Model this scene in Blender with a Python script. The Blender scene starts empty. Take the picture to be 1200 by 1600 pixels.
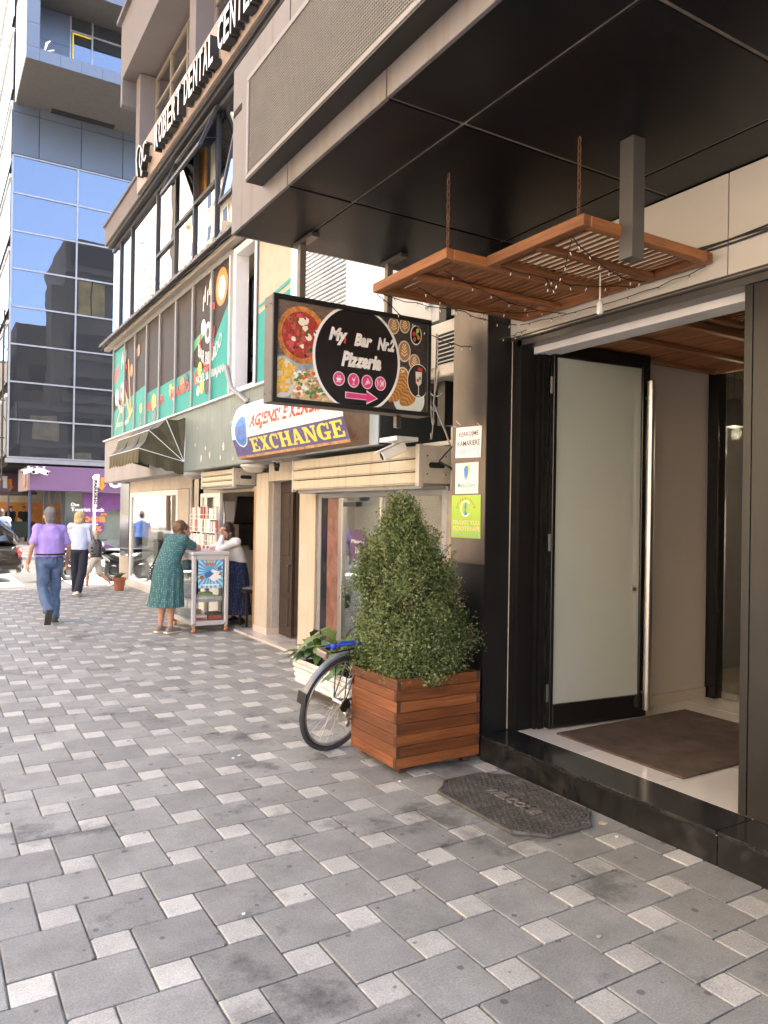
import bpy, bmesh, math, random
from mathutils import Vector as Vec, Matrix, noise as mnoise
import numpy as np

S = bpy.context.scene
COL = S.collection
rnd = random.Random(11)
R = math.radians

# ---------------------------------------------------------------- camera
cam_d = bpy.data.cameras.new('camera')
cam = bpy.data.objects.new('camera', cam_d)
COL.objects.link(cam)
S.camera = cam
YAW, PITCH, ROLL = R(31.327), R(0.267), R(0.9166)
fw = Vec((math.sin(YAW) * math.cos(PITCH), math.cos(YAW) * math.cos(PITCH), math.sin(PITCH)))
rt = Vec((math.cos(YAW), -math.sin(YAW), 0))
up = rt.cross(fw)
r2 = rt * math.cos(ROLL) + up * math.sin(ROLL)
u2 = -rt * math.sin(ROLL) + up * math.cos(ROLL)
cam.matrix_world = Matrix(((r2.x, u2.x, -fw.x, 0), (r2.y, u2.y, -fw.y, 0), (r2.z, u2.z, -fw.z, 1.65), (0, 0, 0, 1)))
cam_d.sensor_fit = 'HORIZONTAL'
cam_d.sensor_width = 36.0
cam_d.lens = 1181.38 / 1200 * 36.0
cam_d.clip_start = 0.05
cam_d.clip_end = 2000

# ---------------------------------------------------------------- sky, sun, exposure
SUN_EL, SUN_AZ = R(50), R(88)
W = bpy.data.worlds.new('World')
S.world = W
W.use_nodes = True
wn = W.node_tree.nodes
sky = wn.new('ShaderNodeTexSky')
sky.sky_type = 'NISHITA'
sky.sun_disc = False
sky.sun_elevation = SUN_EL
sky.sun_rotation = SUN_AZ
sky.air_density = .8
sky.dust_density = 4.0
sky.ozone_density = .7
W.node_tree.links.new(sky.outputs[0], wn['Background'].inputs[0])
wn['Background'].inputs[1].default_value = 0.15
sun_d = bpy.data.lights.new('sun', 'SUN')
sun_d.energy = 2.2
sun_d.angle = R(0.5)
sun_d.color = (1.0, 0.93, 0.82)
sun = bpy.data.objects.new('sun', sun_d)
COL.objects.link(sun)
sd = Vec((math.sin(SUN_AZ) * math.cos(SUN_EL), math.cos(SUN_AZ) * math.cos(SUN_EL), math.sin(SUN_EL)))
sun.rotation_euler = sd.to_track_quat('Z', 'Y').to_euler()
sun.location = sd * 60
vs = S.view_settings
vs.view_transform = 'Standard'
vs.look = 'None'
vs.gamma = 1.0
vs.use_curve_mapping = False
vs.exposure = 3.18

# ---------------------------------------------------------------- materials
def nt_new(name):
    m = bpy.data.materials.new(name)
    m.use_nodes = True
    t = m.node_tree
    return m, t.nodes, t.links, t.nodes['Principled BSDF']

def nz(n, l, pos, scale, detail=4, rough=.55, stretch=None):
    x = n.new('ShaderNodeTexNoise')
    x.inputs['Scale'].default_value = scale
    x.inputs['Detail'].default_value = detail
    x.inputs['Roughness'].default_value = rough
    if stretch:
        mp = n.new('ShaderNodeMapping')
        mp.inputs['Scale'].default_value = stretch
        l.new(pos, mp.inputs[0])
        pos = mp.outputs[0]
    l.new(pos, x.inputs['Vector'])
    return x.outputs['Fac']

def ramp(n, l, fac, a, b, ca=(0, 0, 0, 1), cb=(1, 1, 1, 1)):
    r = n.new('ShaderNodeValToRGB')
    r.color_ramp.elements[0].position = a
    r.color_ramp.elements[1].position = b
    r.color_ramp.elements[0].color = ca
    r.color_ramp.elements[1].color = cb
    l.new(fac, r.inputs[0])
    return r.outputs[0]

def mixc(n, l, fac, a, b, mode='MIX'):
    x = n.new('ShaderNodeMix')
    x.data_type = 'RGBA'
    x.blend_type = mode
    for s, v in ((x.inputs[0], fac), (x.inputs[6], a), (x.inputs[7], b)):
        if hasattr(v, 'links') or isinstance(v, bpy.types.NodeSocket):
            l.new(v, s)
        elif isinstance(v, (int, float)):
            s.default_value = v
        else:
            s.default_value = (v[0], v[1], v[2], 1)
    return x.outputs[2]

MATS = {}
def M(name, col, rough=.6, metal=0.0, var=.12, scale=6, bump=0.0, bscale=80, rv=0.0, stretch=None,
      emit=0, coat=0.0, dirt=None, dscale=2.0, dlo=.52, dhi=.72, spec=.5, rvar=.0, streak=None, sss=0):
    """procedural material: world-space mottling, fine relief, optional stains, per-piece variation"""
    if name in MATS:
        return MATS[name]
    m, n, l, b = nt_new(name)
    geo = n.new('ShaderNodeNewGeometry')
    pos = geo.outputs['Position']
    f = nz(n, l, pos, scale, 5, .6, stretch)
    f = ramp(n, l, f, .28, .72)
    c = mixc(n, l, f, [x * (1 - var) for x in col], [min(1, x * (1 + var)) for x in col])
    if dirt:
        d = ramp(n, l, nz(n, l, pos, dscale, 6, .65), dlo, dhi)
        c = mixc(n, l, d, c, dirt)
    if streak:
        d = ramp(n, l, nz(n, l, pos, 1.0, 4, .6, (14, 14, .8)), .5, .75)
        c = mixc(n, l, d, c, streak)
    if rv:
        oi = n.new('ShaderNodeObjectInfo')
        mr = n.new('ShaderNodeMapRange')
        mr.inputs[3].default_value = 1 - rv
        mr.inputs[4].default_value = 1 + rv
        l.new(oi.outputs['Random'], mr.inputs[0])
        c = mixc(n, l, 1.0, c, mr.outputs[0], 'MULTIPLY')
    l.new(c, b.inputs['Base Color'])
    if rvar:
        q = n.new('ShaderNodeMapRange')
        q.inputs[3].default_value = max(0, rough - rvar)
        q.inputs[4].default_value = rough + rvar
        l.new(nz(n, l, pos, scale * 1.7, 4), q.inputs[0])
        l.new(q.outputs[0], b.inputs['Roughness'])
    else:
        b.inputs['Roughness'].default_value = rough
    b.inputs['Metallic'].default_value = metal
    b.inputs['Specular IOR Level'].default_value = spec
    if coat:
        b.inputs['Coat Weight'].default_value = coat
        b.inputs['Coat Roughness'].default_value = .04
    if emit:
        l.new(c, b.inputs['Emission Color'])
        b.inputs['Emission Strength'].default_value = emit
    if bump:
        bp = n.new('ShaderNodeBump')
        bp.inputs['Strength'].default_value = bump
        bp.inputs['Distance'].default_value = .004
        l.new(nz(n, l, pos, bscale, 3, .6, stretch), bp.inputs['Height'])
        l.new(bp.outputs[0], b.inputs['Normal'])
    MATS[name] = m
    return m

def glass(name, tint, refl=.12, rough=.0, opacity=.35, dark=(.01, .011, .012), wob=0.0, graze=.75):
    """thin pane: part see-through, part tinted, with mirror reflection growing at grazing angles"""
    m = bpy.data.materials.new(name)
    m.use_nodes = True
    n, l = m.node_tree.nodes, m.node_tree.links
    n.clear()
    out = n.new('ShaderNodeOutputMaterial')
    tr = n.new('ShaderNodeBsdfTransparent')
    tr.inputs[0].default_value = (*tint, 1)
    df = n.new('ShaderNodeBsdfDiffuse')
    df.inputs[0].default_value = (*dark, 1)
    gl = n.new('ShaderNodeBsdfGlossy')
    gl.inputs['Roughness'].default_value = rough
    gl.inputs[0].default_value = (.95, .97, 1, 1)
    m1 = n.new('ShaderNodeMixShader')
    m1.inputs[0].default_value = opacity
    l.new(tr.outputs[0], m1.inputs[1])
    l.new(df.outputs[0], m1.inputs[2])
    lw = n.new('ShaderNodeLayerWeight')
    lw.inputs[0].default_value = .25
    mr = n.new('ShaderNodeMapRange')
    mr.inputs[3].default_value = refl
    mr.inputs[4].default_value = min(1, refl + graze)
    l.new(lw.outputs['Fresnel'], mr.inputs[0])
    m2 = n.new('ShaderNodeMixShader')
    l.new(mr.outputs[0], m2.inputs[0])
    l.new(m1.outputs[0], m2.inputs[1])
    l.new(gl.outputs[0], m2.inputs[2])
    l.new(m2.outputs[0], out.inputs[0])
    if wob:
        geo = n.new('ShaderNodeNewGeometry')
        bp = n.new('ShaderNodeBump')
        bp.inputs['Strength'].default_value = wob
        bp.inputs['Distance'].default_value = .02
        l.new(nz(n, l, geo.outputs['Position'], 1.3, 1), bp.inputs['Height'])
        l.new(bp.outputs[0], gl.inputs['Normal'])
    return m

def wood(name, c1, c2, axis, rough=.45, rv=.25, knots=True):
    """planks: grain stretched along one axis (0 x, 1 y, 2 z), different on every piece"""
    m, n, l, b = nt_new(name)
    geo = n.new('ShaderNodeNewGeometry')
    oi = n.new('ShaderNodeObjectInfo')
    ad = n.new('ShaderNodeVectorMath')
    ad.operation = 'MULTIPLY_ADD'
    cx = n.new('ShaderNodeCombineXYZ')
    for i in range(3):
        l.new(oi.outputs['Random'], cx.inputs[i])
    l.new(cx.outputs[0], ad.inputs[0])
    ad.inputs[1].default_value = (17, 23, 31)
    l.new(geo.outputs['Position'], ad.inputs[2])
    st = [9, 9, 9]
    st[axis] = .7
    f = nz(n, l, ad.outputs[0], 4, 6, .65, st)
    st2 = [60, 60, 60]
    st2[axis] = 2
    g = nz(n, l, ad.outputs[0], 2.5, 3, .6, st2)
    c = mixc(n, l, ramp(n, l, f, .3, .7), c1, c2)
    c = mixc(n, l, ramp(n, l, g, .35, .75, (.62, .6, .58, 1), (1.1, 1.08, 1.05, 1)), c, (1, 1, 1)) if False else mixc(n, l, 1.0, c, ramp(n, l, g, .3, .7, (.62, .6, .58, 1), (1.12, 1.1, 1.08, 1)), 'MULTIPLY')
    if knots:
        vo = n.new('ShaderNodeTexVoronoi')
        vo.inputs['Scale'].default_value = 3.2
        mp = n.new('ShaderNodeMapping')
        s3 = [1.6, 1.6, 1.6]
        s3[axis] = .9
        mp.inputs['Scale'].default_value = s3
        l.new(ad.outputs[0], mp.inputs[0])
        l.new(mp.outputs[0], vo.inputs['Vector'])
        k = ramp(n, l, vo.outputs['Distance'], .03, .085, (.25, .2, .18, 1), (1, 1, 1, 1))
        c = mixc(n, l, 1.0, c, k, 'MULTIPLY')
    if rv:
        mr = n.new('ShaderNodeMapRange')
        mr.inputs[3].default_value = 1 - rv
        mr.inputs[4].default_value = 1 + rv
        l.new(oi.outputs['Random'], mr.inputs[0])
        c = mixc(n, l, 1.0, c, mr.outputs[0], 'MULTIPLY')
    l.new(c, b.inputs['Base Color'])
    b.inputs['Roughness'].default_value = rough
    bp = n.new('ShaderNodeBump')
    bp.inputs['Strength'].default_value = .25
    bp.inputs['Distance'].default_value = .002
    l.new(g, bp.inputs['Height'])
    l.new(bp.outputs[0], b.inputs['Normal'])
    MATS[name] = m
    return m

def paving(name, col, var, speck, rv, stain):
    m, n, l, b = nt_new(name)
    geo = n.new('ShaderNodeNewGeometry')
    pos = geo.outputs['Position']
    c = mixc(n, l, ramp(n, l, nz(n, l, pos, 3.5, 6, .7), .3, .7), [x * (1 - var) for x in col], [x * (1 + var) for x in col])
    sp = nz(n, l, pos, 120, 6, .85)
    c = mixc(n, l, 1.0, c, ramp(n, l, sp, .3, .7, (1 - speck,) * 3 + (1,), (1 + speck,) * 3 + (1,)), 'MULTIPLY')
    # pale scuffs and salt
    sc = ramp(n, l, nz(n, l, pos, 4.5, 9, .85), .58, .74)
    c = mixc(n, l, mixc(n, l, 1.0, sc, (.5, .5, .5), 'MULTIPLY'), c, [min(1, x * 1.7 + .05) for x in col])
    # trodden-in gum: small dark round spots
    vo = n.new('ShaderNodeTexVoronoi')
    vo.voronoi_dimensions = '2D'
    vo.inputs['Scale'].default_value = 4.6
    vo.inputs['Randomness'].default_value = 1
    l.new(pos, vo.inputs['Vector'])
    sepc = n.new('ShaderNodeSeparateColor')
    l.new(vo.outputs['Color'], sepc.inputs[0])
    rad = n.new('ShaderNodeMath')
    rad.operation = 'MULTIPLY'
    l.new(sepc.outputs[0], rad.inputs[0])
    rad.inputs[1].default_value = .1
    wob = n.new('ShaderNodeMath')
    wob.operation = 'MULTIPLY_ADD'
    l.new(nz(n, l, pos, 40, 2), wob.inputs[0])
    wob.inputs[1].default_value = .05
    l.new(vo.outputs['Distance'], wob.inputs[2])
    lt = n.new('ShaderNodeMath')
    lt.operation = 'LESS_THAN'
    l.new(wob.outputs[0], lt.inputs[0])
    l.new(rad.outputs[0], lt.inputs[1])
    gm = mixc(n, l, 1.0, lt.outputs[0], (.62, .62, .62), 'MULTIPLY')
    c = mixc(n, l, gm, c, (.045, .044, .046))
    # damp, dirty patches
    st = ramp(n, l, nz(n, l, pos, 1.35, 9, .68), .555, .635)
    st2 = ramp(n, l, nz(n, l, pos, 16, 5, .75), .2, .5)
    stm = mixc(n, l, 1.0, mixc(n, l, 1.0, st, st2, 'MULTIPLY'), (stain,) * 3, 'MULTIPLY')
    c = mixc(n, l, stm, c, (.035, .033, .031))
    oi = n.new('ShaderNodeObjectInfo')
    mr = n.new('ShaderNodeMapRange')
    mr.inputs[3].default_value = 1 - rv
    mr.inputs[4].default_value = 1 + rv
    l.new(oi.outputs['Random'], mr.inputs[0])
    c = mixc(n, l, 1.0, c, mr.outputs[0], 'MULTIPLY')
    l.new(c, b.inputs['Base Color'])
    q = n.new('ShaderNodeMapRange')
    q.inputs[3].default_value = .45
    q.inputs[4].default_value = .8
    l.new(nz(n, l, pos, 6, 4), q.inputs[0])
    l.new(q.outputs[0], b.inputs['Roughness'])
    bp = n.new('ShaderNodeBump')
    bp.inputs['Strength'].default_value = .35
    bp.inputs['Distance'].default_value = .002
    l.new(sp, bp.inputs['Height'])
    l.new(bp.outputs[0], b.inputs['Normal'])
    MATS[name] = m
    return m

# ---------------------------------------------------------------- mesh building
SPLIT = {'hinge', 'foot', 'bar_mount', 'window_post', 'louvre_frame', 'door_post', 'dark_pipe', 'bracket', 'cross_rail', 'side_rail', 'soffit_joint', 'door_jamb', 'printed_cue', 'printed_balls', 'drawn_shape', 'balcony_frame', 'yellow_tape', 'window_rail', 'shop_partition', 'hallway_wall', 'kiosk_wall', 'printed_splash', 'fascia_track', 'inner_wall', 'soles', 'pedals', 'window_print', 'mount_plate', 'printed_outline', 'plank_ends', 'tie_wire', 'lower_lug', 'eyes', 'back_shop_wall', 'inner_block', 'topping_print'}

class MB:
    def __init__(s):
        s.v, s.f = [], []

    def add(s, vs, fs):
        o = len(s.v)
        s.v.extend(tuple(p) for p in vs)
        s.f.extend(tuple(i + o for i in f) for f in fs)
        return s

    def box(s, a, b):
        (x0, y0, z0), (x1, y1, z1) = a, b
        x0, x1 = min(x0, x1), max(x0, x1)
        y0, y1 = min(y0, y1), max(y0, y1)
        z0, z1 = min(z0, z1), max(z0, z1)
        return s.add([(x0, y0, z0), (x1, y0, z0), (x1, y1, z0), (x0, y1, z0), (x0, y0, z1), (x1, y0, z1), (x1, y1, z1), (x0, y1, z1)],
                     [(0, 3, 2, 1), (4, 5, 6, 7), (0, 1, 5, 4), (1, 2, 6, 5), (2, 3, 7, 6), (3, 0, 4, 7)])

    def obx(s, c, ax, ay, az):
        c, ax, ay, az = Vec(c), Vec(ax), Vec(ay), Vec(az)
        if ax.cross(ay).dot(az) < 0:
            az = -az
        vs = [c - ax - ay - az, c + ax - ay - az, c + ax + ay - az, c - ax + ay - az, c - ax - ay + az, c + ax - ay + az, c + ax + ay + az, c - ax + ay + az]
        return s.add(vs, [(0, 3, 2, 1), (4, 5, 6, 7), (0, 1, 5, 4), (1, 2, 6, 5), (2, 3, 7, 6), (3, 0, 4, 7)])

    def beam(s, p, q, w, h, upv=(0, 0, 1)):
        p, q, u = Vec(p), Vec(q), Vec(upv)
        d = (q - p)
        a = d.cross(u)
        if a.length < 1e-6:
            a = d.cross(Vec((1, 0, 0)))
        a.normalize()
        u = a.cross(d).normalized()
        return s.obx((p + q) / 2, d / 2, a * w / 2, u * h / 2)

    def tube(s, pts, r, n=6, caps=True, closed=False):
        pts = [Vec(p) for p in pts]
        k = len(pts)
        rs = r if isinstance(r, (list, tuple)) else [r] * k
        ref = None
        rings = []
        for i, p in enumerate(pts):
            if closed:
                t = pts[(i + 1) % k] - pts[i - 1]
            else:
                t = pts[min(i + 1, k - 1)] - pts[max(i - 1, 0)]
            t.normalize()
            if ref is None:
                ref = t.orthogonal().normalized()
            ref = (ref - t * ref.dot(t))
            if ref.length < 1e-5:
                ref = t.orthogonal()
            ref.normalize()
            b = t.cross(ref)
            rings.append([p + (ref * math.cos(2 * math.pi * j / n) + b * math.sin(2 * math.pi * j / n)) * rs[i] for j in range(n)])
        return s.loft(rings, caps and not closed, closed)

    def loft(s, rings, caps=True, closed=False):
        o = len(s.v)
        n = len(rings[0])
        for r in rings:
            s.v.extend(tuple(p) for p in r)
        k = len(rings)
        for i in range(k if closed else k - 1):
            a, b = o + i * n, o + ((i + 1) % k) * n
            for j in range(n):
                s.f.append((a + j, a + (j + 1) % n, b + (j + 1) % n, b + j))
        if caps:
            s.f.append(tuple(o + j for j in range(n))[::-1])
            s.f.append(tuple(o + (k - 1) * n + j for j in range(n)))
        return s

    def lathe(s, c, prof, n=16, axis=(0, 0, 1), caps=True):
        c = Vec(c)
        ax = Vec(axis).normalized()
        a = ax.orthogonal().normalized()
        b = ax.cross(a)
        return s.loft([[c + ax * z + (a * math.cos(2 * math.pi * j / n) + b * math.sin(2 * math.pi * j / n)) * max(r, 1e-4) for j in range(n)] for r, z in prof], caps)

    def ell(s, c, r, n=12, m=8, rot=None):
        c = Vec(c)
        rings = []
        for i in range(1, m):
            t = math.pi * i / m
            ring = []
            for j in range(n):
                a = 2 * math.pi * j / n
                p = Vec((r[0] * math.sin(t) * math.cos(a), r[1] * math.sin(t) * math.sin(a), -r[2] * math.cos(t)))
                if rot is not None:
                    p = rot @ p
                ring.append(c + p)
            rings.append(ring)
        return s.loft(rings)

    def cap(s, p, q, r1, r2, n=12):
        """tapered capsule"""
        p, q = Vec(p), Vec(q)
        d = (q - p)
        L = max(d.length, 1e-5)
        d = d / L
        prof = []
        for t in (-80, -50, -20):
            prof.append((r1 * math.cos(R(t)), r1 * math.sin(R(t))))
        for t in (20, 50, 80):
            prof.append((r2 * math.cos(R(t)), L + r2 * math.sin(R(t))))
        return s.lathe(p, prof, n, d)

    def poly(s, pts, mp, d0, d1):
        """ngon in plane coords extruded from depth d0 to d1"""
        k = len(pts)
        a = sum(pts[i][0] * pts[(i + 1) % k][1] - pts[(i + 1) % k][0] * pts[i][1] for i in range(k))
        if a < 0:
            pts = pts[::-1]
        vs = [mp(u, v, d0) for u, v in pts] + [mp(u, v, d1) for u, v in pts]
        fs = [tuple(range(k))[::-1], tuple(range(k, 2 * k))]
        fs += [(i, (i + 1) % k, k + (i + 1) % k, k + i) for i in range(k)]
        return s.add(vs, fs)

    def mesh(s, name, off=(0, 0, 0)):
        me = bpy.data.meshes.new(name)
        if off[0] or off[1] or off[2]:
            s.v = [(p[0] - off[0], p[1] - off[1], p[2] - off[2]) for p in s.v]
        me.from_pydata(s.v, [], s.f)
        return me

    def pieces(s):
        p = list(range(len(s.v)))
        def find(a):
            while p[a] != a:
                p[a] = p[p[a]]
                a = p[a]
            return a
        for f in s.f:
            for q in f[1:]:
                p[find(q)] = find(f[0])
        out = {}
        for f in s.f:
            out.setdefault(find(f[0]), []).append(f)
        res = []
        for fs in out.values():
            m, mp_ = MB(), {}
            for f in fs:
                for q in f:
                    if q not in mp_:
                        mp_[q] = len(m.v)
                        m.v.append(s.v[q])
                m.f.append(tuple(mp_[q] for q in f))
            res.append(m)
        return res

    def build(s, name, mat, parent=None, smooth=False, bevel=0, kind=None, label=None, fix=True):
        if name in SPLIT:
            for m in s.pieces():
                o = m.build1(name, mat, parent, smooth, bevel, kind, label, fix)
            return o
        return s.build1(name, mat, parent, smooth, bevel, kind, label, fix)

    def build1(s, name, mat, parent=None, smooth=False, bevel=0, kind=None, label=None, fix=True):
        off = Vec((0, 0, 0))
        p = parent
        while p is not None:
            off += p.location
            p = p.parent
        me = s.mesh(name, off)
        return put(name, me, mat, parent, smooth, bevel, kind, label, fix)

def put(name, me, mat, parent=None, smooth=False, bevel=0, kind=None, label=None, fix=True):
    if fix or bevel:
        bm = bmesh.new()
        bm.from_mesh(me)
        if fix:
            bmesh.ops.recalc_face_normals(bm, faces=bm.faces)
        if bevel:
            es = [e for e in bm.edges if len(e.link_faces) == 2 and e.calc_face_angle(0) > .5]
            bmesh.ops.bevel(bm, geom=es, offset=bevel, segments=1, affect='EDGES', clamp_overlap=True)
        bm.to_mesh(me)
        bm.free()
    if smooth:
        me.polygons.foreach_set('use_smooth', [True] * len(me.polygons))
        try:
            me.set_sharp_from_angle(angle=R(38))
        except Exception:
            pass
    if mat is not None:
        me.materials.append(mat)
    o = bpy.data.objects.new(name, me)
    COL.objects.link(o)
    if parent is not None:
        o.parent = parent
    if kind:
        o['kind'] = kind
    if label:
        o['label'] = label
    return o

def tag(o, label, cat, group=None):
    o['label'] = label
    o['category'] = cat
    if group:
        o['group'] = group
    return o

def thing(name, label, cat, loc=(0, 0, 0), group=None):
    o = bpy.data.objects.new(name, None)
    o.empty_display_size = .1
    o.location = loc
    COL.objects.link(o)
    return tag(o, label, cat, group)

def dup(o, parent=None):
    c = o.copy()
    COL.objects.link(c)
    if parent is not None:
        c.parent = parent
    for ch in list(o.children):
        dup(ch, c)
    return c

def B(a, b):
    return MB().box(a, b)

class Pl:
    """a flat face in space: origin, right, up, outward normal"""
    def __init__(s, o, u, v, n):
        s.o, s.u, s.v, s.n = Vec(o), Vec(u).normalized(), Vec(v).normalized(), Vec(n).normalized()

    def __call__(s, a, b, d=0):
        return s.o + s.u * a + s.v * b + s.n * d

def circ(cx, cy, rx, ry=None, n=24, a0=0, a1=360):
    ry = rx if ry is None else ry
    full = abs(a1 - a0) >= 360
    k = n if full else n + 1
    return [(cx + rx * math.cos(R(a0 + (a1 - a0) * i / n)), cy + ry * math.sin(R(a0 + (a1 - a0) * i / n))) for i in range(k)]

def rect(x0, y0, x1, y1):
    return [(x0, y0), (x1, y0), (x1, y1), (x0, y1)]

_TXT = {}
def text2d(body, bold=0.0, shear=0.0, res=2):
    key = (body, bold, shear, res)
    if key in _TXT:
        return _TXT[key]
    cu = bpy.data.curves.new('lettering', 'FONT')
    cu.body = body
    cu.offset = bold
    cu.shear = shear
    cu.resolution_u = res
    cu.fill_mode = 'FRONT'
    o = bpy.data.objects.new('lettering', cu)
    COL.objects.link(o)
    dg = bpy.context.evaluated_depsgraph_get()
    me = bpy.data.meshes.new_from_object(o.evaluated_get(dg))
    vs = [(v.co.x, v.co.y) for v in me.vertices]
    fs = [tuple(p.vertices) for p in me.polygons]
    bpy.data.objects.remove(o)
    bpy.data.meshes.remove(me)
    bpy.data.curves.remove(cu)
    x0 = min(v[0] for v in vs); x1 = max(v[0] for v in vs)
    y0 = min(v[1] for v in vs); y1 = max(v[1] for v in vs)
    r = ([((v[0] - x0) / (x1 - x0), (v[1] - y0) / (y1 - y0)) for v in vs], fs)
    _TXT[key] = r
    return r

def text(mb, body, mp, x0, y0, x1, y1, d=.001, bold=0.0, shear=0.0, depth=0, warp=None):
    """lettering filling the box x0..x1, y0..y1 of a face; depth > 0 makes solid letters"""
    vs, fs = text2d(body, bold, shear)
    q = [(x0 + a * (x1 - x0), y0 + b * (y1 - y0)) for a, b in vs]
    if warp:
        q = [warp(*t) for t in q]
    mb.add([mp(a, b, d) for a, b in q], fs)
    if depth:
        from collections import Counter
        ed = Counter()
        for f in fs:
            for i in range(len(f)):
                ed[tuple(sorted((f[i], f[(i + 1) % len(f)])))] += 1
        o = len(mb.v)
        mb.v.extend(tuple(mp(a, b, d - depth)) for a, b in q)
        o0 = o - len(q)
        for (i, j), c in ed.items():
            if c == 1:
                mb.f.append((o0 + i, o0 + j, o + j, o + i))
    return mb

def remesh(mb, voxel, smooth=3, wr=0.0, wscale=9.0, wstretch=(1, 1, 1)):
    """fuse overlapping shapes into one continuous skin, then add folds"""
    me = bpy.data.meshes.new('skin')
    me.from_pydata(mb.v, [], mb.f)
    bm = bmesh.new()
    bm.from_mesh(me)
    bmesh.ops.recalc_face_normals(bm, faces=bm.faces)
    bm.to_mesh(me)
    bm.free()
    o = bpy.data.objects.new('skin', me)
    COL.objects.link(o)
    m = o.modifiers.new('r', 'REMESH')
    m.mode = 'VOXEL'
    m.voxel_size = voxel
    m.adaptivity = 0
    if smooth:
        s = o.modifiers.new('s', 'SMOOTH')
        s.iterations = smooth
        s.factor = .5
    dg = bpy.context.evaluated_depsgraph_get()
    r = bpy.data.meshes.new_from_object(o.evaluated_get(dg))
    bpy.data.objects.remove(o)
    bpy.data.meshes.remove(me)
    if wr:
        nrm = [v.normal.copy() for v in r.vertices]
        for v, nn in zip(r.vertices, nrm):
            p = Vec((v.co.x * wstretch[0], v.co.y * wstretch[1], v.co.z * wstretch[2]))
            h = mnoise.noise(p * wscale) + .5 * mnoise.noise(p * wscale * 2.3)
            v.co += nn * h * wr
    r.materials.clear()
    return r

def putw(name, me, mat, parent, **k):
    """place a world-space mesh under a thing"""
    off = Vec((0, 0, 0))
    p = parent
    while p is not None:
        off += p.location
        p = p.parent
    me.transform(Matrix.Translation(-off))
    return put(name, me, mat, parent, fix=False, **k)
# ---------------------------------------------------------------- palette
slab_m = paving('grey paving', (.248, .241, .217), .22, .42, .14, .62)
block_m = paving('pale paving', (.41, .39, .345), .2, .45, .17, .45)
joint_m = M('joint sand', (.1, .09, .078), .95, var=.5, scale=20, bump=.5, dirt=(.36, .31, .25), dscale=2.3, dlo=.44, dhi=.6)
asphalt = M('asphalt', (.075, .073, .07), .9, var=.25, scale=3, bump=.5, bscale=150)
kerb_m = M('kerb stone', (.5, .49, .46), .8, var=.15, bump=.3)
granite = M('black granite', (.016, .016, .017), .16, var=.5, scale=40, dirt=(.05, .045, .04), dscale=7, dlo=.5, dhi=.8, rvar=.1)
granite_face = M('black granite riser', (.012, .0115, .0115), .34, var=.5, scale=12, dirt=(.04, .037, .033), dscale=6, dlo=.5, dhi=.8, rvar=.12, spec=.3)
grout = M('pale joint', (.4, .32, .22), .9)
black_sat = M('black satin metal', (.011, .0105, .0105), .38, var=.25, scale=3, rvar=.1)
black_gloss = M('black door frame', (.008, .008, .008), .22, var=.2)
steel_dk = M('brown brushed steel', (.16, .138, .125), .33, metal=.75, var=.3, scale=2, stretch=(1, 1, .5), rvar=.1)
soffit_m = M('dark soffit panel', (.0055, .006, .0075), .33, var=.3, scale=1.3, rvar=.09, rv=.2, spec=.2)
fascia_m = M('fascia metal', (.165, .152, .157), .45, metal=.2, var=.1, scale=2, streak=(.13, .1, .075))
frame_lt = M('grey mauve frame', (.24, .225, .23), .4, metal=.3, var=.06)
wire_m = M('mesh wire', (.15, .14, .135), .45, metal=.3, var=.1)
dark_in = M('dark backing', (.012, .012, .012), .9)
white_wall = M('white cladding', (.56, .52, .46), .4, var=.05, scale=1.5, rvar=.08)
white_in = M('white lintel paint', (.62, .6, .6), .5, var=.05)
chan_m = M('grey channel', (.1, .095, .09), .35, metal=.6)
alu = M('brushed aluminium', (.5, .48, .45), .28, metal=.95, var=.08, scale=5)
chrome = M('chrome', (.7, .7, .7), .12, metal=1, var=.05)
in_wall = M('entrance wall paint', (.47, .415, .38), .45, var=.05, scale=1, bump=.05)
in_room = M('inner room paint', (.36, .33, .27), .7, var=.1, scale=1)
skirt_m = M('beige skirting tile', (.46, .4, .32), .3, var=.08)
tile_m = M('white floor tile', (.66, .62, .57), .09, var=.05, scale=3, rv=.03)
mat_brown = M('brown coir mat', (.075, .05, .036), .98, var=.35, scale=5, bump=1.0, bscale=300, dirt=(.2, .14, .1), dscale=1.6, dlo=.45, dhi=.8)
frosted = M('frosted glass', (.5, .535, .49), .35, var=.07, scale=1, coat=1, spec=.5)
frosted.node_tree.nodes['Principled BSDF'].inputs['Transmission Weight'].default_value = .3
rubber = M('black rubber', (.075, .068, .062), .65, var=.3, scale=8, dirt=(.15, .135, .12), dscale=6)
wood_p = wood('orange stained planks', (.29, .1, .03), (.13, .043, .015), 1, .42, .32)
wood_px = wood('orange stained planks across', (.29, .1, .03), (.13, .043, .015), 0, .42, .32)
wood_t = wood('honey timber', (.36, .15, .055), (.22, .08, .028), 1, .55, .24)
wood_tx = wood('honey timber across', (.36, .15, .055), (.22, .08, .028), 0, .55, .24)
wood_end = M('dark plank end', (.07, .028, .014), .6, var=.3, scale=30)
white_pl = M('white plastic', (.78, .77, .75), .4, var=.04, dirt=(.5, .46, .4), dscale=4, dlo=.6, dhi=.8)
cable_m = M('black cable', (.012, .012, .012), .5)
pale_cable = M('pale cable', (.6, .57, .5), .5)
rust = M('rusty steel', (.19, .09, .05), .8, metal=.3, var=.4, scale=25)
bulb_m = M('clear bulb', (.75, .7, .6), .15, var=.05)
soil = M('potting soil', (.04, .028, .02), 1, var=.4, scale=30, bump=1)
white_paint = M('white paint', (.8, .8, .79), .45, var=.04)
cream = M('cream render', (.5, .43, .34), .85, var=.08, scale=3, bump=.35, bscale=60, streak=(.4, .34, .26))
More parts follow.
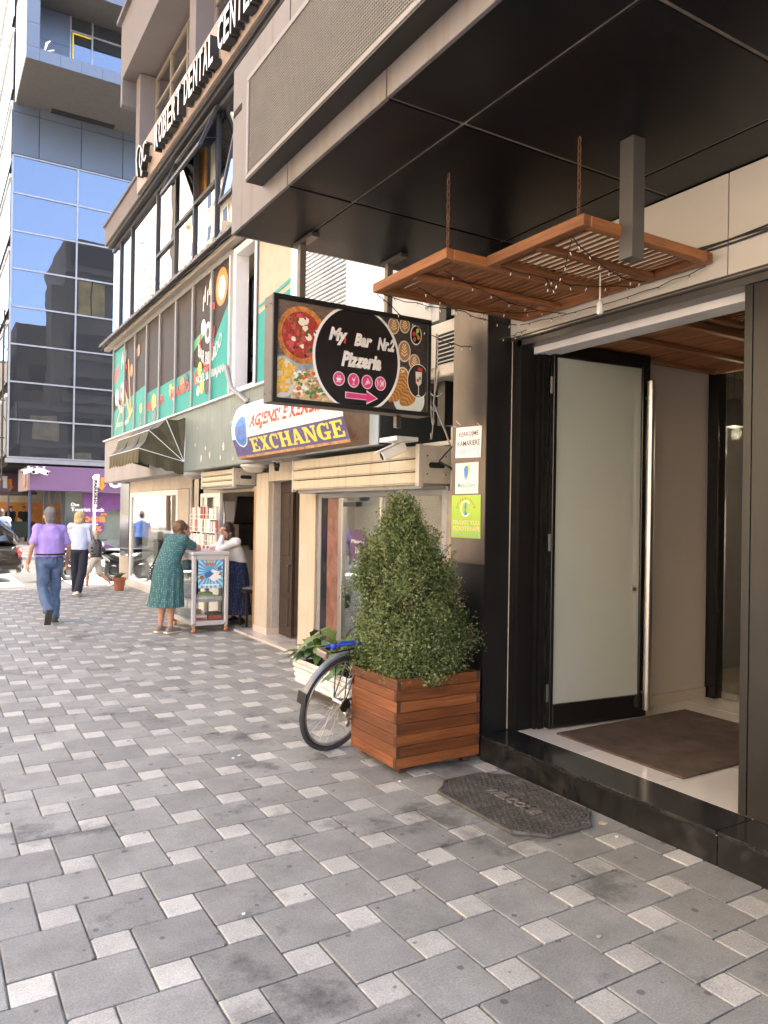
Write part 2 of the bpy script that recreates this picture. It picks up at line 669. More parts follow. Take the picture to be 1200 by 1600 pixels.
grey_render = M('grey roughcast', (.4, .37, .34), .9, var=.12, scale=12, bump=.8, bscale=40)
shutter_m = M('cream shutter', (.5, .44, .335), .42, var=.06, scale=2, streak=(.38, .32, .23), rv=.04)
shutter_box = M('shutter side plate', (.5, .47, .42), .45, var=.08, dirt=(.3, .26, .21), dscale=5)
white_frame = M('white window frame', (.72, .72, .72), .35, var=.05)
grey_frame = M('grey window frame', (.3, .3, .3), .4, metal=.4, var=.08)
dark_frame = M('dark window frame', (.035, .035, .04), .4)
soffit_gr = M('grey soffit render', (.36, .34, .33), .85, var=.1, scale=2, dirt=(.22, .2, .19), dscale=1.5)
band_m = M('grey green sheet metal', (.21, .25, .24), .45, var=.12, scale=2, dirt=(.3, .32, .31), dscale=3, dlo=.55, dhi=.8, streak=(.16, .2, .19))
band_lt = M('pale blue sheet metal', (.42, .5, .52), .5, var=.08)
band_dk = M('dark green sheet metal', (.035, .042, .042), .4, var=.2)
paint_chip = M('pale flaked spot', (.6, .55, .5), .8, var=.2, scale=30)
stone_lt = M('beige stone', (.5, .42, .34), .55, var=.1, scale=4, rv=.06)
black_st = M('polished black stone', (.012, .012, .013), .12)
marble_r = M('red brown marble', (.2, .09, .06), .3, var=.5, scale=9)
brown_door = wood('dark brown door', (.05, .03, .02), (.028, .017, .012), 2, .4, .05, False)
shop_glass = glass('shop window glass', (.93, .95, .94), .07, 0, .03, graze=.5)
win_glass = glass('upper window glass', (.8, .85, .85), .34, 0, .45, (.02, .02, .02), .05)
film_dark = M('dark window film', (.045, .034, .03), .4, var=.3, scale=1.5, spec=.12)
teal = M('teal print', (.028, .3, .27), .4, var=.1, scale=1.2, spec=.2)
green_pr = M('green print', (.05, .33, .14), .3, var=.1)
prints = {}
def P(name, col, rough=.35, **k):
    return M('print ' + name, col, rough, var=k.pop('var', .06), **k)
pr_white = P('white', (.8, .79, .77))
pr_black = P('black', (.014, .012, .013), .25)
pr_red = P('red', (.62, .04, .03))
pr_orange = P('orange', (.8, .22, .03))
pr_yellow = P('yellow', (.8, .6, .07))
pr_blue = P('blue', (.05, .22, .6))
pr_navy = P('navy', (.09, .075, .24))
pr_magenta = P('magenta', (.62, .045, .2))
pr_purple = P('purple', (.075, .035, .1))
pr_teal2 = P('blue green', (.08, .3, .38))

# ---------------------------------------------------------------- ground, road, pavement
def structure(name, a, b, mat, **k):
    o = B(a, b).build(name, mat, **k)
    o['kind'] = 'structure'
    return o

g = MB().add([(-400, -400, -.16), (400, -400, -.16), (400, 400, -.16), (-400, 400, -.16)], [(0, 1, 2, 3)]).build('ground', M('far ground', (.16, .15, .14), .95, var=.2, scale=.2))
g['kind'] = 'structure'
structure('road', (-9, -40, -.15), (60, 90, -.1), asphalt)
pav = structure('pavement', (-4.2, -8, -.13), (12, 17.3, -.014), joint_m)
kerb0 = B((-.6, -.075, -.12), (.6, .075, -.004)).mesh('kerb')
for i in range(13):
    o = put('kerb', kerb0, kerb_m if i == 0 else None, pav, bevel=.012 if i == 0 else 0)
    o.location = (-3.6 + 1.21 * i, 17.39, 0)
structure('far_pavement', (-6, 29.2, -.13), (40, 60, -.005), M('far paving', (.3, .28, .26), .85, var=.2, scale=2))
structure('opposite_pavement', (-16, -40, -.13), (-9, 90, 0), M('opposite paving', (.25, .24, .23), .85, var=.15, scale=2))
# sunlit crossing stripes on the road beyond the kerb
for i in range(4):
    structure('crossing_stripe', (-3 + i * 2.0, 19.0, -.1), (-2 + i * 2.0, 26, -.095), M('road paint', (.7, .69, .65), .8, var=.15, scale=6))

def tile_mesh(w, name):
    # square with slightly broken corners and a worn arris
    h, c = w / 2 - .0035, .0045
    pts = []
    for sx, sy in ((-1, -1), (1, -1), (1, 1), (-1, 1)):
        k1, k2 = (rnd.uniform(.001, .004) if rnd.random() < .72 else rnd.uniform(.006, .017) for _ in (0, 1))
        a, b = (sx * h, sy * (h - k1)), (sx * (h - k2), sy * h)
        pts += [a, b] if sx * sy > 0 else [b, a]
    v = []
    for z, q in ((-.02, 1), (-c * .7, 1), (0, 1 - c / h)):
        v += [(x * q, y * q, z) for x, y in pts]
    f = [tuple(range(16, 24))]
    for r in (0, 8):
        f += [(r + i, r + (i + 1) % 8, r + 8 + (i + 1) % 8, r + 8 + i) for i in range(8)]
    return v, f
def inview(x, y):
    d = Vec((x, y, -1.65))
    z = d.dot(fw)
    if z < .4:
        return False
    u, v = d.dot(r2) / z * 1181.4, d.dot(u2) / z * 1181.4
    return abs(u) < 660 and abs(v) < 860
cells = []
AS, BS = .302, .151
for i in range(-60, 60):
    for j in range(-60, 60):
        x, y = 1.78 + BS * i + AS * j, 2.17 - AS * i + BS * j
        for k, cx, cy in ((0, x + AS / 2, y + AS / 2), (1, x + BS / 2, y - BS / 2)):
            if -4.1 < cx < 4.1 and -1 < cy < 17.2 and not (cx > 3.45 and cy < 4.0):
                cells.append((k, cx, cy))
TV = [[tile_mesh(AS, 's') for _ in range(8)], [tile_mesh(BS, 'b') for _ in range(8)]]
for k, nm, mt in ((0, 'paving_slab', slab_m), (1, 'paving_block', block_m)):
    cs = sorted((c for c in cells if c[0] == k), key=lambda c: (not inview(c[1], c[2]), c[1] ** 2 + c[2] ** 2))
    mes = []
    for tv in TV[k]:
        me = bpy.data.meshes.new(nm)
        me.from_pydata(tv[0], [], tv[1])
        me.materials.append(mt)
        mes.append(me)
    for q_, (_, x, y) in enumerate(cs[:300]):
        o = bpy.data.objects.new(nm, mes[rnd.randrange(8)])
        COL.objects.link(o)
        o.parent = pav
        o.location = (x, y, rnd.uniform(-.0022, .0012))
        o.rotation_euler = (rnd.uniform(-.006, .006), rnd.uniform(-.006, .006), rnd.uniform(-.006, .006))
    mb = MB()
    for _, x, y in cs[300:]:
        z = rnd.uniform(-.0022, .0012)
        a = rnd.uniform(-.006, .006)
        tv = TV[k][rnd.randrange(8)]
        mb.add([(x + p[0] - a * p[1], y + p[1] + a * p[0], p[2] + z) for p in tv[0]], tv[1])
    o = mb.build(nm + 's', mt, pav, fix=False)
    o['kind'] = 'stuff'

# ---------------------------------------------------------------- pizzeria building (the near one)
PB = thing('pizzeria_building', 'dark clad pizzeria front with black canopy, granite step and open frosted glass door', 'building', (3.5, 2, 0))
for i, (y0, y1) in enumerate(((-2.7, -1.4), (-1.397, -.18), (-.177, 1.03), (1.033, 2.247), (2.253, 4.05))):
    o = B((3.262, y0, -.01), (3.6, y1, .148)).build('step_riser', granite_face, PB)
    B((3.25, y0, .148), (3.545, y1, .171)).build('step_tread', granite, PB, bevel=.003)
B((3.258, -2.7, .146), (3.262, 4.05, .1505)).build('step_joint', grout, PB)
# floor tiles
ft = B((-.297, -.297, -.02), (.297, .297, 0)).mesh('floor_tile')
for i in range(4):
    for j in range(6):
        o = put('floor_tile', ft, tile_m if (i, j) == (0, 0) else None, PB, bevel=.002 if (i, j) == (0, 0) else 0)
        o.location = Vec((3.845 + .6 * i, 3.72 - .6 * j, .17)) - PB.location
B((3.55, -2.7, .12), (9, 7, .15)).build('floor_slab', grout, PB)
B((5.95, -2.7, .15), (9, 7, .168)).build('inner_floor', M('inner floor', (.3, .26, .2), .2), PB)
# column left of the door
B((3.304, 4.081, 0), (3.56, 4.47, 3.44)).build('column', black_sat, PB)
B((3.297, 4.083, 0), (3.3035, 4.468, 1.32)).build('cladding_panel', black_sat, PB)
B((3.297, 4.083, 1.323), (3.3035, 4.468, 3.44)).build('cladding_panel', steel_dk, PB)  # warm reflection on the upper column put into the colour, lower part left black
MB().tube([(3.515, 4.073, .172), (3.515, 4.073, 2.9)], .004, 5).build('column_joint', M('silicone', (.35, .31, .26), .5), PB)
# door jamb profiles
m = MB()
for x0, x1, y0 in ((3.525, 3.655, 3.99), (3.668, 3.69, 3.965), (3.7, 3.745, 3.95)):
    m.box((x0, y0, .172), (x1, 4.09, 2.9))
m.box((3.52, 4.03, .172), (3.78, 4.095, 2.9))
m.build('door_jamb', M('black jamb', (.008, .0075, .0075), .5, var=.2, spec=.25), PB)
# lintel and wall above the door
for y0, y1 in ((2.405, 4.08), (-.4, 2.398), (-2.7, -.404)):
    B((3.5, y0, 2.912), (3.56, y1, 3.437)).build('wall_panel', white_wall, PB, bevel=.002)
m = MB().box((3.503, -2.7, 2.885), (3.63, 4.078, 2.911)).box((3.525, -2.7, 2.845), (3.635, 4.078, 2.884))
m.build('door_channel', chan_m, PB)
MB().box((3.5005, -2.7, 2.893), (3.5025, 4.078, 2.899)).build('channel_highlight', alu, PB)  # thin bright strip painting in the highlight along the channel
B((3.64, -2.7, 2.8), (3.8, 4.02, 3.1)).build('inner_lintel', white_in, PB)
# right pillar and front
for y0, y1 in ((2.287, 2.33), (1.2, 2.281), (.1, 1.197), (-2.7, .097)):
    B((3.54, y0, .172), (3.58, y1, 2.843)).build('cladding_panel', M('dark bronze panel', (.013, .012, .0115), .4, metal=.05, var=.25, scale=2, rvar=.08), PB, bevel=.002)
B((3.57, -2.7, .172), (3.7, 2.325, 2.843)).build('pillar_core', black_sat, PB)
# entrance lobby
B((3.78, 4.022, .17), (5.63, 4.12, 3.1)).build('entrance_wall', in_wall, PB)
B((3.8, 4.005, .17), (5.62, 4.021, .255)).build('skirting', skirt_m, PB)
B((3.6, -2.7, 3.1), (9, 7, 3.2)).build('entrance_ceiling', in_room, PB)
B((5.635, 3.93, .17), (5.735, 4.06, 3.1)).build('partition_post', black_gloss, PB)
B((5.69, 2.9, .2), (5.702, 3.9, 3.08)).build('partition_glass', shop_glass, PB)
B((5.68, 3.77, .185), (5.715, 3.9, .235)).build('glass_clamp', alu, PB, bevel=.003)
m = MB().box((9, -2.7, .15), (9.1, 7, 3.1)).box((3.6, -2.75, .15), (9, -2.7, 3.1)).box((5.74, 6.6, .15), (9, 6.7, 3.1)).box((5.64, 4.12, .15), (5.74, 6.7, 3.1))
m.build('inner_wall', in_room, PB)
B((8.9, 4.6, .95), (8.99, 5.3, 1.5)).build('notice_board', white_in, PB)
m = MB()
m.box((3.6, -2.75, 3.46), (12, 4.66, 14)).box((9.1, -2.75, 0), (12, 6.5, 3.46))
m.build('upper_wall', M('upper wall', (.3, .28, .27), .7), PB)
# canopy: soffit panels with open joints
ys = [4.68, 3.803, 2.771, 1.739, .707, -.325, -1.357, -2.7]
xs = [1.685, 2.08, 3.19, 3.5]
for i in range(7):
    for j in range(3):
        g1 = .009 if j else 0.0
        B((xs[j] + (.009 if j else 0), ys[i + 1] + .011, 3.44 + rnd.uniform(0, .003)), (xs[j + 1] - .009, ys[i] - (.011 if i else 0), 3.452)).build('soffit_panel', soffit_m, PB, bevel=.002)
B((1.69, -2.7, 3.47), (3.6, 4.67, 3.6)).build('canopy_core', dark_in, PB)
m = MB()
for x in (2.08, 3.19):
    m.box((x - .012, -2.7, 3.4505), (x + .012, 4.67, 3.459))
for y in ys[1:-1]:
    m.box((1.69, y - .012, 3.4513), (3.5, y + .012, 3.4595))
m.build('soffit_joint', M('dusty joint', (.24, .19, .14), .9, var=.4, scale=9), PB)
for i in range(7):
    B((1.664, ys[i + 1] + .006, 3.44), (1.684, ys[i] - (.006 if i else 0), 3.6 if i else 4.5)).build('fascia_panel', fascia_m, PB, bevel=.002)
B((1.666, -2.7, 3.606), (1.684, 3.798, 4.5)).build('fascia_panel', fascia_m, PB)
B((1.684, 4.66, 3.44), (3.3, 4.68, 4.5)).build('fascia_panel', fascia_m, PB)
B((1.685, -2.7, 4.48), (3.6, 4.66, 4.5)).build('canopy_roof', fascia_m, PB)
B((1.661, 4.53, 4.185), (1.6635, 4.67, 4.225)).build('drain_slot', dark_in, PB)
# mesh fronted box on the canopy face
x0, x1, yb0, yb1, zb0, zb1 = 1.556, 1.663, -2.6, 4.16, 3.565, 4.17
MB().box((x0 + .004, yb0, zb0), (x1, yb1, zb0 + .01)).build('box_underside', black_sat, PB)
m = MB().box((x0, yb0, zb0 + .011), (x0 + .02, yb1, zb0 + .035)).box((x0, yb0, zb1 - .03), (x1, yb1, zb1)).box((x0, yb1 - .03, zb0 + .0365), (x1, yb1, zb1 - .0315))
m.build('box_frame', frame_lt, PB, bevel=.002)
B((x0 + .03, yb0, zb0 + .02), (x0 + .035, yb1 - .03, zb1 - .03)).build('box_back', M('mesh backing', (.02, .018, .018), .8), PB)
m = MB()
for i in range(int((yb1 - .03 - .6) / .015)):
    y = .6 + i * .015
    m.box((x0 + .008, y, zb0 + .035), (x0 + .012, y + .0065, zb1 - .03))
for i in range(int(.54 / .015)):
    z = zb0 + .04 + i * .015
    m.box((x0 + .0065, .6, z), (x0 + .0095, yb1 - .03, z + .0065))
o = m.build('wire_mesh', wire_m, PB, fix=False)
o['kind'] = 'stuff'

# the door, swung inwards
DR = MB().box((0, -.025, 0), (.012, .025, .001)).build('entrance_door', black_gloss, PB)
DR.location = Vec((3.75, 3.925, .18)) - PB.location
DR.rotation_euler = (0, 0, R(-5.2))
def dpart(name, mb, mat, **k):
    o = mb.mesh(name)
    return put(name, o, mat, DR, **k)
dw, dh = .905, 2.7
m = MB().box((0, -.028, 0), (.03, .028, dh)).box((dw - .075, -.028, 0), (dw, .028, dh)).box((.03, -.0275, 0), (dw - .075, .0275, .165)).box((.03, -.0275, dh - .1), (dw - .075, .0275, dh))
dpart('door_frame', m, black_gloss, bevel=.003)
dpart('glass_pane', MB().box((.031, -.012, .166), (dw - .076, .012, dh - .101)), frosted)
m = MB().tube([(dw - .036, -.07, .06), (dw - .036, -.075, 2.5)], .032, 16)
dpart('pull_bar', m, alu, smooth=True)
for z in (.18, 2.38):
    dpart('bar_mount', MB().tube([(dw - .036, -.07, z), (dw - .036, -.02, z)], .012, 8), alu, smooth=True)
dpart('lock_plate', MB().box((dw - .155, -.0185, .92), (dw - .09, -.0125, .985)), alu, bevel=.002)
dpart('lock_cylinder', MB().lathe((dw - .122, -.019, .952), [(.016, 0), (.014, .008), (.005, .009)], 12, (0, -1, 0)), chan_m)
for z in (.25, 1.3, 2.4):
    dpart('hinge', MB().tube([(-.014, -.02, z - .06), (-.014, -.02, z + .06)], .011, 8), chan_m, smooth=True)
# ---------------------------------------------------------------- lamps and mats of the entrance
def pendant(x, y, z, label):
    t = thing('pendant_lamp', label, 'lamp', (x, y, z), 'black pendant lamps in the entrance')
    MB().lathe((x, y, z), [(.03, .27), (.06, .25), (.085, .12), (.1, 0), (.094, 0), (.08, .12), (.055, .24)], 20, caps=False).build('lamp_shade', black_sat, t, smooth=True)
    MB().ell((x, y, z + .05), (.07, .07, .04)).build('bulb', M('lit bulb', (1, .8, .45), .5, emit=6), t, smooth=True)
    MB().tube([(x, y, z + .27), (x, y, 3.1)], .004, 5).build('cord', cable_m, t)
    ld = bpy.data.lights.new('lamp_light', 'POINT')
    ld.energy = 1.1
    ld.color = (1, .8, .5)
    ld.shadow_soft_size = .05
    lo = bpy.data.objects.new('lamp_light', ld)
    COL.objects.link(lo)
    lo.parent = t
    lo.location = (0, 0, -.06)
pendant(6.25, 4.2, 2.5, 'black pendant lamp behind the glass partition, half hidden by the right pillar')
pendant(6.35, 2.3, 2.42, 'black pendant lamp whose glow is mirrored in the frosted door')

o = B((3.72, 2.79, .171), (5.08, 3.8, .184)).build('door_mat', mat_brown, bevel=.004)
tag(o, 'brown worn coir mat lying on the white tiles inside the doorway', 'mat')

# rubber honeycomb mat on the pavement
RM = thing('rubber_mat', 'black rubber honeycomb mat with moulded greeting lying against the granite step', 'mat', (2.93, 3.33, 0))
hw, hl, e = .285, .46, .11
out = [(-hw, -hl + .13), (-hw + .1, -hl + .02), (-hw + .16, -hl), (hw - .16, -hl), (hw - .1, -hl + .02), (hw, -hl + .13)]
out = [(hw - .0, hl - .13), (hw - .08, hl - .07), (hw - .14, hl), (-hw + .14, hl), (-hw + .08, hl - .07), (-hw, hl - .13), (-hw, -hl + .13), (-hw + .08, -hl + .07), (-hw + .14, -hl), (hw - .14, -hl), (hw - .08, -hl + .07), (hw, -hl + .13)]
pm = Pl((2.925, 3.335, .002), (1, 0, 0), (0, 1, 0), (0, 0, 1))
MB().poly(out, pm, 0, .007).build('mat_base', M('mat hollow', (.012, .012, .012), .8), RM)
def in_mat(x, y, mg=.02):
    ax, ay = abs(x), abs(y)
    if ax > hw - mg or ay > hl - mg:
        return False
    return ax / .14 + ay / .13 < (hw - mg) / .14 + (hl - mg) / .13 - 1.02
m = MB()
P_ = .038
row = 0
y = -hl
while y < hl:
    x = -hw + (P_ / 2 if row % 2 else 0)
    while x < hw:
        if in_mat(x, y, .012) and not (abs(x) < .062 and abs(y) < .255):
            k = []
            for rr, zz in ((.0212, .008), (.0202, .0195), (.0158, .0195), (.0152, .0085)):
                k.append([pm(x + rr * math.cos(math.pi / 3 * q + .52), y + rr * math.sin(math.pi / 3 * q + .52), zz) for q in range(6)])
            m.loft(k, caps=False)
        x += P_
    y += P_ * .87
    row += 1
o = m.build('honeycomb', rubber, RM, fix=True)
o['kind'] = 'stuff'
rim = MB()
for i in range(len(out)):
    a, b = out[i], out[(i + 1) % len(out)]
    rim.beam(pm(*a, .009), pm(*b, .009), .016, .018)
rim.build('mat_rim', rubber, RM, bevel=.003)
MB().poly(rect(-.058, -.25, .058, .25), pm, .007, .014).build('name_panel', rubber, RM, bevel=.003)
pw = Pl((2.925, 3.335, .002), (0, -1, 0), (1, 0, 0), (0, 0, 1))
text(MB(), 'WELCOME', pw, -.22, -.034, .22, .034, .021, .02, depth=.008).build('greeting', M('worn rubber', (.15, .138, .125), .7, var=.3, scale=30), RM)

# ---------------------------------------------------------------- hanging slatted panels
def trellis(label, x0, x1, y0, y1, z, tilt, cross, tag_on=True, grp='slatted timber panels', pitch=.046, chains=(), zc=3.44, sw=.046):
    t = thing('slatted_panel', label, 'timber panel', ((x0 + x1) / 2, (y0 + y1) / 2, z), grp)
    for xa, xb in ((x0, x0 + .05), (x1 - .05, x1)):
        B((xa, y0 + .0015, z), (xb, y1 - .0015, z + .055)).build('frame_beam', wood_t, t, bevel=.004)
    for ya, yb in ((y0, y0 + .048), (y1 - .048, y1)):
        B((x0 + .051, ya, z + .001), (x1 - .051, yb, z + .054)).build('frame_beam', wood_tx, t, bevel=.004)
    for yc in cross:
        B((x0 + .051, yc - .024, z - .003), (x1 - .051, yc + .024, z + .028)).build('cross_beam', wood_tx, t, bevel=.004)
    n = int((x1 - x0 - .12) / pitch)
    L = (y1 - y0) - .1
    me = MB().box((-sw / 2, -L / 2, -.0045), (sw / 2, L / 2, .0045)).mesh('slat')
    for i in range(n):
        o = put('slat', me, wood_t if i == 0 else None, t, bevel=.0015 if i == 0 else 0)
        o.location = Vec((x0 + .075 + (i + .5) * pitch, (y0 + y1) / 2, z + .04)) - t.location
        o.rotation_euler = (rnd.uniform(-.004, .004), R(tilt) + rnd.uniform(-.05, .05), rnd.uniform(-.004, .004))
    for cx, cy, cz in chains:
        m = MB()
        zz, k = cz, 0
        while zz < zc - .01:
            d = Vec((1, 0, 0)) if k % 2 else Vec((0, 1, 0))
            pts = [Vec((cx, cy, zz)) + d * .0085 * math.cos(a) + Vec((0, 0, .021 * math.sin(a))) for a in [2 * math.pi * q / 10 for q in range(10)]]
            m.tube(pts, .0024, 5, closed=True)
            zz += .031
            k += 1
        m.build('chain', rust, t)
    return t
trellis('closed slatted timber panel hanging nearest the pizzeria light box', 2.28, 3.48, 3.17, 3.92, 2.985, -5, (3.54,), chains=((2.31, 3.2, 3.05),), pitch=.05, sw=.046)
trellis('open slatted timber panel with light showing through, right of the closed one', 2.54, 3.48, 2.47, 3.166, 2.987, -33, (2.82,), chains=((2.6, 2.56, 3.05),), pitch=.05, sw=.04)
trellis('dark slatted timber panel under the lobby ceiling, nearer the door', 3.9, 5.6, 3.05, 3.95, 2.86, 24, (3.5,), grp='lobby ceiling panels', chains=((4.2, 3.4, 2.92), (5.3, 3.4, 2.92)), zc=3.1)
trellis('open slatted timber panel under the lobby ceiling, further right', 4.0, 5.7, 2.1, 3.0, 2.9, -35, (2.5,), grp='lobby ceiling panels', chains=((4.3, 2.6, 2.96), (5.3, 2.6, 2.96)), zc=3.1, pitch=.05, sw=.04)

# fairy lights threaded under the panels
FL = thing('fairy_lights', 'black wired fairy lights with small clear bulbs threaded under the hanging timber panels', 'string lights', (2.9, 3.2, 2.95))
runs = []
def sag(p, q, d, n=14):
    p, q = Vec(p), Vec(q)
    return [p.lerp(q, i / n) - Vec((0, 0, d * 4 * (i / n) * (1 - i / n))) for i in range(n + 1)]
for p, q, d in (((2.33, 3.88, 2.97), (3.3, 3.6, 2.96), .04), ((2.35, 3.3, 2.97), (3.45, 3.5, 2.95), .05), ((2.4, 3.62, 2.97), (3.4, 3.9, 2.95), .05),
                ((2.58, 3.1, 2.98), (3.4, 2.9, 2.96), .04), ((2.6, 2.6, 2.98), (3.35, 2.8, 2.95), .05), ((3.42, 3.9, 2.95), (3.46, 2.5, 2.97), .03),
                ((2.3, 3.9, 2.98), (3.28, 4.3, 2.86), .06), ((3.28, 4.3, 2.86), (3.49, 3.9, 2.93), .01), ((2.62, 2.62, 2.98), (2.9, 3.1, 2.97), .12)):
    runs.append(sag(p, q, d))
w, b = MB(), MB()
for r_ in runs:
    r_ = [p + Vec((rnd.uniform(-.006, .006), rnd.uniform(-.006, .006), rnd.uniform(-.006, .006))) for p in r_]
    w.tube(r_, .0028, 5)
    for i in range(1, len(r_) - 1, 2):
        d = Vec((rnd.uniform(-.5, .5), rnd.uniform(-.5, .5), -1)).normalized()
        w.tube([r_[i], r_[i] + d * .012], .003, 5)
        b.lathe(r_[i] + d * .012, [(.0025, 0), (.003, .01), (.001, .017)], 6, d)
w.build('wire', cable_m, FL)
b.build('bulbs', bulb_m, FL)['kind'] = 'stuff'
o = MB().tube([(3.2, 2.98, 3.1), (3.2, 2.98, 2.86)], .004, 5).lathe((3.2, 2.98, 2.79), [(.012, 0), (.02, .01), (.017, .06), (.006, .075)], 10).build('bulb_socket', white_pl, smooth=True)
tag(o, 'empty white lamp socket dangling on a flex from the slatted panel', 'lamp socket')
# square downlight hanging from the canopy
t = thing('downlight', 'long square grey downlight hanging from the black canopy before the open panel', 'lamp', (2.83, 2.45, 2.87))
m = MB()
for a, b in (((2.79, 2.405, 2.875), (2.794, 2.485, 3.44)), ((2.866, 2.405, 2.875), (2.87, 2.485, 3.44)), ((2.794, 2.405, 2.875), (2.866, 2.409, 3.44)), ((2.794, 2.481, 2.875), (2.866, 2.485, 3.44)), ((2.794, 2.409, 2.93), (2.866, 2.481, 2.934))):
    m.box(a, b)
m.build('casing', M('dark grey lamp casing', (.1, .095, .09), .4, metal=.3, var=.1), t)
MB().ell((2.83, 2.445, 2.915), (.022, .022, .02)).build('bulb', M('warm bulb', (1, .85, .6), .5, emit=.25), t)
# loose cables across the white wall
m = MB()
for k, (z0, z1, d) in enumerate(((3.02, 3.2, .05), (3.03, 3.22, .035), (3.05, 3.1, .02))):
    m.tube(sag((3.488, 2.68 + .02 * k, z0 + .05), (3.488, 1.2, z1), d), .006 - .001 * k, 5)
o = m.build('cable_bundle', cable_m)
tag(o, 'loose black cables strung across the white wall beside the hanging panel', 'cable')

# ---------------------------------------------------------------- posters on the column
pc = Pl((3.2965, 4.47, 0), (0, -1, 0), (0, 0, 1), (-1, 0, 0))
t = thing('paper_notice', 'white paper notice with black capitals and a handwritten number wired to the column', 'notice', (3.29, 4.28, 2.15))
MB().poly([(.045, 2.075), (.335, 2.065), (.345, 2.285), (.05, 2.295)], pc, .001, .0035).build('paper', P('paper', (.78, .74, .76), .7), t)
m = MB()
text(m, 'KERKOJME', pc, .085, 2.215, .31, 2.255, .004, .01)
text(m, 'KAMARIERE', pc, .07, 2.155, .325, 2.192, .004, .01)
m.build('lettering', P('ink', (.03, .03, .04)), t)
text(MB(), '0688341713', pc, .07, 2.1, .315, 2.135, .004, -.012, .25).build('handwriting', P('pen', (.2, .22, .4)), t)
m = MB()
for u, v in ((.05, 2.3), (.1, 2.31), (.3, 2.3), (.35, 2.27), (.06, 2.07), (.33, 2.07)):
    m.tube([pc(u, v, .004), pc(u + rnd.uniform(-.03, .03), v + rnd.uniform(0, .04), .03)], .0025, 5)
m.build('tie_wire', pale_cable, t)
t = thing('dental_poster', 'small white poster with a blue tooth emblem on the column under the paper notice', 'poster', (3.29, 4.28, 1.92))
MB().poly(rect(.05, 1.815, .315, 2.035), pc, .001, .004).build('sheet', P('poster white', (.74, .73, .69), .5), t)
MB().poly([(.15, 1.99), (.165, 2.012), (.19, 2.012), (.2, 1.985), (.192, 1.93), (.183, 1.905), (.176, 1.95), (.168, 1.905), (.158, 1.93)], pc, .004, .0048).build('tooth_emblem', pr_blue, t)
MB().poly([(.19, 2.015), (.212, 2.02), (.222, 1.985), (.205, 1.92), (.203, 1.985)], pc, .004, .0051).build('emblem_leaf', P('lime', (.4, .55, .08)), t)
text(MB(), 'MetoDent', pc, .08, 1.858, .285, 1.893, .0045, .012).build('lettering', pr_teal2, t)
text(MB(), 'Kati i dyte', pc, .135, 1.835, .23, 1.85, .0045).build('small_print', P('grey ink', (.2, .2, .2)), t)
t = thing('therapy_poster', 'bright green therapy poster with a white ring emblem, lowest on the column', 'poster', (3.29, 4.28, 1.65))
MB().poly(rect(.01, 1.5, .345, 1.805), pc, .001, .004).build('sheet', P('lime green', (.36, .56, .05), .4), t)
m = MB()
for i in range(20):
    a0, a1 = R(40 + i * 14), R(40 + (i + 1) * 14)
    m.poly([(.177 + .06 * math.cos(a0), 1.71 + .06 * math.sin(a0)), (.177 + .06 * math.cos(a1), 1.71 + .06 * math.sin(a1)), (.177 + .049 * math.cos(a1), 1.71 + .049 * math.sin(a1)), (.177 + .049 * math.cos(a0), 1.71 + .049 * math.sin(a0))], pc, .004, .0048)
m.build('ring_emblem', pr_white, t)
MB().poly([(.17, 1.75), (.184, 1.75), (.188, 1.72), (.18, 1.7), (.192, 1.665), (.16, 1.66), (.172, 1.7), (.164, 1.72)], pc, .004, .0049).build('figure_emblem', pr_blue, t)
m = MB()
arc = 'MANUFIZIOTERAPI'
for i, ch in enumerate(arc):
    a = R(165 - i * 150 / (len(arc) - 1))
    c, s_ = math.cos(a), math.sin(a)
    cx, cy = .177 + .105 * c, 1.695 + .085 * s_
    text(m, ch, lambda u, v, d, cx=cx, cy=cy, a=a: pc(cx + u * math.sin(a) + v * math.cos(a), cy - u * math.cos(a) + v * math.sin(a), d), -.006, -.009, .006, .009, .0046, .01)
m.build('arched_lettering', P('brown red', (.5, .1, .05)), t)
m = MB()
text(m, 'PRAXIS YLLI', pc, .03, 1.595, .33, 1.625, .0046, .012)
text(m, 'FIZIOTERAPI', pc, .03, 1.552, .33, 1.582, .0046, .012)
m.build('lettering', P('pale pink', (.8, .55, .4)), t)
text(MB(), 'Cel. 069 31 29 070', pc, .03, 1.513, .33, 1.535, .0046, .006).build('phone_number', P('sky blue', (.15, .5, .6)), t)

# ---------------------------------------------------------------- planter box and shrub
PL = thing('timber_planter', 'square orange timber planter of stacked planks holding the tall boxwood', 'planter', (2.89, 4.33, 0))
px0, px1, py0, py1 = 2.57, 3.235, 4.03, 4.62
hh, n = .565 / 8, 8
for i in range(n):
    z0 = .045 + i * hh
    a = i % 2
    for y, s_ in ((py0, 1), (py1, -1)):
        o = B((px0 + (.03 if a else -.002), y, z0 + .001), (px1 - (.03 if a else -.002), y + s_ * .03, z0 + hh - .0015)).build('plank', wood_px, PL, bevel=.003)
    for x, s_ in ((px0, 1), (px1, -1)):
        o = B((x, py0 + (.0 if a else .0315), z0 + .001), (x + s_ * .03, py1 - (0 if a else .0315), z0 + hh - .0015)).build('plank', wood_p, PL, bevel=.003)
m = MB()
for i in range(n):
    z0 = .045 + i * hh
    if i % 2:
        m.box((px0 + .0003, py0 - .0012, z0 + .004), (px0 + .029, py0 + .002, z0 + hh - .004)).box((px1 - .029, py0 - .0012, z0 + .004), (px1 - .0003, py0 + .002, z0 + hh - .004))
    else:
        m.box((px0 - .0035, py0 + .0006, z0 + .004), (px0 + .002, py0 + .029, z0 + hh - .004))
m.build('plank_ends', wood_end, PL)
m = MB()
for x in (px0 + .06, px1 - .1):
    for y in (py0 + .05, py1 - .1):
        m.box((x, y, 0), (x + .05, y + .05, .05))
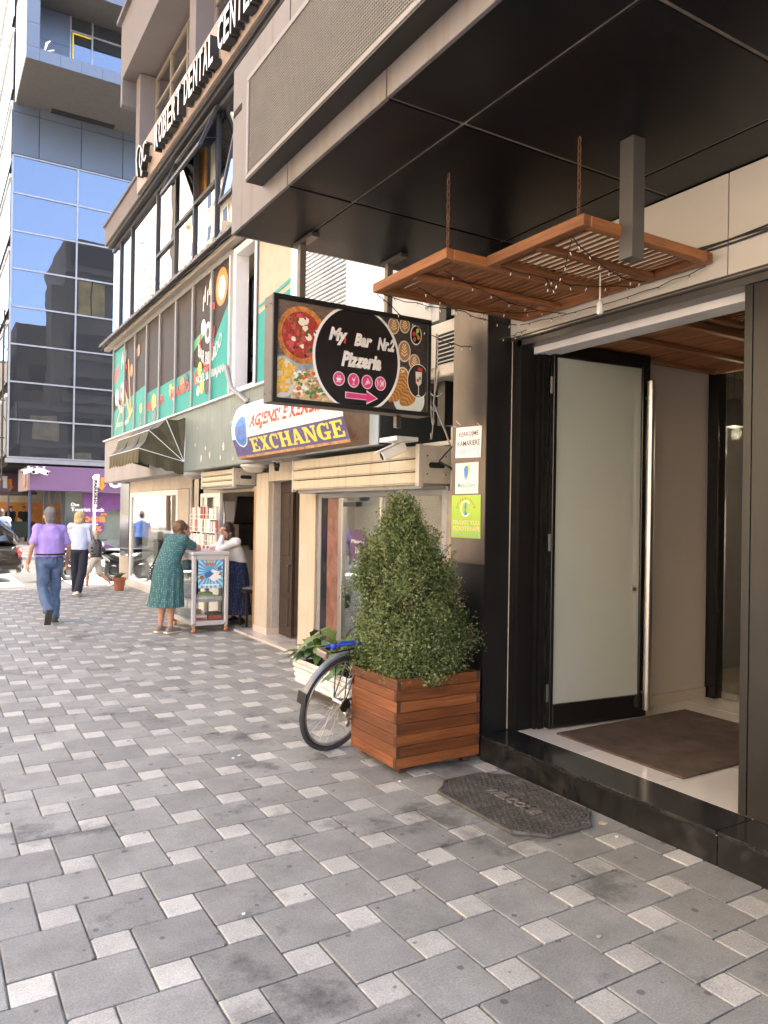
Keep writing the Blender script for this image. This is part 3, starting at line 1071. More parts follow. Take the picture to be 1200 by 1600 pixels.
m.build('foot', wood_end, PL)
B((px0 + .031, py0 + .031, .08), (px1 - .031, py1 - .031, .55)).build('soil', soil, PL)

def leaf_cloud(pts, nrm, size, var=.35, asp=.55, seed=0, fold=.25, tones=None):
    """many single leaves: a bent diamond of two triangles each"""
    g_ = np.random.default_rng(seed)
    n = len(pts)
    d = nrm + g_.normal(0, .55, (n, 3))
    d /= np.linalg.norm(d, axis=1)[:, None]
    t = np.cross(d, g_.normal(0, 1, (n, 3)))
    t /= np.linalg.norm(t, axis=1)[:, None] + 1e-9
    s_ = size * (1 + var * g_.uniform(-1, 1, n))[:, None]
    w = np.cross(d, t)
    a = pts
    tip = pts + (t * .8 + d * .45) * s_ * 2
    mid = (a + tip) / 2
    v = np.stack([a, mid + w * s_ * asp + d * s_ * fold, tip, mid - w * s_ * asp + d * s_ * fold], 1).reshape(-1, 3)
    me = bpy.data.meshes.new('foliage')
    me.vertices.add(n * 4)
    me.vertices.foreach_set('co', v.ravel())
    me.loops.add(n * 4)
    me.loops.foreach_set('vertex_index', np.arange(n * 4))
    me.polygons.add(n)
    me.polygons.foreach_set('loop_start', np.arange(n) * 4)
    me.polygons.foreach_set('loop_total', np.full(n, 4))
    me.update()
    at = me.attributes.new('tone', 'FLOAT', 'FACE')
    at.data.foreach_set('value', g_.uniform(0, 1, n) if tones is None else np.clip(tones + g_.normal(0, .22, n), 0, 1))
    return me

def leaf_mat(name, c0, c1, c2, scale=3.0, dead=None, dead_at=None):
    m, n, l, b = nt_new(name)
    geo = n.new('ShaderNodeNewGeometry')
    at = n.new('ShaderNodeAttribute')
    at.attribute_name = 'tone'
    f = ramp(n, l, nz(n, l, geo.outputs['Position'], scale, 4, .6), .35, .65)
    c = mixc(n, l, f, c0, c1)
    hi = ramp(n, l, at.outputs['Fac'], .35, 1.0)
    c = mixc(n, l, hi, c, c2)
    c = mixc(n, l, 1.0, c, ramp(n, l, at.outputs['Fac'], .0, .45, (.55, .58, .55, 1), (1, 1, 1, 1)), 'MULTIPLY')
    if dead:
        d = ramp(n, l, nz(n, l, geo.outputs['Position'], 2.2, 3, .5), dead_at, dead_at + .05)
        c = mixc(n, l, d, c, dead)
    l.new(c, b.inputs['Base Color'])
    b.inputs['Roughness'].default_value = .45
    b.inputs['Specular IOR Level'].default_value = .35
    tr = n.new('ShaderNodeBsdfTranslucent')
    l.new(mixc(n, l, 1.0, c, (1.1, 1.2, .6), 'MULTIPLY'), tr.inputs[0])
    mx = n.new('ShaderNodeMixShader')
    mx.inputs[0].default_value = .3
    l.new(b.outputs[0], mx.inputs[1])
    l.new(tr.outputs[0], mx.inputs[2])
    l.new(mx.outputs[0], n['Material Output'].inputs[0])
    MATS[name] = m
    return m
box_leaf = leaf_mat('boxwood leaves', (.085, .125, .042), (.14, .185, .065), (.27, .31, .13), 5)
dead_leaf = leaf_mat('dry leaves', (.3, .2, .12), (.36, .26, .17), (.42, .32, .24), 6)
twig_m = M('twig bark', (.14, .085, .05), .9, var=.3, scale=20)

def boxwood(label, cx, cy, z0, z1, rad, n, seed, tips=True, lean=(0, 0)):
    g_ = np.random.default_rng(seed)
    t = thing('boxwood_shrub', label, 'shrub', (cx, cy, z0))
    H = z1 - z0
    tw = MB()
    pts, nrm, dpts, dn, tn = [], [], [], [], []
    # silhouette radius by height
    hs = np.array([0, .1, .25, .5, .68, .8, .9, 1.0])
    rs = np.array([.93, 1.0, .98, .85, .62, .4, .2, .03])
    for i in range(560):
        u = g_.uniform(0, 1) ** 1.15
        a = g_.uniform(0, 2 * math.pi)
        rr = rad * np.interp(u, hs, rs)
        lump = .83 + .26 * mnoise.noise(Vec((math.cos(a) * 1.6 + seed, math.sin(a) * 1.6, u * 4.2))) + .17 * mnoise.noise(Vec((math.cos(a) * 4 + seed, math.sin(a) * 4, u * 9)))
        q = g_.uniform(.5, 1.0) ** .6
        r_ = rr * lump * q
        base = np.array([cx + .05 * math.cos(a), cy + .05 * math.sin(a), z0 + u * H * .45])
        tip = np.array([cx + lean[0] * u + r_ * math.cos(a), cy + lean[1] * u + r_ * math.sin(a), z0 + u * H])
        if i % 3 == 0:
            mid = (base + tip) / 2 + np.array([0, 0, -.03])
            tw.tube([base, mid, tip], [.006, .004, .0015], 4)
        out = np.array([math.cos(a), math.sin(a), .45])
        k = int(n / 560 * (.5 + q))
        sp = g_.normal(0, 1, (k, 3)) * np.array([.034, .034, .044]) * (rad / .45)
        pp = tip + sp
        bad = (math.cos(a - R(-25)) > .82 and .12 < u < .65 and g_.uniform() < .4)
        (dpts if bad else pts).append(pp)
        (dn if bad else nrm).append(np.tile(out, (k, 1)))
        if not bad:
            tn.append(np.full(k, g_.uniform(.1, .85)))
    if tips:
        for i in range(95):
            a = g_.uniform(0, 2 * math.pi)
            u = g_.uniform(.55, 1.0)
            rr = rad * np.interp(u, hs, rs) * .85
            p0 = np.array([cx + lean[0] * u + rr * math.cos(a), cy + lean[1] * u + rr * math.sin(a), z0 + u * H - .03])
            d = np.array([math.cos(a) * .6, math.sin(a) * .6, 1.0])
            d /= np.linalg.norm(d)
            L = g_.uniform(.05, .19)
            tw.tube([p0, p0 + d * L], [.003, .001], 4)
            k = int(L * 330)
            s_ = g_.uniform(0, 1, k)
            pts.append(p0 + d * L * s_[:, None] + g_.normal(0, .011, (k, 3)))
            nrm.append(np.tile(d, (k, 1)))
            tn.append(np.full(k, g_.uniform(.5, .95)))
    T_ = np.concatenate(tn)
    P_, N_ = np.concatenate(pts), np.concatenate(nrm)
    keep = P_[:, 2] > z0 - .05
    putw('foliage', leaf_cloud(P_[keep], N_[keep], .0105, seed=seed, tones=T_[keep]), box_leaf, t, kind='stuff')
    if dpts:
        putw('dry_foliage', leaf_cloud(np.concatenate(dpts)[::2], np.concatenate(dn)[::2], .0085, seed=seed + 1), dead_leaf, t, kind='stuff')
    for i in range(26 if rad > .3 else 0):
        a = g_.uniform(0, 2 * math.pi)
        e = Vec((cx + .3 * math.cos(a), cy + .3 * math.sin(a), z0 + g_.uniform(.15, .6)))
        tw.tube([(cx + .03 * math.cos(a), cy + .03 * math.sin(a), z0 - .05), (cx + .12 * math.cos(a), cy + .12 * math.sin(a), z0 + .12), e], [.009, .006, .002], 5)
    tw.build('branches', twig_m, t)
boxwood('tall cone shaped boxwood shrub with dry patches growing in the timber planter', 2.9, 4.33,   .6, 1.71, .45, 66000, 3, lean=(-.12, .02))
PL2 = thing('clay_pot', 'round clay pot at the foot of the right pillar, mostly out of the picture', 'flower pot', (3.42, 1.86, .172))
MB().lathe((3.42, 1.86, .172), [(.08, 0), (.12, .18), (.13, .18), (.13, .22), (.115, .22), (.11, .19)], 20).build('pot', M('terracotta', (.33, .11, .06), .7, var=.12), PL2, smooth=True)
boxwood('small pale green leafy shrub poking in beside the right pillar', 3.42, 1.86, .38, .8, .17, 2600, 8, False)
# ---------------------------------------------------------------- long shop building next door
EB = thing('shop_building', 'long shabby shop building with shutters, green grey band, billiard posters and glazed clinic floor', 'building', (4, 12, 0))
m = MB().box((4.6, 4.48, 3.3), (13, 18.4, 7.9)).box((4.6, 4.48, 7.9), (13, 15.7, 13)).box((6.5, 4.7, 0), (13, 18.4, 3.3))
m.build('inner_block', M('building core', (.13, .115, .105), .9, var=.4, scale=.5), EB)
# ground floor, from the near end
B((3.98, 4.47, 0), (4.3, 5.42, 3.3)).build('wall', grey_render, EB)
B((3.955, 5.2, 0), (3.98, 5.44, 1.88)).build('wall_strip', M('ochre strip', (.3, .26, .2), .7, var=.2), EB)
B((3.9, 5.42, .0), (4.25, 8.02, .12)).build('shop_step', M('pale step', (.5, .47, .43), .35, var=.1), EB)
m = MB().box((3.95, 5.42, .12), (4.02, 5.5, 1.92)).box((3.95, 5.5, 1.84), (4.02, 7.98, 1.92)).box((3.95, 7.9, .12), (4.02, 7.98, 1.839))
m.build('shop_frame', grey_frame, EB, bevel=.003)
B((3.96, 7.76, .12), (4.01, 7.898, 1.838)).build('dark_reveal', black_st, EB)
B((3.965, 7.47, .12), (4.0, 7.758, 1.838)).build('marble_panel', marble_r, EB)
m = MB().box((3.95, 7.38, .12), (4.0, 7.469, 1.838)).box((3.955, 6.56, .12), (3.995, 6.6, 1.838))
m.build('door_post', alu, EB, bevel=.003)
B((3.97, 6.6, .12), (3.98, 7.38, 1.838)).build('glass_door', shop_glass, EB)
B((3.97, 5.5, .12), (3.98, 6.56, 1.838)).build('shop_window', shop_glass, EB)
B((3.94, 7.05, 1.74), (3.968, 7.33, 1.79)).build('door_closer', black_sat, EB)
m = MB().box((5.3, 4.5, .05), (5.35, 6.95, 2.3)).box((4.9, 7.95, .05), (6.5, 8.0, 2.3)).box((4.3, 4.6, .05), (6.4, 4.64, 2.3))
m.build('shop_partition', M('pale green grey partition', (.5, .52, .47), .5, var=.05), EB)
B((4.4, 6.95, .05), (4.42, 7.9, 2.2)).build('white_screen', M('white screen', (.66, .68, .64), .5, var=.04), EB)
B((3.9, 4.5, .0), (6.5, 13.7, .02)).build('shop_floor', M('shop floor', (.4, .36, .3), .2, var=.1), EB)
B((4.05, 4.5, 2.3), (6.5, 18.2, 2.34)).build('shop_ceiling', M('shop ceiling', (.55, .53, .5), .8), EB)
m = MB()
k = Pl((3.9675, 6.5, 0), (0, -1, 0), (0, 0, 1), (-1, 0, 0))
MB().poly(circ(-.55, 1.33, .165, n=28), k, 0, .002).build('round_sticker', pr_purple, EB)
text(m, 'Maison', k, -.68, 1.35, -.42, 1.39, .0025)
text(m, 'Yuli', k, -.6, 1.24, -.49, 1.31, .0025, 0, .3)
m.build('sticker_lettering', pr_white, EB)
for y, z, w_, h_, c in ((5.75, 1.1, .5, .35, M('print beige', (.55, .4, .22), .5)), (5.9, 1.5, .45, .25, pr_teal2), (6.2, 1.38, .2, .16, pr_red), (6.1, .85, .35, .25, pr_white), (5.62, 1.6, .12, .3, pr_yellow)):
    B((4.5, y - w_ / 2, z), (4.52, y + w_ / 2, z + h_)).build('shop_reflection_card', c, EB)  # added coloured cards stand in for reflections in the glass and goods inside
# entrance with the brown door
B((3.925, 8.0, 0), (4.35, 8.44, 2.2)).build('pillar', cream, EB, bevel=.006)
B((3.925, 9.43, .0), (4.35, 9.86, 2.2)).build('pillar', cream, EB, bevel=.006)
B((3.99, 9.40, .12), (4.35, 9.428, 2.08)).build('roughcast_reveal', grey_render, EB)
B((3.915, 9.39, 0), (4.36, 9.868, .12)).build('pillar_base', M('base tile', (.58, .5, .42), .5, var=.1), EB)
B((3.927, 8.02, 2.08), (4.35, 9.425, 2.32)).build('door_lintel', cream, EB)
B((3.935, 9.862, 0), (4.0, 9.96, 2.03)).build('timber_post', wood('raw timber', (.5, .3, .13), (.38, .21, .09), 2, .6, .1, False), EB, bevel=.004)
D2 = B((4.08, 8.97, .05), (4.125, 9.36, 2.07)).build('brown_door', brown_door, EB)
for z in (.18, .62, 1.1, 1.58):
    B((4.066, 9.06, z), (4.0795, 9.27, z + .36)).build('door_panel', brown_door, D2, bevel=.012)
MB().tube([(4.08, 8.99, .98), (4.04, 8.99, .98), (4.035, 9.06, .98)], .009, 6).build('handle', chan_m, D2)
B((4.084, 8.44, .05), (4.12, 8.5, 2.07)).build('door_jamb', brown_door, EB)
m = MB().box((4.35, 8.38, .02), (6.4, 8.43, 2.3)).box((4.36, 9.44, .02), (6.4, 9.48, 2.3)).box((5.2, 8.43, .02), (5.25, 9.44, 2.3))
m.build('hallway_wall', M('hallway paint', (.5, .43, .38), .6, var=.06), EB)
B((5.195, 8.43, .02), (5.2, 9.44, .25)).build('hallway_skirting', marble_r, EB)
B((3.72, 8.02, 0), (4.3, 10.1, .035)).build('threshold', M('polished threshold', (.55, .5, .45), .18, var=.1, dirt=(.3, .27, .24), dscale=3), EB, bevel=.006)
# kiosk opening
m = MB().box((4.05, 9.9, .02), (5.6, 9.94, 2.3)).box((5.55, 9.94, .02), (5.6, 12.45, 2.3)).box((4.05, 12.45, .02), (5.6, 12.5, 2.3))
m.build('kiosk_wall', M('kiosk paint', (.42, .37, .31), .7, var=.1), EB)
B((4.95, 11.4, .98), (5.54, 12.44, 1.02)).build('kiosk_shelf', wood_px, EB)
B((4.03, 10.02, 1.97), (4.1, 12.5, 2.04)).build('kiosk_header', cream, EB)
m = MB().box((3.98, 11.52, .02), (4.03, 11.58, 1.97)).box((3.98, 12.44, .02), (4.03, 12.5, 1.97)).box((3.982, 11.58, 1.9), (4.028, 12.44, 1.97)).box((3.982, 11.58, .02), (4.028, 12.44, .5))
m.build('kiosk_window_frame', white_frame, EB, bevel=.003)
B((4.0, 11.58, .5), (4.01, 12.44, 1.9)).build('kiosk_window', shop_glass, EB)
MB().tube([(3.8, 12.56, .0), (3.8, 12.56, 2.05)], .018, 8).build('drain_pipe', grey_frame, EB, smooth=True)
# far shop front
for i in range(7):
    B((3.965, 12.95 + i * .664, 2.075), (4.1, 12.95 + (i + 1) * .664 - .006, 2.36)).build('stone_panel', stone_lt, EB, bevel=.003)
for z0, z1 in ((.1, .75), (.755, 1.4), (1.405, 2.07)):
    B((3.965, 12.96, z0), (4.2, 13.78, z1)).build('stone_panel', stone_lt, EB, bevel=.003)
B((3.99, 12.62, .02), (4.2, 12.95, 2.3)).build('dark_reveal', black_st, EB)
m = MB().box((3.965, 13.8, .12), (4.03, 13.9, 2.07)).box((3.965, 17.42, .12), (4.03, 17.55, 2.07)).box((3.967, 13.9, 1.97), (4.028, 17.42, 2.07)).box((3.967, 13.9, .12), (4.028, 17.42, .2))
m.build('window_frame', white_frame, EB, bevel=.004)
B((3.99, 13.9, .2), (4.0, 17.42, 1.97)).build('shop_window', shop_glass, EB)
for z0, z1, mt in ((.0, .62, stone_lt), (.62, 2.42, black_st)):
    B((3.95, 17.56, z0), (4.6, 18.45, z1 - .004)).build('corner_pillar', mt, EB, bevel=.006)
B((3.9, 12.6, 0), (4.2, 17.56, .115)).build('plinth', M('plinth', (.62, .59, .55), .6, var=.1), EB, bevel=.005)
m = MB().box((6.3, 13.75, .1), (6.35, 17.6, 2.3)).box((4.1, 13.74, .1), (6.3, 13.79, 2.3)).box((4.6, 17.5, .1), (6.3, 17.55, 2.3))
m.build('back_shop_wall', M('back shop paint', (.5, .5, .49), .6, var=.06), EB)
m = MB()
for i in range(24):
    m.tube([(4.25 + .02 * math.sin(i), 16.2 + i * .05, .22), (4.25 + .02 * math.sin(i), 16.2 + i * .05, 1.95)], .028, 6)
m.build('pleated_blind', M('pale blind', (.6, .6, .58), .8), EB, smooth=True)
# first floor slab, band and underside
for i in range(8):
    y0, y1 = 6.04 + i * 1.56, 6.04 + (i + 1) * 1.56 - .004
    B((3.61, y0, 2.31), (4.2, y1, 2.36)).build('soffit_board', soffit_gr, EB)
    mt = band_lt if i == 0 else (band_m if i < 5 else M('grey rendered band', (.34, .32, .32), .8, var=.1, scale=2))
    B((3.598, y0, 2.315), (3.612, y1, 3.262)).build('band_sheet', mt, EB, bevel=.002)
B((3.612, 6.026, 2.312), (4.6, 6.038, 3.27)).build('band_end_sheet', band_dk, EB)
B((3.613, 6.04, 2.36), (4.6, 18.5, 3.26)).build('band_core', dark_in, EB)
B((3.6, 18.5, 2.31), (4.6, 18.52, 3.28)).build('band_end_sheet', soffit_gr, EB)
B((3.55, 6.02, 3.264), (3.7, 18.55, 3.29)).build('drip_ledge', white_paint, EB, bevel=.004)
m = MB()
kb = Pl((3.598, 12, 0), (0, -1, 0), (0, 0, 1), (-1, 0, 0))
for y, z, r_ in ((9.35, 2.42, .035), (9.5, 2.62, .03), (9.8, 2.55, .05), (9.9, 2.4, .028), (10.3, 2.58, .06), (10.42, 2.44, .04), (10.9, 2.5, .045), (11.1, 2.62, .03), (11.3, 2.47, .05), (11.6, 2.7, .03), (9.2, 2.78, .02), (10.0, 2.9, .03), (10.8, 3.0, .02), (11.5, 2.95, .02)):
    n_ = 9
    m.poly([(12 - y + r_ * .6 * rnd.uniform(.7, 1.2) * math.cos(2 * math.pi * i / n_), z + r_ * rnd.uniform(.7, 1.3) * math.sin(2 * math.pi * i / n_)) for i in range(n_)], kb, .0005, .003)
m.build('flaked_paint', paint_chip, EB)['kind'] = 'stuff'
# first floor: billiard bar windows
kw = Pl((3.68, 18.1, 3.3), (0, -1, 0), (0, 0, 1), (-1, 0, 0))
divs = [18.1, 16.96, 16.02, 15.06, 14.11, 13.06, 12.1, 11.15, 10.24]
ZT = 2.06
m = MB()
for y in divs:
    m.box((3.66, y - .035, 3.3), (3.74, y + .035, 5.36))
m.build('window_post', grey_frame, EB, bevel=.003)
m = MB().box((3.662, 10.275, 3.291), (3.738, 18.1, 3.345)).box((3.662, 10.275, 5.31), (3.738, 18.1, 5.4))
m.build('window_rail', grey_frame, EB)
B((3.645, 10.29, 3.35), (3.66, 10.32, 5.3)).build('poster_edge', pr_white, EB)
for i in range(8):
    a, b_ = 18.1 - divs[i] + .037, 18.1 - divs[i + 1] - .037
    wdw = MB().poly(rect(a, .045, b_, 2.01), kw, -.03, -.012).build('window_pane', film_dark, EB)
    m = MB()
    if i < 3:
        m.poly([(a, .045), (b_, .045), (b_, [.75, .8, .85][i]), (a, [.62, .72, .8][i])], kw, -.012, -.01)
        if i == 0:
            m.poly([(a, 1.0), (b_, .7), (b_, 1.98), (a, 1.98)], kw, -.012, -.0095)
    elif i < 6:
        m.poly([(a, .045), (b_, .045), (b_, .68), (a, .66)], kw, -.012, -.01)
    elif i == 6:
        m.poly([(a, .045), (b_, .045), (b_, .5), (a, .7)], kw, -.012, -.01)
    else:
        m.poly([(a, .045), (b_, .045), (b_, 1.5), (a, .9)], kw, -.012, -.01)
    m.build('teal_print', teal, wdw)
def ball(mb, cx, cy, r_, d=.001):
    mb.poly(circ(cx, cy, r_, r_ * 1.12, 14), kw, -.0095 + d, -.0085 + d)
sets = {'white': ([(.35, .92, .17), (.85, 1.02, .16), (1.0, .9, .13), (6.52, 1.25, .11), (6.75, 1.12, .15), (4.95, .42, .12), (6.3, .28, .07)], pr_white),
        'red': ([(.22, 1.42, .15), (.45, 1.5, .12), (5.0, .5, .08), (6.22, .5, .12)], pr_red),
        'yellow': ([(3.6, .42, .15), (2.6, .42, .09), (6.38, .62, .1), (6.5, .32, .1), (4.75, .5, .1)], pr_yellow),
        'black': ([(6.75, 1.12, .075), (.85, 1.02, .07), (2.6, .15, .1), (3.65, .18, .13), (6.75, .3, .12)], pr_black),
        'orange': ([(1.75, 1.32, .12), (2.35, 1.63, .11), (5.45, .5, .12)], pr_orange),
        'purple': ([(2.2, 1.58, .1), (5.7, .55, .1)], pr_purple)}
for nm, (lst, mt) in sets.items():
    m = MB()
    for q, (cx, cy, r_) in enumerate(lst):
        ball(m, cx, cy, r_, .001 + .0012 * (list(sets).index(nm)) + q * 1e-4)
    m.build('printed_balls', mt, EB)
m = MB()
for k_, (p, q, w_) in enumerate((((.3, .2), (.95, .75), .04), ((1.2, .95), (1.7, .35), .05), ((1.75, .35), (1.45, 1.6), .04), ((1.5, .3), (1.9, .5), .05))):
    dx, dy = q[0] - p[0], q[1] - p[1]
    L = math.hypot(dx, dy)
    nx, ny = -dy / L * w_, dx / L * w_
    m.poly([(p[0] + nx, p[1] + ny), (q[0] + nx, q[1] + ny), (q[0] - nx, q[1] - ny), (p[0] - nx, p[1] - ny)], kw, -.004, -.003 + k_ * 2e-4)
m.build('printed_cue', P('cue', (.6, .36, .1)), EB)
m = MB()
for cx, w0 in ((6.72, .36), (1.0, .3)):
    for k_ in range(10):
        a0, a1 = math.pi * (1.0 + k_ * .1), math.pi * (1.0 + (k_ + 1) * .1)
        m.poly([(cx + w0 * math.cos(a0), 1.15 + .55 * math.sin(a0)), (cx + w0 * math.cos(a1), 1.15 + .55 * math.sin(a1)), (cx + (w0 - .035) * math.cos(a1), 1.15 + .5 * math.sin(a1)), (cx + (w0 - .035) * math.cos(a0), 1.15 + .5 * math.sin(a0))], kw, -.0024, -.0018)
    m.poly([(cx + .1, 1.5), (cx + w0, 1.4), (cx + w0, 1.5), (cx + .14, 1.58)], kw, -.0023, -.0017)
    m.poly([(cx - .14, .6), (cx + .14, .6), (cx, .45)], kw, -.0022, -.0016)
m.build('printed_outline', pr_red, EB)
m = MB()
for cx in (6.72, 1.0):
    for k_, (dx, dy) in enumerate(((-.2, 1.5), (-.12, 1.62), (.0, 1.55), (.1, 1.68), (.2, 1.6))):
        m.poly([(cx + dx - .02, dy), (cx + dx + .02, dy), (cx + dx + .035, dy + .26), (cx + dx - .01, dy + .2)], kw, -.0025, -.0016 + k_ * 1e-4)
m.build('printed_splash', pr_white, EB)
m = MB()
m.poly(circ(7.35, 1.68, .26, .28, 20), kw, -.0085, -.0075)
m.build('printed_glow', pr_orange, EB)
MB().poly(circ(7.36, 1.66, .15, .18, 20), kw, -.0074, -.0068).build('printed_moon', P('cream', (.85, .75, .6)), EB)
MB().poly([(6.05, .95), (6.6, 1.12), (6.62, 1.22), (6.05, 1.12)], kw, -.0085, -.0078).build('printed_cloth', green_pr, EB)
m = MB()
text(m, 'BAR BILARDO', kw, 6.3, .62, 7.4, .82, -.0012, .012, 0, 0, lambda u, v: (u, v + .22 * ((u - 6.85) / .55) ** 2))
text(m, 'NOEL & BRAJAN', kw, 6.2, .36, 7.5, .52, -.0012, .012)
text(m, 'NOEL & BRAJAN', kw, .45, .2, 1.55, .32, -.0012, .012)
text(m, 'BILARDO', kw, .5, .5, 1.4, .64, -.0012, .012, 0, 0, lambda u, v: (u, v + .2 * ((u - .95) / .45) ** 2))
m.build('white_lettering', pr_white, EB)
m = MB()
text(m, 'BAR', kw, 3.1, .3, 3.45, .47, .0006, .02)
text(m, 'CAFE', kw, 3.75, .32, 4.3, .49, .0006, .02)
text(m, 'BILARDO', kw, 4.75, .34, 5.85, .51, .0006, .02)
m.build('red_lettering', pr_red, EB)
# open casement, poster pane, louvre and white wall to the right
W1 = MB().box((3.665, 10.1, 3.3), (3.86, 10.2, 5.36)).box((3.665, 9.34, 3.3), (3.76, 9.4, 5.36)).box((3.667, 9.4, 5.26), (3.85, 10.1, 5.36)).box((3.667, 9.4, 3.3), (3.85, 10.1, 3.38)).build('open_window', white_frame, EB, bevel=.004)
for i, (z, c) in enumerate(((3.4, marble_r), (3.75, white_in), (4.0, M('tan shelf', (.4, .3, .2), .7)), (4.3, marble_r), (4.5, white_in))):
    B((4.1, 9.35, z), (4.5, 10.6, z + [.25, .2, .26, .1, .6][i])).build('shelf_stack', c, W1)
MB().box((3.69, 8.24, 3.3), (3.7, 9.3, 5.36)).build('poster_pane', M('print sand', (.52, .34, .25), .35, var=.1), EB)
MB().add([(3.688, 9.3, 3.3), (3.688, 8.24, 3.3), (3.688, 8.24, 4.35), (3.688, 9.3, 4.25)], [(0, 1, 2, 3)]).add([(3.684, 9.3, 4.32), (3.684, 8.24, 4.42), (3.684, 8.24, 4.47), (3.684, 9.3, 4.36)], [(0, 1, 2, 3)]).build('teal_print', teal, EB)
m = MB().box((3.68, 9.3, 3.3), (3.72, 9.34, 5.36)).box((3.68, 8.2, 3.3), (3.72, 8.24, 5.36))
m.build('window_post', dark_frame, EB)
for i in range(44):
    z = 3.32 + i * .046
    B((3.66, 6.82, z), (3.7, 8.0, z + .016)).build('louvre_slat', white_paint, EB)
m = MB().box((3.655, 7.98, 3.3), (3.71, 8.2, 5.36)).box((3.655, 6.76, 3.3), (3.71, 6.82, 5.36))
m.build('louvre_frame', white_paint, EB)
for y, z in ((7.2, 4.25), (7.2, 4.95)):
    MB().lathe((3.78, y, z), [(.33, 0), (.33, .04), (.05, .05)], 24, (-1, 0, 0)).build('fan_grille', M('purple grey fan', (.06, .05, .09), .6), EB, smooth=True)
B((3.83, 6.8, 3.3), (3.86, 8.2, 5.36)).build('unit_back', white_in, EB)
for y0, y1, mt in ((6.04, 6.76, white_paint), (5.3, 6.03, M('pale grey wall', (.46, .45, .43), .7, var=.08)), (4.5, 5.296, M('pale grey wall', (.46, .45, .43), .7))):
    B((3.67, y0, 3.3), (3.95, y1, 5.5)).build('wall_panel', mt, EB)
MB().tube([(3.6, 5.52, 4.4), (3.6, 5.5, 3.95), (3.63, 5.42, 3.7), (3.62, 5.3, 3.42)], .022, 8).build('hanging_pipe', white_pl, EB, smooth=True)
m = MB().box((3.62, 5.02, 2.4), (3.75, 5.12, 4.2)).box((3.6, 4.78, 2.4), (3.75, 4.85, 4.2))
m.build('dark_pipe', black_sat, EB)
# corrugated eave over the bar windows
m = MB().box((3.56, 8.3, 5.4), (3.68, 18.62, 5.47))
m.build('eave_board', M('weathered board', (.38, .33, .28), .8, var=.15, scale=4), EB)
for i in range(37):
    y = 8.4 + i * .277
    MB().add([(3.44, y, 5.47), (3.44, y + .27, 5.475), (3.9, y + .27, 5.70), (3.9, y, 5.70), (3.44, y, 5.485), (3.44, y + .09, 5.54), (3.44, y + .27, 5.485), (3.9, y + .27, 5.715), (3.9, y + .09, 5.77), (3.9, y, 5.715)],
             [(0, 4, 5, 6, 1), (4, 9, 8, 5), (5, 8, 7, 6), (0, 1, 2, 3), (0, 3, 9, 4), (1, 6, 7, 2)]).build('roof_sheet', M('grey roof sheet', (.2, .19, .19), .6, metal=.2, var=.25, scale=6), EB)
m = MB().tube([(3.5, y / 10, 5.44 + .02 * math.sin(y * .7)) for y in range(84, 187, 3)], .012, 5)
m.build('eave_cable', cable_m, EB)
# second floor: clinic glazing
muls = [18.5, 17.62, 16.55, 14.5, 13.25, 12.17, 11.08, 10.0, 8.9]
for i in range(8):
    y1, y0 = muls[i], muls[i + 1]
    m = MB().box((3.68, y0, 5.6), (3.76, y0 + .045, 7.78)).box((3.682, y0 + .056, 7.7), (3.758, y1, 7.78)).box((3.682, y0 + .056, 5.6), (3.758, y1, 5.68))
    tz = {3: 6.45, 4: 6.62, 5: 6.65}.get(i)
    if tz:
        m.box((3.682, y0 + .056, tz), (3.758, y1, tz + .06))
    w_ = m.build('window', dark_frame, EB, bevel=.003)
    if i == 5:
        B((3.72, y0 + .056, 5.68), (3.73, y1, tz)).build('pane', win_glass, w_)
        B((3.95, y0, 6.2), (4.0, y1, 7.7)).build('blind', M('cream blind', (.6, .55, .45), .8), w_)
    else:
        B((3.72, y0 + .056, 5.68), (3.73, y1, 7.7)).build('pane', win_glass, w_)
    if i == 4:
        m = MB()
        for k_ in range(16):
            m.tube([(3.9, y0 + .1 + k_ * .06, 5.7), (3.9, y0 + .1 + k_ * .06, 7.7)], .035, 6)
        m.build('curtain', M('orange curtain', (.55, .25, .08), .9), w_)
B((4.5, 8.5, 5.5), (4.55, 18.3, 7.8)).build('clinic_wall', M('clinic paint', (.5, .47, .42), .8), EB)
# projecting open sashes
for y0, y1, zt, zb, out_ in ((10.95, 13.18, 7.74, 7.1, .26), (9.6, 10.12, 7.15, 5.9, .24)):
    a, d = Vec((3.66, y0, zt)), Vec((-out_, 0, zb - zt))
    sN = MB()
    for yy in (y0, y1 - .05):
        sN.beam(a + Vec((0, yy - y0 + .025, 0)), a + d + Vec((0, yy - y0 + .025, 0)), .05, .05, (1, 0, 0))
    for t_ in (.03, .97):
        sN.beam(a + d * t_ + Vec((0, .05, 0)), a + d * t_ + Vec((0, y1 - y0 - .05, 0)), .05, .05, (1, 0, 0))
    s2 = sN.build('open_sash', dark_frame, EB)
    n_ = d.cross(Vec((0, 1, 0))).normalized() * .006
    MB().obx(a + d / 2 + Vec((0, (y1 - y0) / 2, 0)), d * .47, Vec((0, (y1 - y0) / 2 - .05, 0)), n_).build('pane', win_glass, s2)
    MB().tube([(3.7, y0 + .1, zb + .2), a + d * .8 + Vec((0, .06, 0))], .008, 5).build('stay', black_sat, s2)
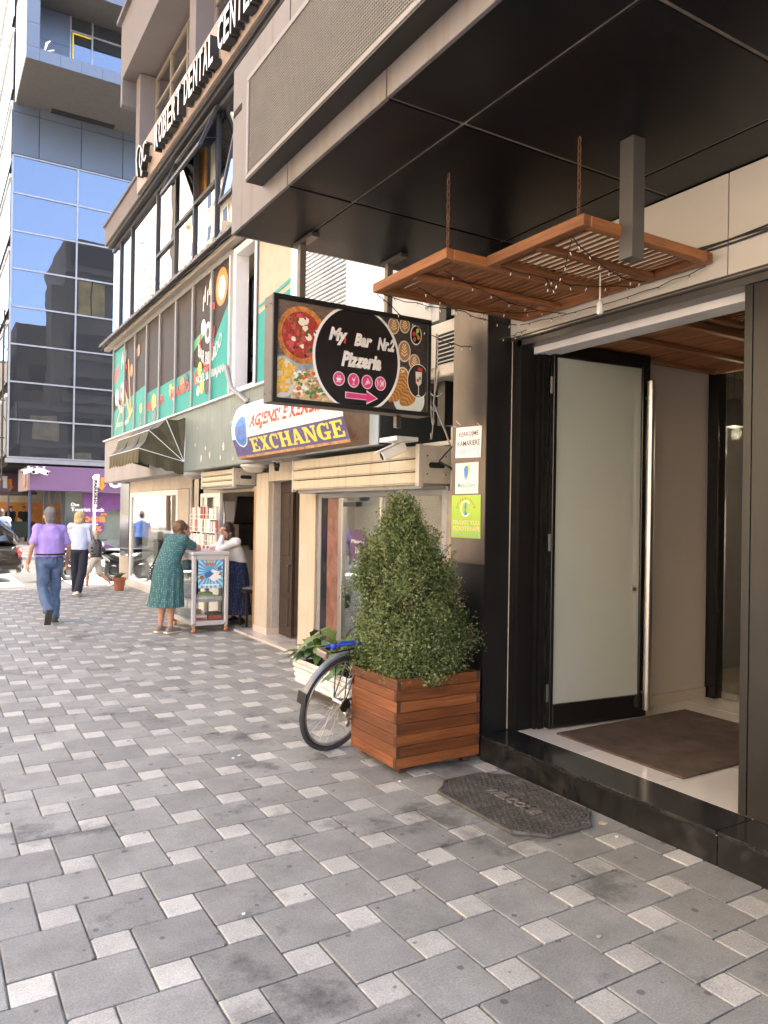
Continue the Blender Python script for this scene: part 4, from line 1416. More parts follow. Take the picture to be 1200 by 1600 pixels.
# fascia with the clinic name
fas = M('tan fascia sheet', (.31, .24, .2), .5, var=.06, scale=1, rv=.04)
for i, (y0, y1) in enumerate(((15.35, 13.6), (13.59, 11.8), (11.79, 10.0), (9.99, 8.2))):
    B((3.5, y1, 7.92), (3.56, y0, 8.75)).build('fascia_sheet', fas, EB, bevel=.003)
B((3.56, 8.2, 8.75), (3.7, 15.35, 8.77)).build('fascia_top', fas, EB)
m = MB().box((3.58, 8.2, 7.8), (3.7, 18.5, 7.86)).box((3.54, 8.2, 7.86), (3.7, 15.4, 7.918))
m.build('fascia_track', dark_frame, EB)
mauve = M('mauve grey render', (.155, .138, .138), .75, var=.07, scale=1.5)
B((3.53, 15.36, 7.87), (3.9, 18.62, 8.3)).build('low_parapet', mauve, EB, bevel=.005)
B((3.49, 15.36, 8.3), (3.95, 18.66, 8.35)).build('parapet_cap', M('dark cap', (.12, .11, .11), .6), EB)
B((3.55, 15.45, 8.3), (4.3, 15.76, 10.4)).build('corner_pier', mauve, EB, bevel=.006)
for y in (12.0, 9.0):
    B((3.56, y - .17, 8.78), (4.2, y + .17, 10.4)).build('pier', mauve, EB, bevel=.006)
for y0, y1 in ((12.18, 15.44), (9.18, 11.82)):
    m = MB()
    n_ = 3
    for k_ in range(n_ + 1):
        yy = y0 + (y1 - y0 - .06) * k_ / n_
        m.box((3.85, yy, 8.8), (3.93, yy + .06, 10.35))
    m.box((3.852, y0, 9.75), (3.928, y1, 9.8)).box((3.852, y0, 8.78), (3.928, y1, 8.84)).box((3.852, y0, 10.3), (3.928, y1, 10.36))
    w_ = m.build('window', M('bronze window frame', (.3, .25, .2), .4, metal=.4), EB)
    B((3.88, y0, 8.84), (3.89, y1, 10.3)).build('pane', win_glass, w_)
    B((4.3, y0, 8.8), (4.35, y1, 10.3)).build('blind', M('warm blind', (.6, .42, .25), .8), w_)
B((3.3, 8.0, 10.42), (3.9, 16.05, 11.6)).build('roof_parapet', mauve, EB, bevel=.006)
B((3.3, 15.9, 9.9), (3.9, 16.05, 10.42)).build('parapet_lip', mauve, EB, bevel=.006)
B((3.22, 7.9, 11.6), (4.2, 16.15, 11.68)).build('roof_cap', M('dark cap', (.12, .11, .11), .6), EB)

# raised clinic letters (a sign of its own on the fascia)
DS = thing('clinic_sign', 'white raised letters with dark sides naming a dental centre along the tan fascia', 'sign', (3.45, 12, 8))
ks = Pl((3.5, 13.5, 7.97), (0, -1, 0), (0, 0, 1), (-1, 0, 0))
letter_f = M('white letter face', (.8, .78, .74), .4, emit=0)
letter_s = M('dark letter side', (.02, .018, .018), .5)
for word, a, b_ in (('ROBERT', .02, 1.62), ('DENTAL', 1.78, 3.2), ('CENTER', 3.36, 4.85)):
    n_ = len(word)
    for k_, ch in enumerate(word):
        u0 = a + (b_ - a) * k_ / n_
        u1 = a + (b_ - a) * (k_ + .8) / n_
        f = MB()
        text(f, ch, ks, u0, .02, u1, .47, .14, .015)
        L_ = f.build('letter', letter_f, DS, fix=False)
        sd_ = MB()
        text(sd_, ch, ks, u0, .02, u1, .47, .136, .018, 0, .12)
        sd_.build('letter_side', letter_s, L_, fix=False)
m = MB()
def ribbon(mb, pts, w_, mp, d0, d1):
    for p, q in zip(pts, pts[1:]):
        dx, dy = q[0] - p[0], q[1] - p[1]
        L = math.hypot(dx, dy) or 1
        nx, ny = -dy / L * w_, dx / L * w_
        mb.poly([(p[0] + nx, p[1] + ny), (q[0] + nx, q[1] + ny), (q[0] - nx, q[1] - ny), (p[0] - nx, p[1] - ny)], mp, d0, d1)
tooth = [(-1.25, .05), (-1.36, .4), (-1.3, .58), (-1.15, .6), (-1.02, .52), (-.95, .42)]
for nm_, mt_, d0_, d1_ in (('tooth_emblem', letter_f, .128, .14), ('emblem_side', letter_s, .02, .127)):
    m = MB()
    ribbon(m, tooth, .013, ks, d0_, d1_)
    ribbon(m, circ(-1.0, .3, .1, .17, 12, 90, 430), .012, ks, d0_, d1_)
    ribbon(m, circ(-.72, .32, .13, .17, 12, 40, 320), .012, ks, d0_, d1_)
    ribbon(m, [(-1.0, .14), (-.95, -.05), (-.88, .02)], .012, ks, d0_, d1_)
    m.build(nm_, mt_, DS)

# storey bands and windows on the end wall that the glass tower mirrors
for k in range(2):
    for j in range(4):
        if k == 1 or j == 0:
            pass
        z = 3.6 + 2.2 * k
        B((5.2 + j * 1.9, 18.4, z), (6.6 + j * 1.9, 18.43, z + 1.4)).build('end_window', M('painted glow end window', (.5, .4, .25), .6, var=.3, scale=2) if (j + k) % 3 == 1 else dark_frame, EB)  # warm window light put into the colour, nothing glows here
for z in (3.3, 5.4, 7.5):
    B((4.6, 18.4, z), (13, 18.6, z + .25)).build('end_band', mauve, EB)
for j in range(3):
    B((5.2 + j * 2.2, 15.7, 9.0), (6.8 + j * 2.2, 15.73, 10.6)).build('end_window', dark_frame, EB)

wing = M('rear wing render', (.17, .15, .135), .9, var=.3, scale=.4)
B((6.9, 10, 7.91), (13, 18.3, 17.7)).build('rear_wing', wing, EB)
B((6.2, 15.71, 7.92), (6.89, 18.3, 14.9)).build('rear_wing', wing, EB)
B((7.6, 18.3, 13.4), (9.1, 18.33, 15.4)).build('end_window', M('painted glow rear window', (.8, .55, .22), .6, var=.4, scale=1.5), EB)  # glow of a lit window painted as bright warm colour, no emission
B((8.3, 18.33, 13.4), (8.36, 18.35, 15.4)).build('end_window_bar', dark_frame, EB)
for z in (8.6, 11.2, 16.2):
    B((7.2, 18.3, z), (12, 18.34, z + 1.1)).build('end_window', dark_frame, EB)
    B((6.9, 18.3, z - .5), (13, 18.45, z - .3)).build('end_band', mauve, EB)
# ---------------------------------------------------------------- roller shutters, cameras, lamps, air conditioner
def shutter(label, y0, y1, z0, z1, xf, n):
    t = thing('roller_shutter', label, 'shutter', (xf + .15, (y0 + y1) / 2, z0), 'cream roller shutter boxes')
    h = (z1 - z0) / n
    for i in range(n):
        zz = z0 + i * h
        m = MB().box((xf, y0 + .06, zz + .012), (xf + .03, y1 - .03, zz + h - .01)).box((xf + .008, y0 + .06, zz + .0), (xf + .03, y1 - .03, zz + .0115))
        m.build('shutter_slat', shutter_m, t, bevel=.004)
    B((xf - .006, y0, z0 - .02), (xf + .045, y0 + .058, z1 + .005)).build('end_rail', shutter_box, t, bevel=.004)
    B((xf - .006, y1 - .029, z0 - .02), (xf + .045, y1, z1 + .005)).build('end_rail', shutter_box, t, bevel=.004)
    B((xf + .046, y0 + .004, z0 + .01), (xf + .33, y0 + .02, z1)).build('side_plate', shutter_box, t, bevel=.003)
    B((xf + .046, y0 + .02, z0 + .03), (xf + .33, y1 - .03, z1 - .003)).build('box_core', dark_in, t)
    B((xf + .05, y0 + .03, z0 - .035), (xf + .3, y1 - .05, z0 + .008)).build('bottom_rail', grey_frame, t, bevel=.004)
    ks_ = Pl((xf + .185, y0 + .003, (z0 + z1) / 2), (1, 0, 0), (0, 0, 1), (0, -1, 0))
    MB().poly([(-.06 + .025 * math.cos(a), .025 * math.sin(a)) for a in [R(90 + 18 * k) for k in range(11)]] + [(.06 + .025 * math.cos(a), .025 * math.sin(a)) for a in [R(-90 + 18 * k) for k in range(11)]], ks_, 0, .004).build('axle_slot', dark_in, t)
    for u in (-.1, .1):
        for v in (-.08, .08):
            MB().lathe(ks_(u, v, 0), [(.008, 0), (.006, .004)], 8, (0, -1, 0)).build('screw', chan_m, t)
    return t
shutter('wide cream roller shutter box over the shop window behind the boxwood', 5.42, 8.06, 1.925, 2.27, 3.65, 3)
shutter('short cream roller shutter box over the newspaper kiosk', 10.17, 11.62, 2.04, 2.285, 3.71, 3)
o = MB().tube([(3.86, 5.42, 2.13), (3.88, 5.3, 2.08), (3.96, 5.2, 1.98), (3.97, 5.05, 1.9)], .012, 6).tube([(3.86, 5.42, 2.14), (3.92, 5.33, 2.25), (3.95, 5.3, 2.3)], .008, 5).build('shutter_cable', cable_m)
tag(o, 'black cables coming out of the wide shutter box end', 'cable')
def cctv(label, base, aim, body, size=1.0):
    t = thing('security_camera', label, 'camera', base, 'security cameras')
    b0 = Vec(base)
    d = Vec(aim).normalized()
    c = b0 + Vec((-.02, -.04, -.1)) * size
    MB().box(b0 - Vec((.05, .05, .012)), b0 + Vec((.05, .05, .0))).build('mount_plate', white_pl, t, bevel=.002)
    MB().tube([b0, b0 + Vec((0, -.02, -.05)) * size, c], .014 * size, 7).build('arm', white_pl, t, smooth=True)
    a = d.cross(Vec((0, 0, 1))).normalized()
    u = a.cross(d)
    MB().obx(c, d * .1 * size, a * .038 * size, u * .038 * size).build('housing', body, t, bevel=.006)
    MB().obx(c + u * .046 * size + d * .015, d * .115 * size, a * .046 * size, u * .005).build('sun_hood', body, t, bevel=.002)
    MB().lathe(c + d * .1 * size, [(.03 * size, 0), (.03 * size, .004), (.015 * size, .006)], 14, d).build('lens', black_gloss, t)
cctv('white bullet security camera under the soffit in front of the wide shutter', (3.5, 5.62, 2.325), (-.75, .2, -.38), white_pl, 1.15)
cctv('dark square security camera under the soffit by the cream pillar', (3.75, 8.75, 2.31), (-.3, -.8, -.3), M('dark camera shell', (.06, .055, .05), .5), .8)
B((3.4, 5.4, 2.29), (3.62, 5.68, 2.326)).build('camera_plate', white_pl)
bpy.data.objects['camera_plate']['label'] = 'flat white mounting board above the white bullet camera'
bpy.data.objects['camera_plate']['category'] = 'board'
for (x, y, lb) in ((3.83, 9.7, 'dirty white dome lamp on the soffit beside the exchange sign'), (3.83, 12.4, 'flat white dome lamp on the soffit near the awning')):
    t = thing('ceiling_lamp', lb, 'lamp', (x, y, 2.31), 'dome lamps under the soffit')
    MB().lathe((x, y, 2.31), [(.02, 0), (.19, 0), (.185, -.03), (.17, -.04)], 24).build('rim', white_pl, t, smooth=True)
    MB().lathe((x, y, 2.268), [(.165, 0), (.14, -.035), (.08, -.06), (.02, -.068)], 24).build('glass_dome', M('milky glass', (.55, .5, .44), .3, var=.2), t, smooth=True)
# air conditioner
AC = thing('air_conditioner', 'grimy white wall air conditioner with dark grille between the light box and the column', 'air conditioner', (3.6, 5.0, 2.75))
B((3.5, 4.62, 2.76), (3.85, 5.32, 3.2)).build('casing', M('grimy white casing', (.5, .47, .42), .55, var=.12, dirt=(.28, .25, .2), dscale=5, dlo=.45, dhi=.7), AC, bevel=.012)
B((3.494, 4.7, 2.86), (3.499, 4.95, 3.1)).build('grille_opening', dark_in, AC)
for i in range(7):
    B((3.485, 4.7, 2.87 + i * .033), (3.497, 4.95, 2.88 + i * .033)).build('grille_bar', grey_frame, AC)
m = MB().box((3.488, 4.97, 2.84), (3.5, 5.27, 3.12))
m.build('side_panel', M('worn panel', (.42, .4, .37), .6, var=.15), AC, bevel=.004)
m = MB().box((3.52, 4.7, 2.72), (3.98, 4.74, 2.757)).box((3.52, 5.2, 2.72), (3.98, 5.24, 2.757))
m.build('bracket', rust, AC)
m = MB()
for k in range(4):
    m.tube(sag((3.48, 5.25 - .1 * k, 3.05), (3.47, 4.85 + .05 * k, 2.62 - .1 * k), .16 + .05 * k, 12), .006, 5)
m.tube([(3.47, 4.9, 2.8), (3.46, 4.95, 2.55), (3.44, 4.75, 2.3), (3.43, 4.68, 2.2)], .008, 5)
o = m.build('wire_tangle', M('grey flex', (.2, .19, .18), .6))
tag(o, 'tangle of thin wires hanging below the grimy air conditioner', 'cable')

# ---------------------------------------------------------------- pizzeria light box
LB = thing('light_box_sign', 'black framed pizzeria light box with food pictures hung under the canopy', 'sign', (2.45, 4.48, 2.36))
LX0, LX1, LZ0, LZ1, LY = 1.85, 3.05, 2.355, 3.035, 4.42
B((LX0, LY + .003, LZ0), (LX1, LY + .135, LZ1)).build('casing', M('grey brown casing', (.14, .125, .115), .4, metal=.4, var=.12), LB, bevel=.004)
m = MB().box((LX0 - .002, LY - .018, LZ0 - .002), (LX1 + .002, LY + .002, LZ0 + .028)).box((LX0 - .002, LY - .018, LZ1 - .028), (LX1 + .002, LY + .002, LZ1 + .002)).box((LX0 - .002, LY - .0175, LZ0 + .0285), (LX0 + .03, LY + .002, LZ1 - .0285)).box((LX1 - .03, LY - .0175, LZ0 + .0285), (LX1 + .002, LY + .002, LZ1 - .0285))
m.build('bezel', black_sat, LB, bevel=.003)
m = MB()
for z in (LZ0 + .06, LZ1 - .06):
    for y in (LY + .03, LY + .11):
        m.lathe((LX0 - .0005, y, z), [(.006, 0), (.005, .003)], 8, (-1, 0, 0))
m.build('rivets', chan_m, LB)['kind'] = 'stuff'
kl = Pl((LX0 + .03, LY + .002, LZ0 + .0285), (1, 0, 0), (0, 0, 1), (0, -1, 0))
UW, UH = LX1 - LX0 - .06, LZ1 - LZ0 - .057
def cut(pts):
    return [(min(max(u, 0), UW), min(max(v, 0), UH)) for u, v in pts]
LAY = [0.0002]
def ink(mb, pts, base=None):
    LAY[0] += 1.2e-5
    mb.poly(cut(pts), kl, 0, LAY[0])
m = MB()
ink(m, rect(0, .27, .45, UH))
m.build('table_print', M('print weathered wood', (.16, .115, .09), .4, var=.6, scale=5, stretch=(3, 3, 30)), LB)
m = MB()
ink(m, rect(0, 0, .45, .27))
m.build('cloth_print', M('print grey blue', (.3, .34, .36), .4, var=.45, scale=14), LB)
m = MB()
ink(m, rect(.72, 0, UW, UH))
m.build('table_print', M('print dark wood', (.05, .042, .038), .4, var=.9, scale=6, stretch=(3, 3, 40)), LB)
# pizza
pc_ = (.175, .415)
m = MB()
ink(m, circ(pc_[0], pc_[1], .172, .185, 36, -42, 293 - 0))
ink(m, [(.235, .4), (.345, .33), (.35, .42), (.31, .52)])
m.build('pizza_crust_print', M('print crust', (.5, .2, .05), .4, var=.55, scale=30), LB)
m = MB()
ink(m, circ(pc_[0] - .003, pc_[1], .138, .15, 36, -40, 290))
ink(m, [(.255, .405), (.325, .36), (.33, .42), (.302, .49)])
m.build('pizza_sauce_print', M('print sauce', (.36, .045, .03), .4, var=.6, scale=45), LB)
pr = random.Random(5)
for nm, mt, cnt, r0, r1 in (('topping_print', P('topping red', (.55, .1, .09)), 34, .012, .024), ('topping_print', P('basil', (.06, .16, .03)), 17, .01, .02), ('topping_print', P('cheese', (.82, .76, .62)), 10, .013, .03), ('topping_print', P('olive', (.06, .03, .03)), 14, .006, .012)):
    m = MB()
    for i in range(cnt):
        a, q = pr.uniform(0, 6.28), .125 * math.sqrt(pr.uniform(.02, 1))
        if -.7 < math.atan2(math.sin(a), math.cos(a)) < 1.3 and q > .05:
            cx, cy = .3 + pr.uniform(-.03, .02), .42 + pr.uniform(-.035, .04)
        else:
            cx, cy = pc_[0] + q * math.cos(a), pc_[1] + q * 1.08 * math.sin(a)
        rr = pr.uniform(r0, r1)
        ink(m, [(cx + rr * pr.uniform(.6, 1.15) * math.cos(b), cy + rr * pr.uniform(.6, 1.15) * math.sin(b)) for b in [k * .785 for k in range(8)]])
    m.build(nm, mt, LB)
# chips and pasta
m = MB()
ink(m, circ(.03, .13, .11, .13, 24))
m.build('plate_print', P('plate', (.6, .58, .52)), LB)
m = MB()
for i in range(26):
    cx, cy, a = pr.uniform(-.02, .105), pr.uniform(.04, .235), pr.uniform(-.3, 2.2)
    dx, dy = .045 * math.cos(a), .045 * math.sin(a)
    ink(m, [(cx - dx - dy * .2, cy - dy + dx * .2), (cx + dx - dy * .2, cy + dy + dx * .2), (cx + dx + dy * .2, cy + dy - dx * .2), (cx - dx + dy * .2, cy - dy - dx * .2)])
m.build('chips_print', M('print chips', (.72, .42, .06), .4, var=.35, scale=40), LB)
m = MB()
ink(m, [(.1, .0), (.45, .0), (.4, .12), (.3, .21), (.2, .2), (.13, .1)])
m.build('pasta_print', M('print pasta', (.55, .4, .22), .4, var=.75, scale=32), LB)
for mt, cnt in ((P('sauce white', (.8, .77, .68)), 30), (P('tomato', (.5, .12, .05)), 12), (P('parsley', (.08, .22, .05)), 22)):
    m = MB()
    for i in range(cnt):
        cx, cy, rr = pr.uniform(.13, .36), pr.uniform(.02, .18), pr.uniform(.008, .024)
        ink(m, [(cx + rr * pr.uniform(.5, 1.4) * math.cos(b), cy + .7 * rr * pr.uniform(.5, 1.3) * math.sin(b)) for b in [k * .9 for k in range(7)]])
    m.build('topping_print', mt, LB)
# cups
for cx, cy, rx, ry in ((.865, .575, .045, .06), (.955, .59, .042, .055), (.955, .41, .052, .075), (1.04, .345, .046, .055), (.945, .235, .052, .065)):
    m = MB()
    ink(m, circ(cx, cy, rx, ry, 22))
    m.build('cup_print', P('cup white', (.68, .63, .55)), LB)
    m = MB()
    ink(m, circ(cx, cy, rx * .86, ry * .86, 22))
    m.build('coffee_print', P('coffee', (.4, .2, .07)), LB)
    m = MB()
    for k in range(4):
        v0 = cy - ry * .5 + k * ry * .28
        ink(m, [(cx, v0), (cx + rx * (.6 - .1 * k), v0 + ry * .3), (cx + rx * (.42 - .1 * k), v0 + ry * .36), (cx, v0 + ry * .13), (cx - rx * (.42 - .1 * k), v0 + ry * .36), (cx - rx * (.6 - .1 * k), v0 + ry * .3)])
    m.build('foam_print', P('foam', (.8, .68, .48)), LB)
m = MB()
ink(m, circ(1.05, .535, .047, .07, 22))
m.build('tray_print', pr_white, LB)
m = MB()
ink(m, circ(1.05, .535, .041, .062, 22))
m.build('tray_print', pr_black, LB)
for cx, cy, c in ((1.03, .54, pr_red), (1.055, .545, P('leaf', (.1, .35, .08))), (1.07, .52, pr_orange), (1.04, .505, P('biscuit', (.4, .15, .06))), (1.062, .568, pr_yellow)):
    m = MB()
    ink(m, circ(cx, cy, .012, .018, 7))
    m.build('fruit_print', c, LB)
# croissants
m = MB()
ink(m, circ(1.0, .08, .13, .12, 28))
m.build('plate_print', P('pale plate', (.6, .64, .62)), LB)
cro = M('print croissant', (.42, .19, .05), .4, var=.4, scale=25)
for cx, cy, L, wd, ang in ((.93, .16, .13, .055, 70), (.885, .1, .1, .045, 40), (.995, .1, .12, .06, 58)):
    m = MB()
    ca, sa = math.cos(R(ang)), math.sin(R(ang))
    pts = []
    for k in range(20):
        b = 2 * math.pi * k / 20
        u_, v_ = L * .75 * math.cos(b), wd * math.sin(b) * (1 - .25 * math.cos(b) ** 2) + .02 * math.cos(b) ** 2
        pts.append((cx + u_ * ca - v_ * sa, cy + u_ * sa + v_ * ca))
    ink(m, pts)
    m.build('croissant_print', cro, LB)
    for mt, sh in ((P('crust light', (.55, .3, .1)), 0), (P('crust dark', (.25, .1, .028)), .014)):
        m = MB()
        for k in range(6):
            u_ = -.07 + k * .028 + sh
            h_ = wd * .8 * math.sqrt(max(.05, 1 - (u_ / (L * .75)) ** 2))
            st = [(u_, -h_), (u_ + .016, 0), (u_, h_), (u_ + .006, h_), (u_ + .024, 0), (u_ + .006, -h_)]
            ink(m, [(cx + a * ca - b * sa, cy + a * sa + b * ca) for a, b in st])
        m.build('croissant_stripe_print', mt, LB)
m = MB()
ink(m, circ(1.075, .215, .092, .12, 30))
m.build('glass_ring_print', pr_white, LB)
m = MB()
ink(m, circ(1.075, .215, .088, .115, 30))
m.build('glass_back_print', P('dark glass back', (.03, .024, .022)), LB)
m = MB()
ink(m, [(1.05, .28), (1.105, .28), (1.1, .2), (1.08, .18), (1.08, .12), (1.1, .108), (1.055, .108), (1.075, .12), (1.074, .18), (1.055, .2)])
m.build('sundae_print', P('cream glass', (.66, .66, .64)), LB)
for cx, cy, c in ((1.08, .3, pr_red), (1.07, .22, pr_red), (1.088, .235, P('leaf', (.1, .35, .08))), (1.098, .295, pr_red)):
    m = MB()
    ink(m, circ(cx, cy, .011, .014, 8))
    m.build('fruit_print', c, LB)
# black oval with white ring
ec = (.585, .31)
m = MB()
ink(m, circ(ec[0], ec[1], .335, .36, 64))
m.build('ring_print', pr_white, LB)
m = MB()
ink(m, circ(ec[0], ec[1], .317, .342, 64))
m.build('oval_print', pr_black, LB)
LAY[0] += .0004
f1 = MB()
sl = .0
text(f1, 'My', kl, .365, .385, .505, .5, LAY[0], .055, .28)
text(f1, 'Bar', kl, .555, .395, .695, .485, LAY[0], .055, .28)
text(f1, 'Nr.2', kl, .735, .39, .875, .48, LAY[0], .055, .28)
text(f1, 'Pizzeria', kl, .46, .25, .77, .355, LAY[0], .055, .28)
f1.build('name_lettering', P('off white', (.74, .72, .7)), LB, fix=False)
m = MB()
m.poly([(.478, .405), (.49, .4), (.494, .44), (.484, .445)], kl, 0, LAY[0] + .0002)
m.build('red_mark', pr_red, LB)
for k, cx in enumerate((.445, .555, .66, .765)):
    cy = .165
    m = MB()
    m.poly(circ(cx, cy, .0435, .048, 24), kl, 0, LAY[0])
    m.build('icon_ring', pr_white, LB)
    m = MB()
    m.poly(circ(cx, cy, .039, .043, 24), kl, 0, LAY[0] + .0002)
    m.build('icon_disc', pr_magenta, LB)
    m = MB()
    d0, d1 = LAY[0], LAY[0] + .0004
    if k == 0:
        m.poly([(cx - .02, cy + .006), (cx + .016, cy + .006), (cx + .011, cy - .014), (cx - .014, cy - .014)], kl, d0, d1)
        m.poly([(cx - .024, cy - .018), (cx + .02, cy - .018), (cx + .014, cy - .023), (cx - .018, cy - .023)], kl, d0, d1)
        ribbon(m, [(cx + .016, cy + .003), (cx + .025, cy - .001), (cx + .015, cy - .009)], .0018, kl, d0, d1)
        for q in (-.01, 0, .009):
            ribbon(m, [(cx + q, cy + .01), (cx + q + .003, cy + .016), (cx + q, cy + .024)], .0013, kl, d0, d1)
    elif k == 1:
        m.poly([(cx - .012, cy + .008), (cx + .014, cy + .008), (cx + .002, cy - .01)], kl, d0, d1)
        ribbon(m, [(cx + .001, cy - .008), (cx + .001, cy - .026)], .0015, kl, d0, d1)
        ribbon(m, [(cx - .01, cy - .027), (cx + .012, cy - .027)], .0015, kl, d0, d1)
        ribbon(m, [(cx + .004, cy + .008), (cx + .016, cy + .027)], .0015, kl, d0, d1)
        ribbon(m, [(cx - .006, cy + .008), (cx - .012, cy + .022)], .0013, kl, d0, d1)
    elif k == 2:
        m.poly([(cx - .018, cy - .022), (cx + .024, cy - .006), (cx + .004, cy + .026)], kl, d0, d1)
        m2 = MB()
        for q, (a, b) in enumerate(((-.004, -.01), (.009, -.002), (.004, .01))):
            m2.poly(circ(cx + a, cy + b, .0042, n=8), kl, d1, d1 + .0003)
        m2.build('icon_topping', pr_magenta, LB)
    else:
        m.poly(circ(cx + .002, cy, .017, .022, 16), kl, d0, d1)
        for sx in (-.022, .024):
            m.poly(rect(cx + sx - .0022, cy - .02, cx + sx + .0022, cy + .022), kl, d0, d1)
        m2 = MB()
        m2.poly([(cx - .012, cy + .018), (cx - .004, cy + .018), (cx - .004, cy + .004), (cx + .006, cy + .018), (cx + .012, cy + .016), (cx + .001, cy), (cx + .012, cy - .016), (cx + .006, cy - .018), (cx - .004, cy - .004), (cx - .004, cy - .018), (cx - .012, cy - .018)], kl, d1, d1 + .0003)
        m2.build('icon_cutlery', pr_magenta, LB)
    m.build('icon_drawing', pr_white, LB)
ar = [(.5, .085), (.65, .058), (.652, .035), (.745, .052), (.66, .103), (.657, .08), (.503, .052)]
ar = [(.5, .045), (.5, .08), (.655, .078), (.655, .1), (.74, .06), (.655, .022), (.655, .045)]
m = MB()
cxa, cya = .62, .061
m.poly([(cxa + (u - cxa) * 1.05, cya + (v - cya) * 1.22) for u, v in ar], kl, 0, LAY[0])
m.build('arrow_outline', pr_white, LB)
m = MB()
m.poly(ar, kl, 0, LAY[0] + .0002)
m.build('arrow', pr_magenta, LB)
for x in (2.09, 2.76):
    B((x - .022, 4.5, LZ1 - .02), (x + .022, 4.545, 3.425)).build('hanging_post', M('brown post', (.2, .17, .15), .4, metal=.5), LB, bevel=.002)
    B((x - .03, 4.32, 3.41), (x + .03, 4.6, 3.436)).build('hanger_plate', steel_dk, LB, bevel=.002)
B((2.83, 4.5, 2.27), (2.87, 4.54, 2.36)).build('lower_lug', steel_dk, LB)

# ---------------------------------------------------------------- exchange sign, bowed face
EX = thing('exchange_sign', 'bowed weathered money exchange sign with yellow capitals on a blue strip', 'sign', (3.45, 7.6, 2.3))
prof = [(3.6, 3.06), (3.44, 3.02), (3.37, 2.96), (3.325, 2.86), (3.3, 2.72), (3.31, 2.58), (3.345, 2.45), (3.40, 2.335), (3.6, 2.325)]
prof = [(3.6, 3.06), (3.44, 3.02), (3.37, 2.96), (3.325, 2.86), (3.3, 2.72), (3.305, 2.65), (3.315, 2.575), (3.40, 2.335), (3.6, 2.325)]
cum = [0]
for a, b in zip(prof, prof[1:]):
    cum.append(cum[-1] + math.hypot(b[0] - a[0], b[1] - a[1]))
def on_prof(s_):
    s_ = min(max(s_, 0), cum[-1])
    for i in range(len(prof) - 1):
        if s_ <= cum[i + 1]:
            t = (s_ - cum[i]) / (cum[i + 1] - cum[i])
            a, b = prof[i], prof[i + 1]
            n_ = Vec((b[1] - a[1], 0, -(b[0] - a[0]))).normalized()
            return a[0] + (b[0] - a[0]) * t, a[1] + (b[1] - a[1]) * t, n_
EY0, EY1 = 9.15, 6.2
def kx(u, v, d=0):
    """u along the street from the far end, v = height above sign bottom, on the bowed face"""
    s_ = cum[7] - v
    x, z, n_ = on_prof(s_)
    return Vec((x, EY0 - u, z)) + Vec((-abs(n_.x), 0, n_.z if n_.x < 0 else -n_.z)) * d
def strip(name, v0, v1, mat, d, u0=0, u1=EY0 - EY1, n_=10):
    m = MB()
    for i in range(n_):
        a, b = v0 + (v1 - v0) * i / n_, v0 + (v1 - v0) * (i + 1) / n_
        m.add([kx(u0, a, d), kx(u1, a, d), kx(u1, b, d), kx(u0, b, d)], [(0, 1, 2, 3)])
    return m.build(name, mat, EX)
rings = [[(x, y, z) for x, z in prof] for y in (EY0 - .002, EY1 + .002)]
MB().loft(rings).build('sign_body', M('rusty sign box', (.3, .2, .13), .7, var=.4, scale=8, dirt=(.16, .08, .045), dscale=4), EX)
strip('white_field', .255, .74, M('sign white', (.74, .7, .65), .45, var=.04, streak=(.62, .55, .48)), .003)
strip('blue_field', .03, .25, M('sign blue', (.085, .075, .22), .45, var=.15, scale=6, dirt=(.25, .23, .28), dscale=4, dlo=.62, dhi=.85), .003)
strip('white_line', .25, .262, pr_white, .0045)
strip('rust_edge', 0, .03, M('rusted edge', (.42, .24, .12), .8, var=.5, scale=14), .003)
m = MB()
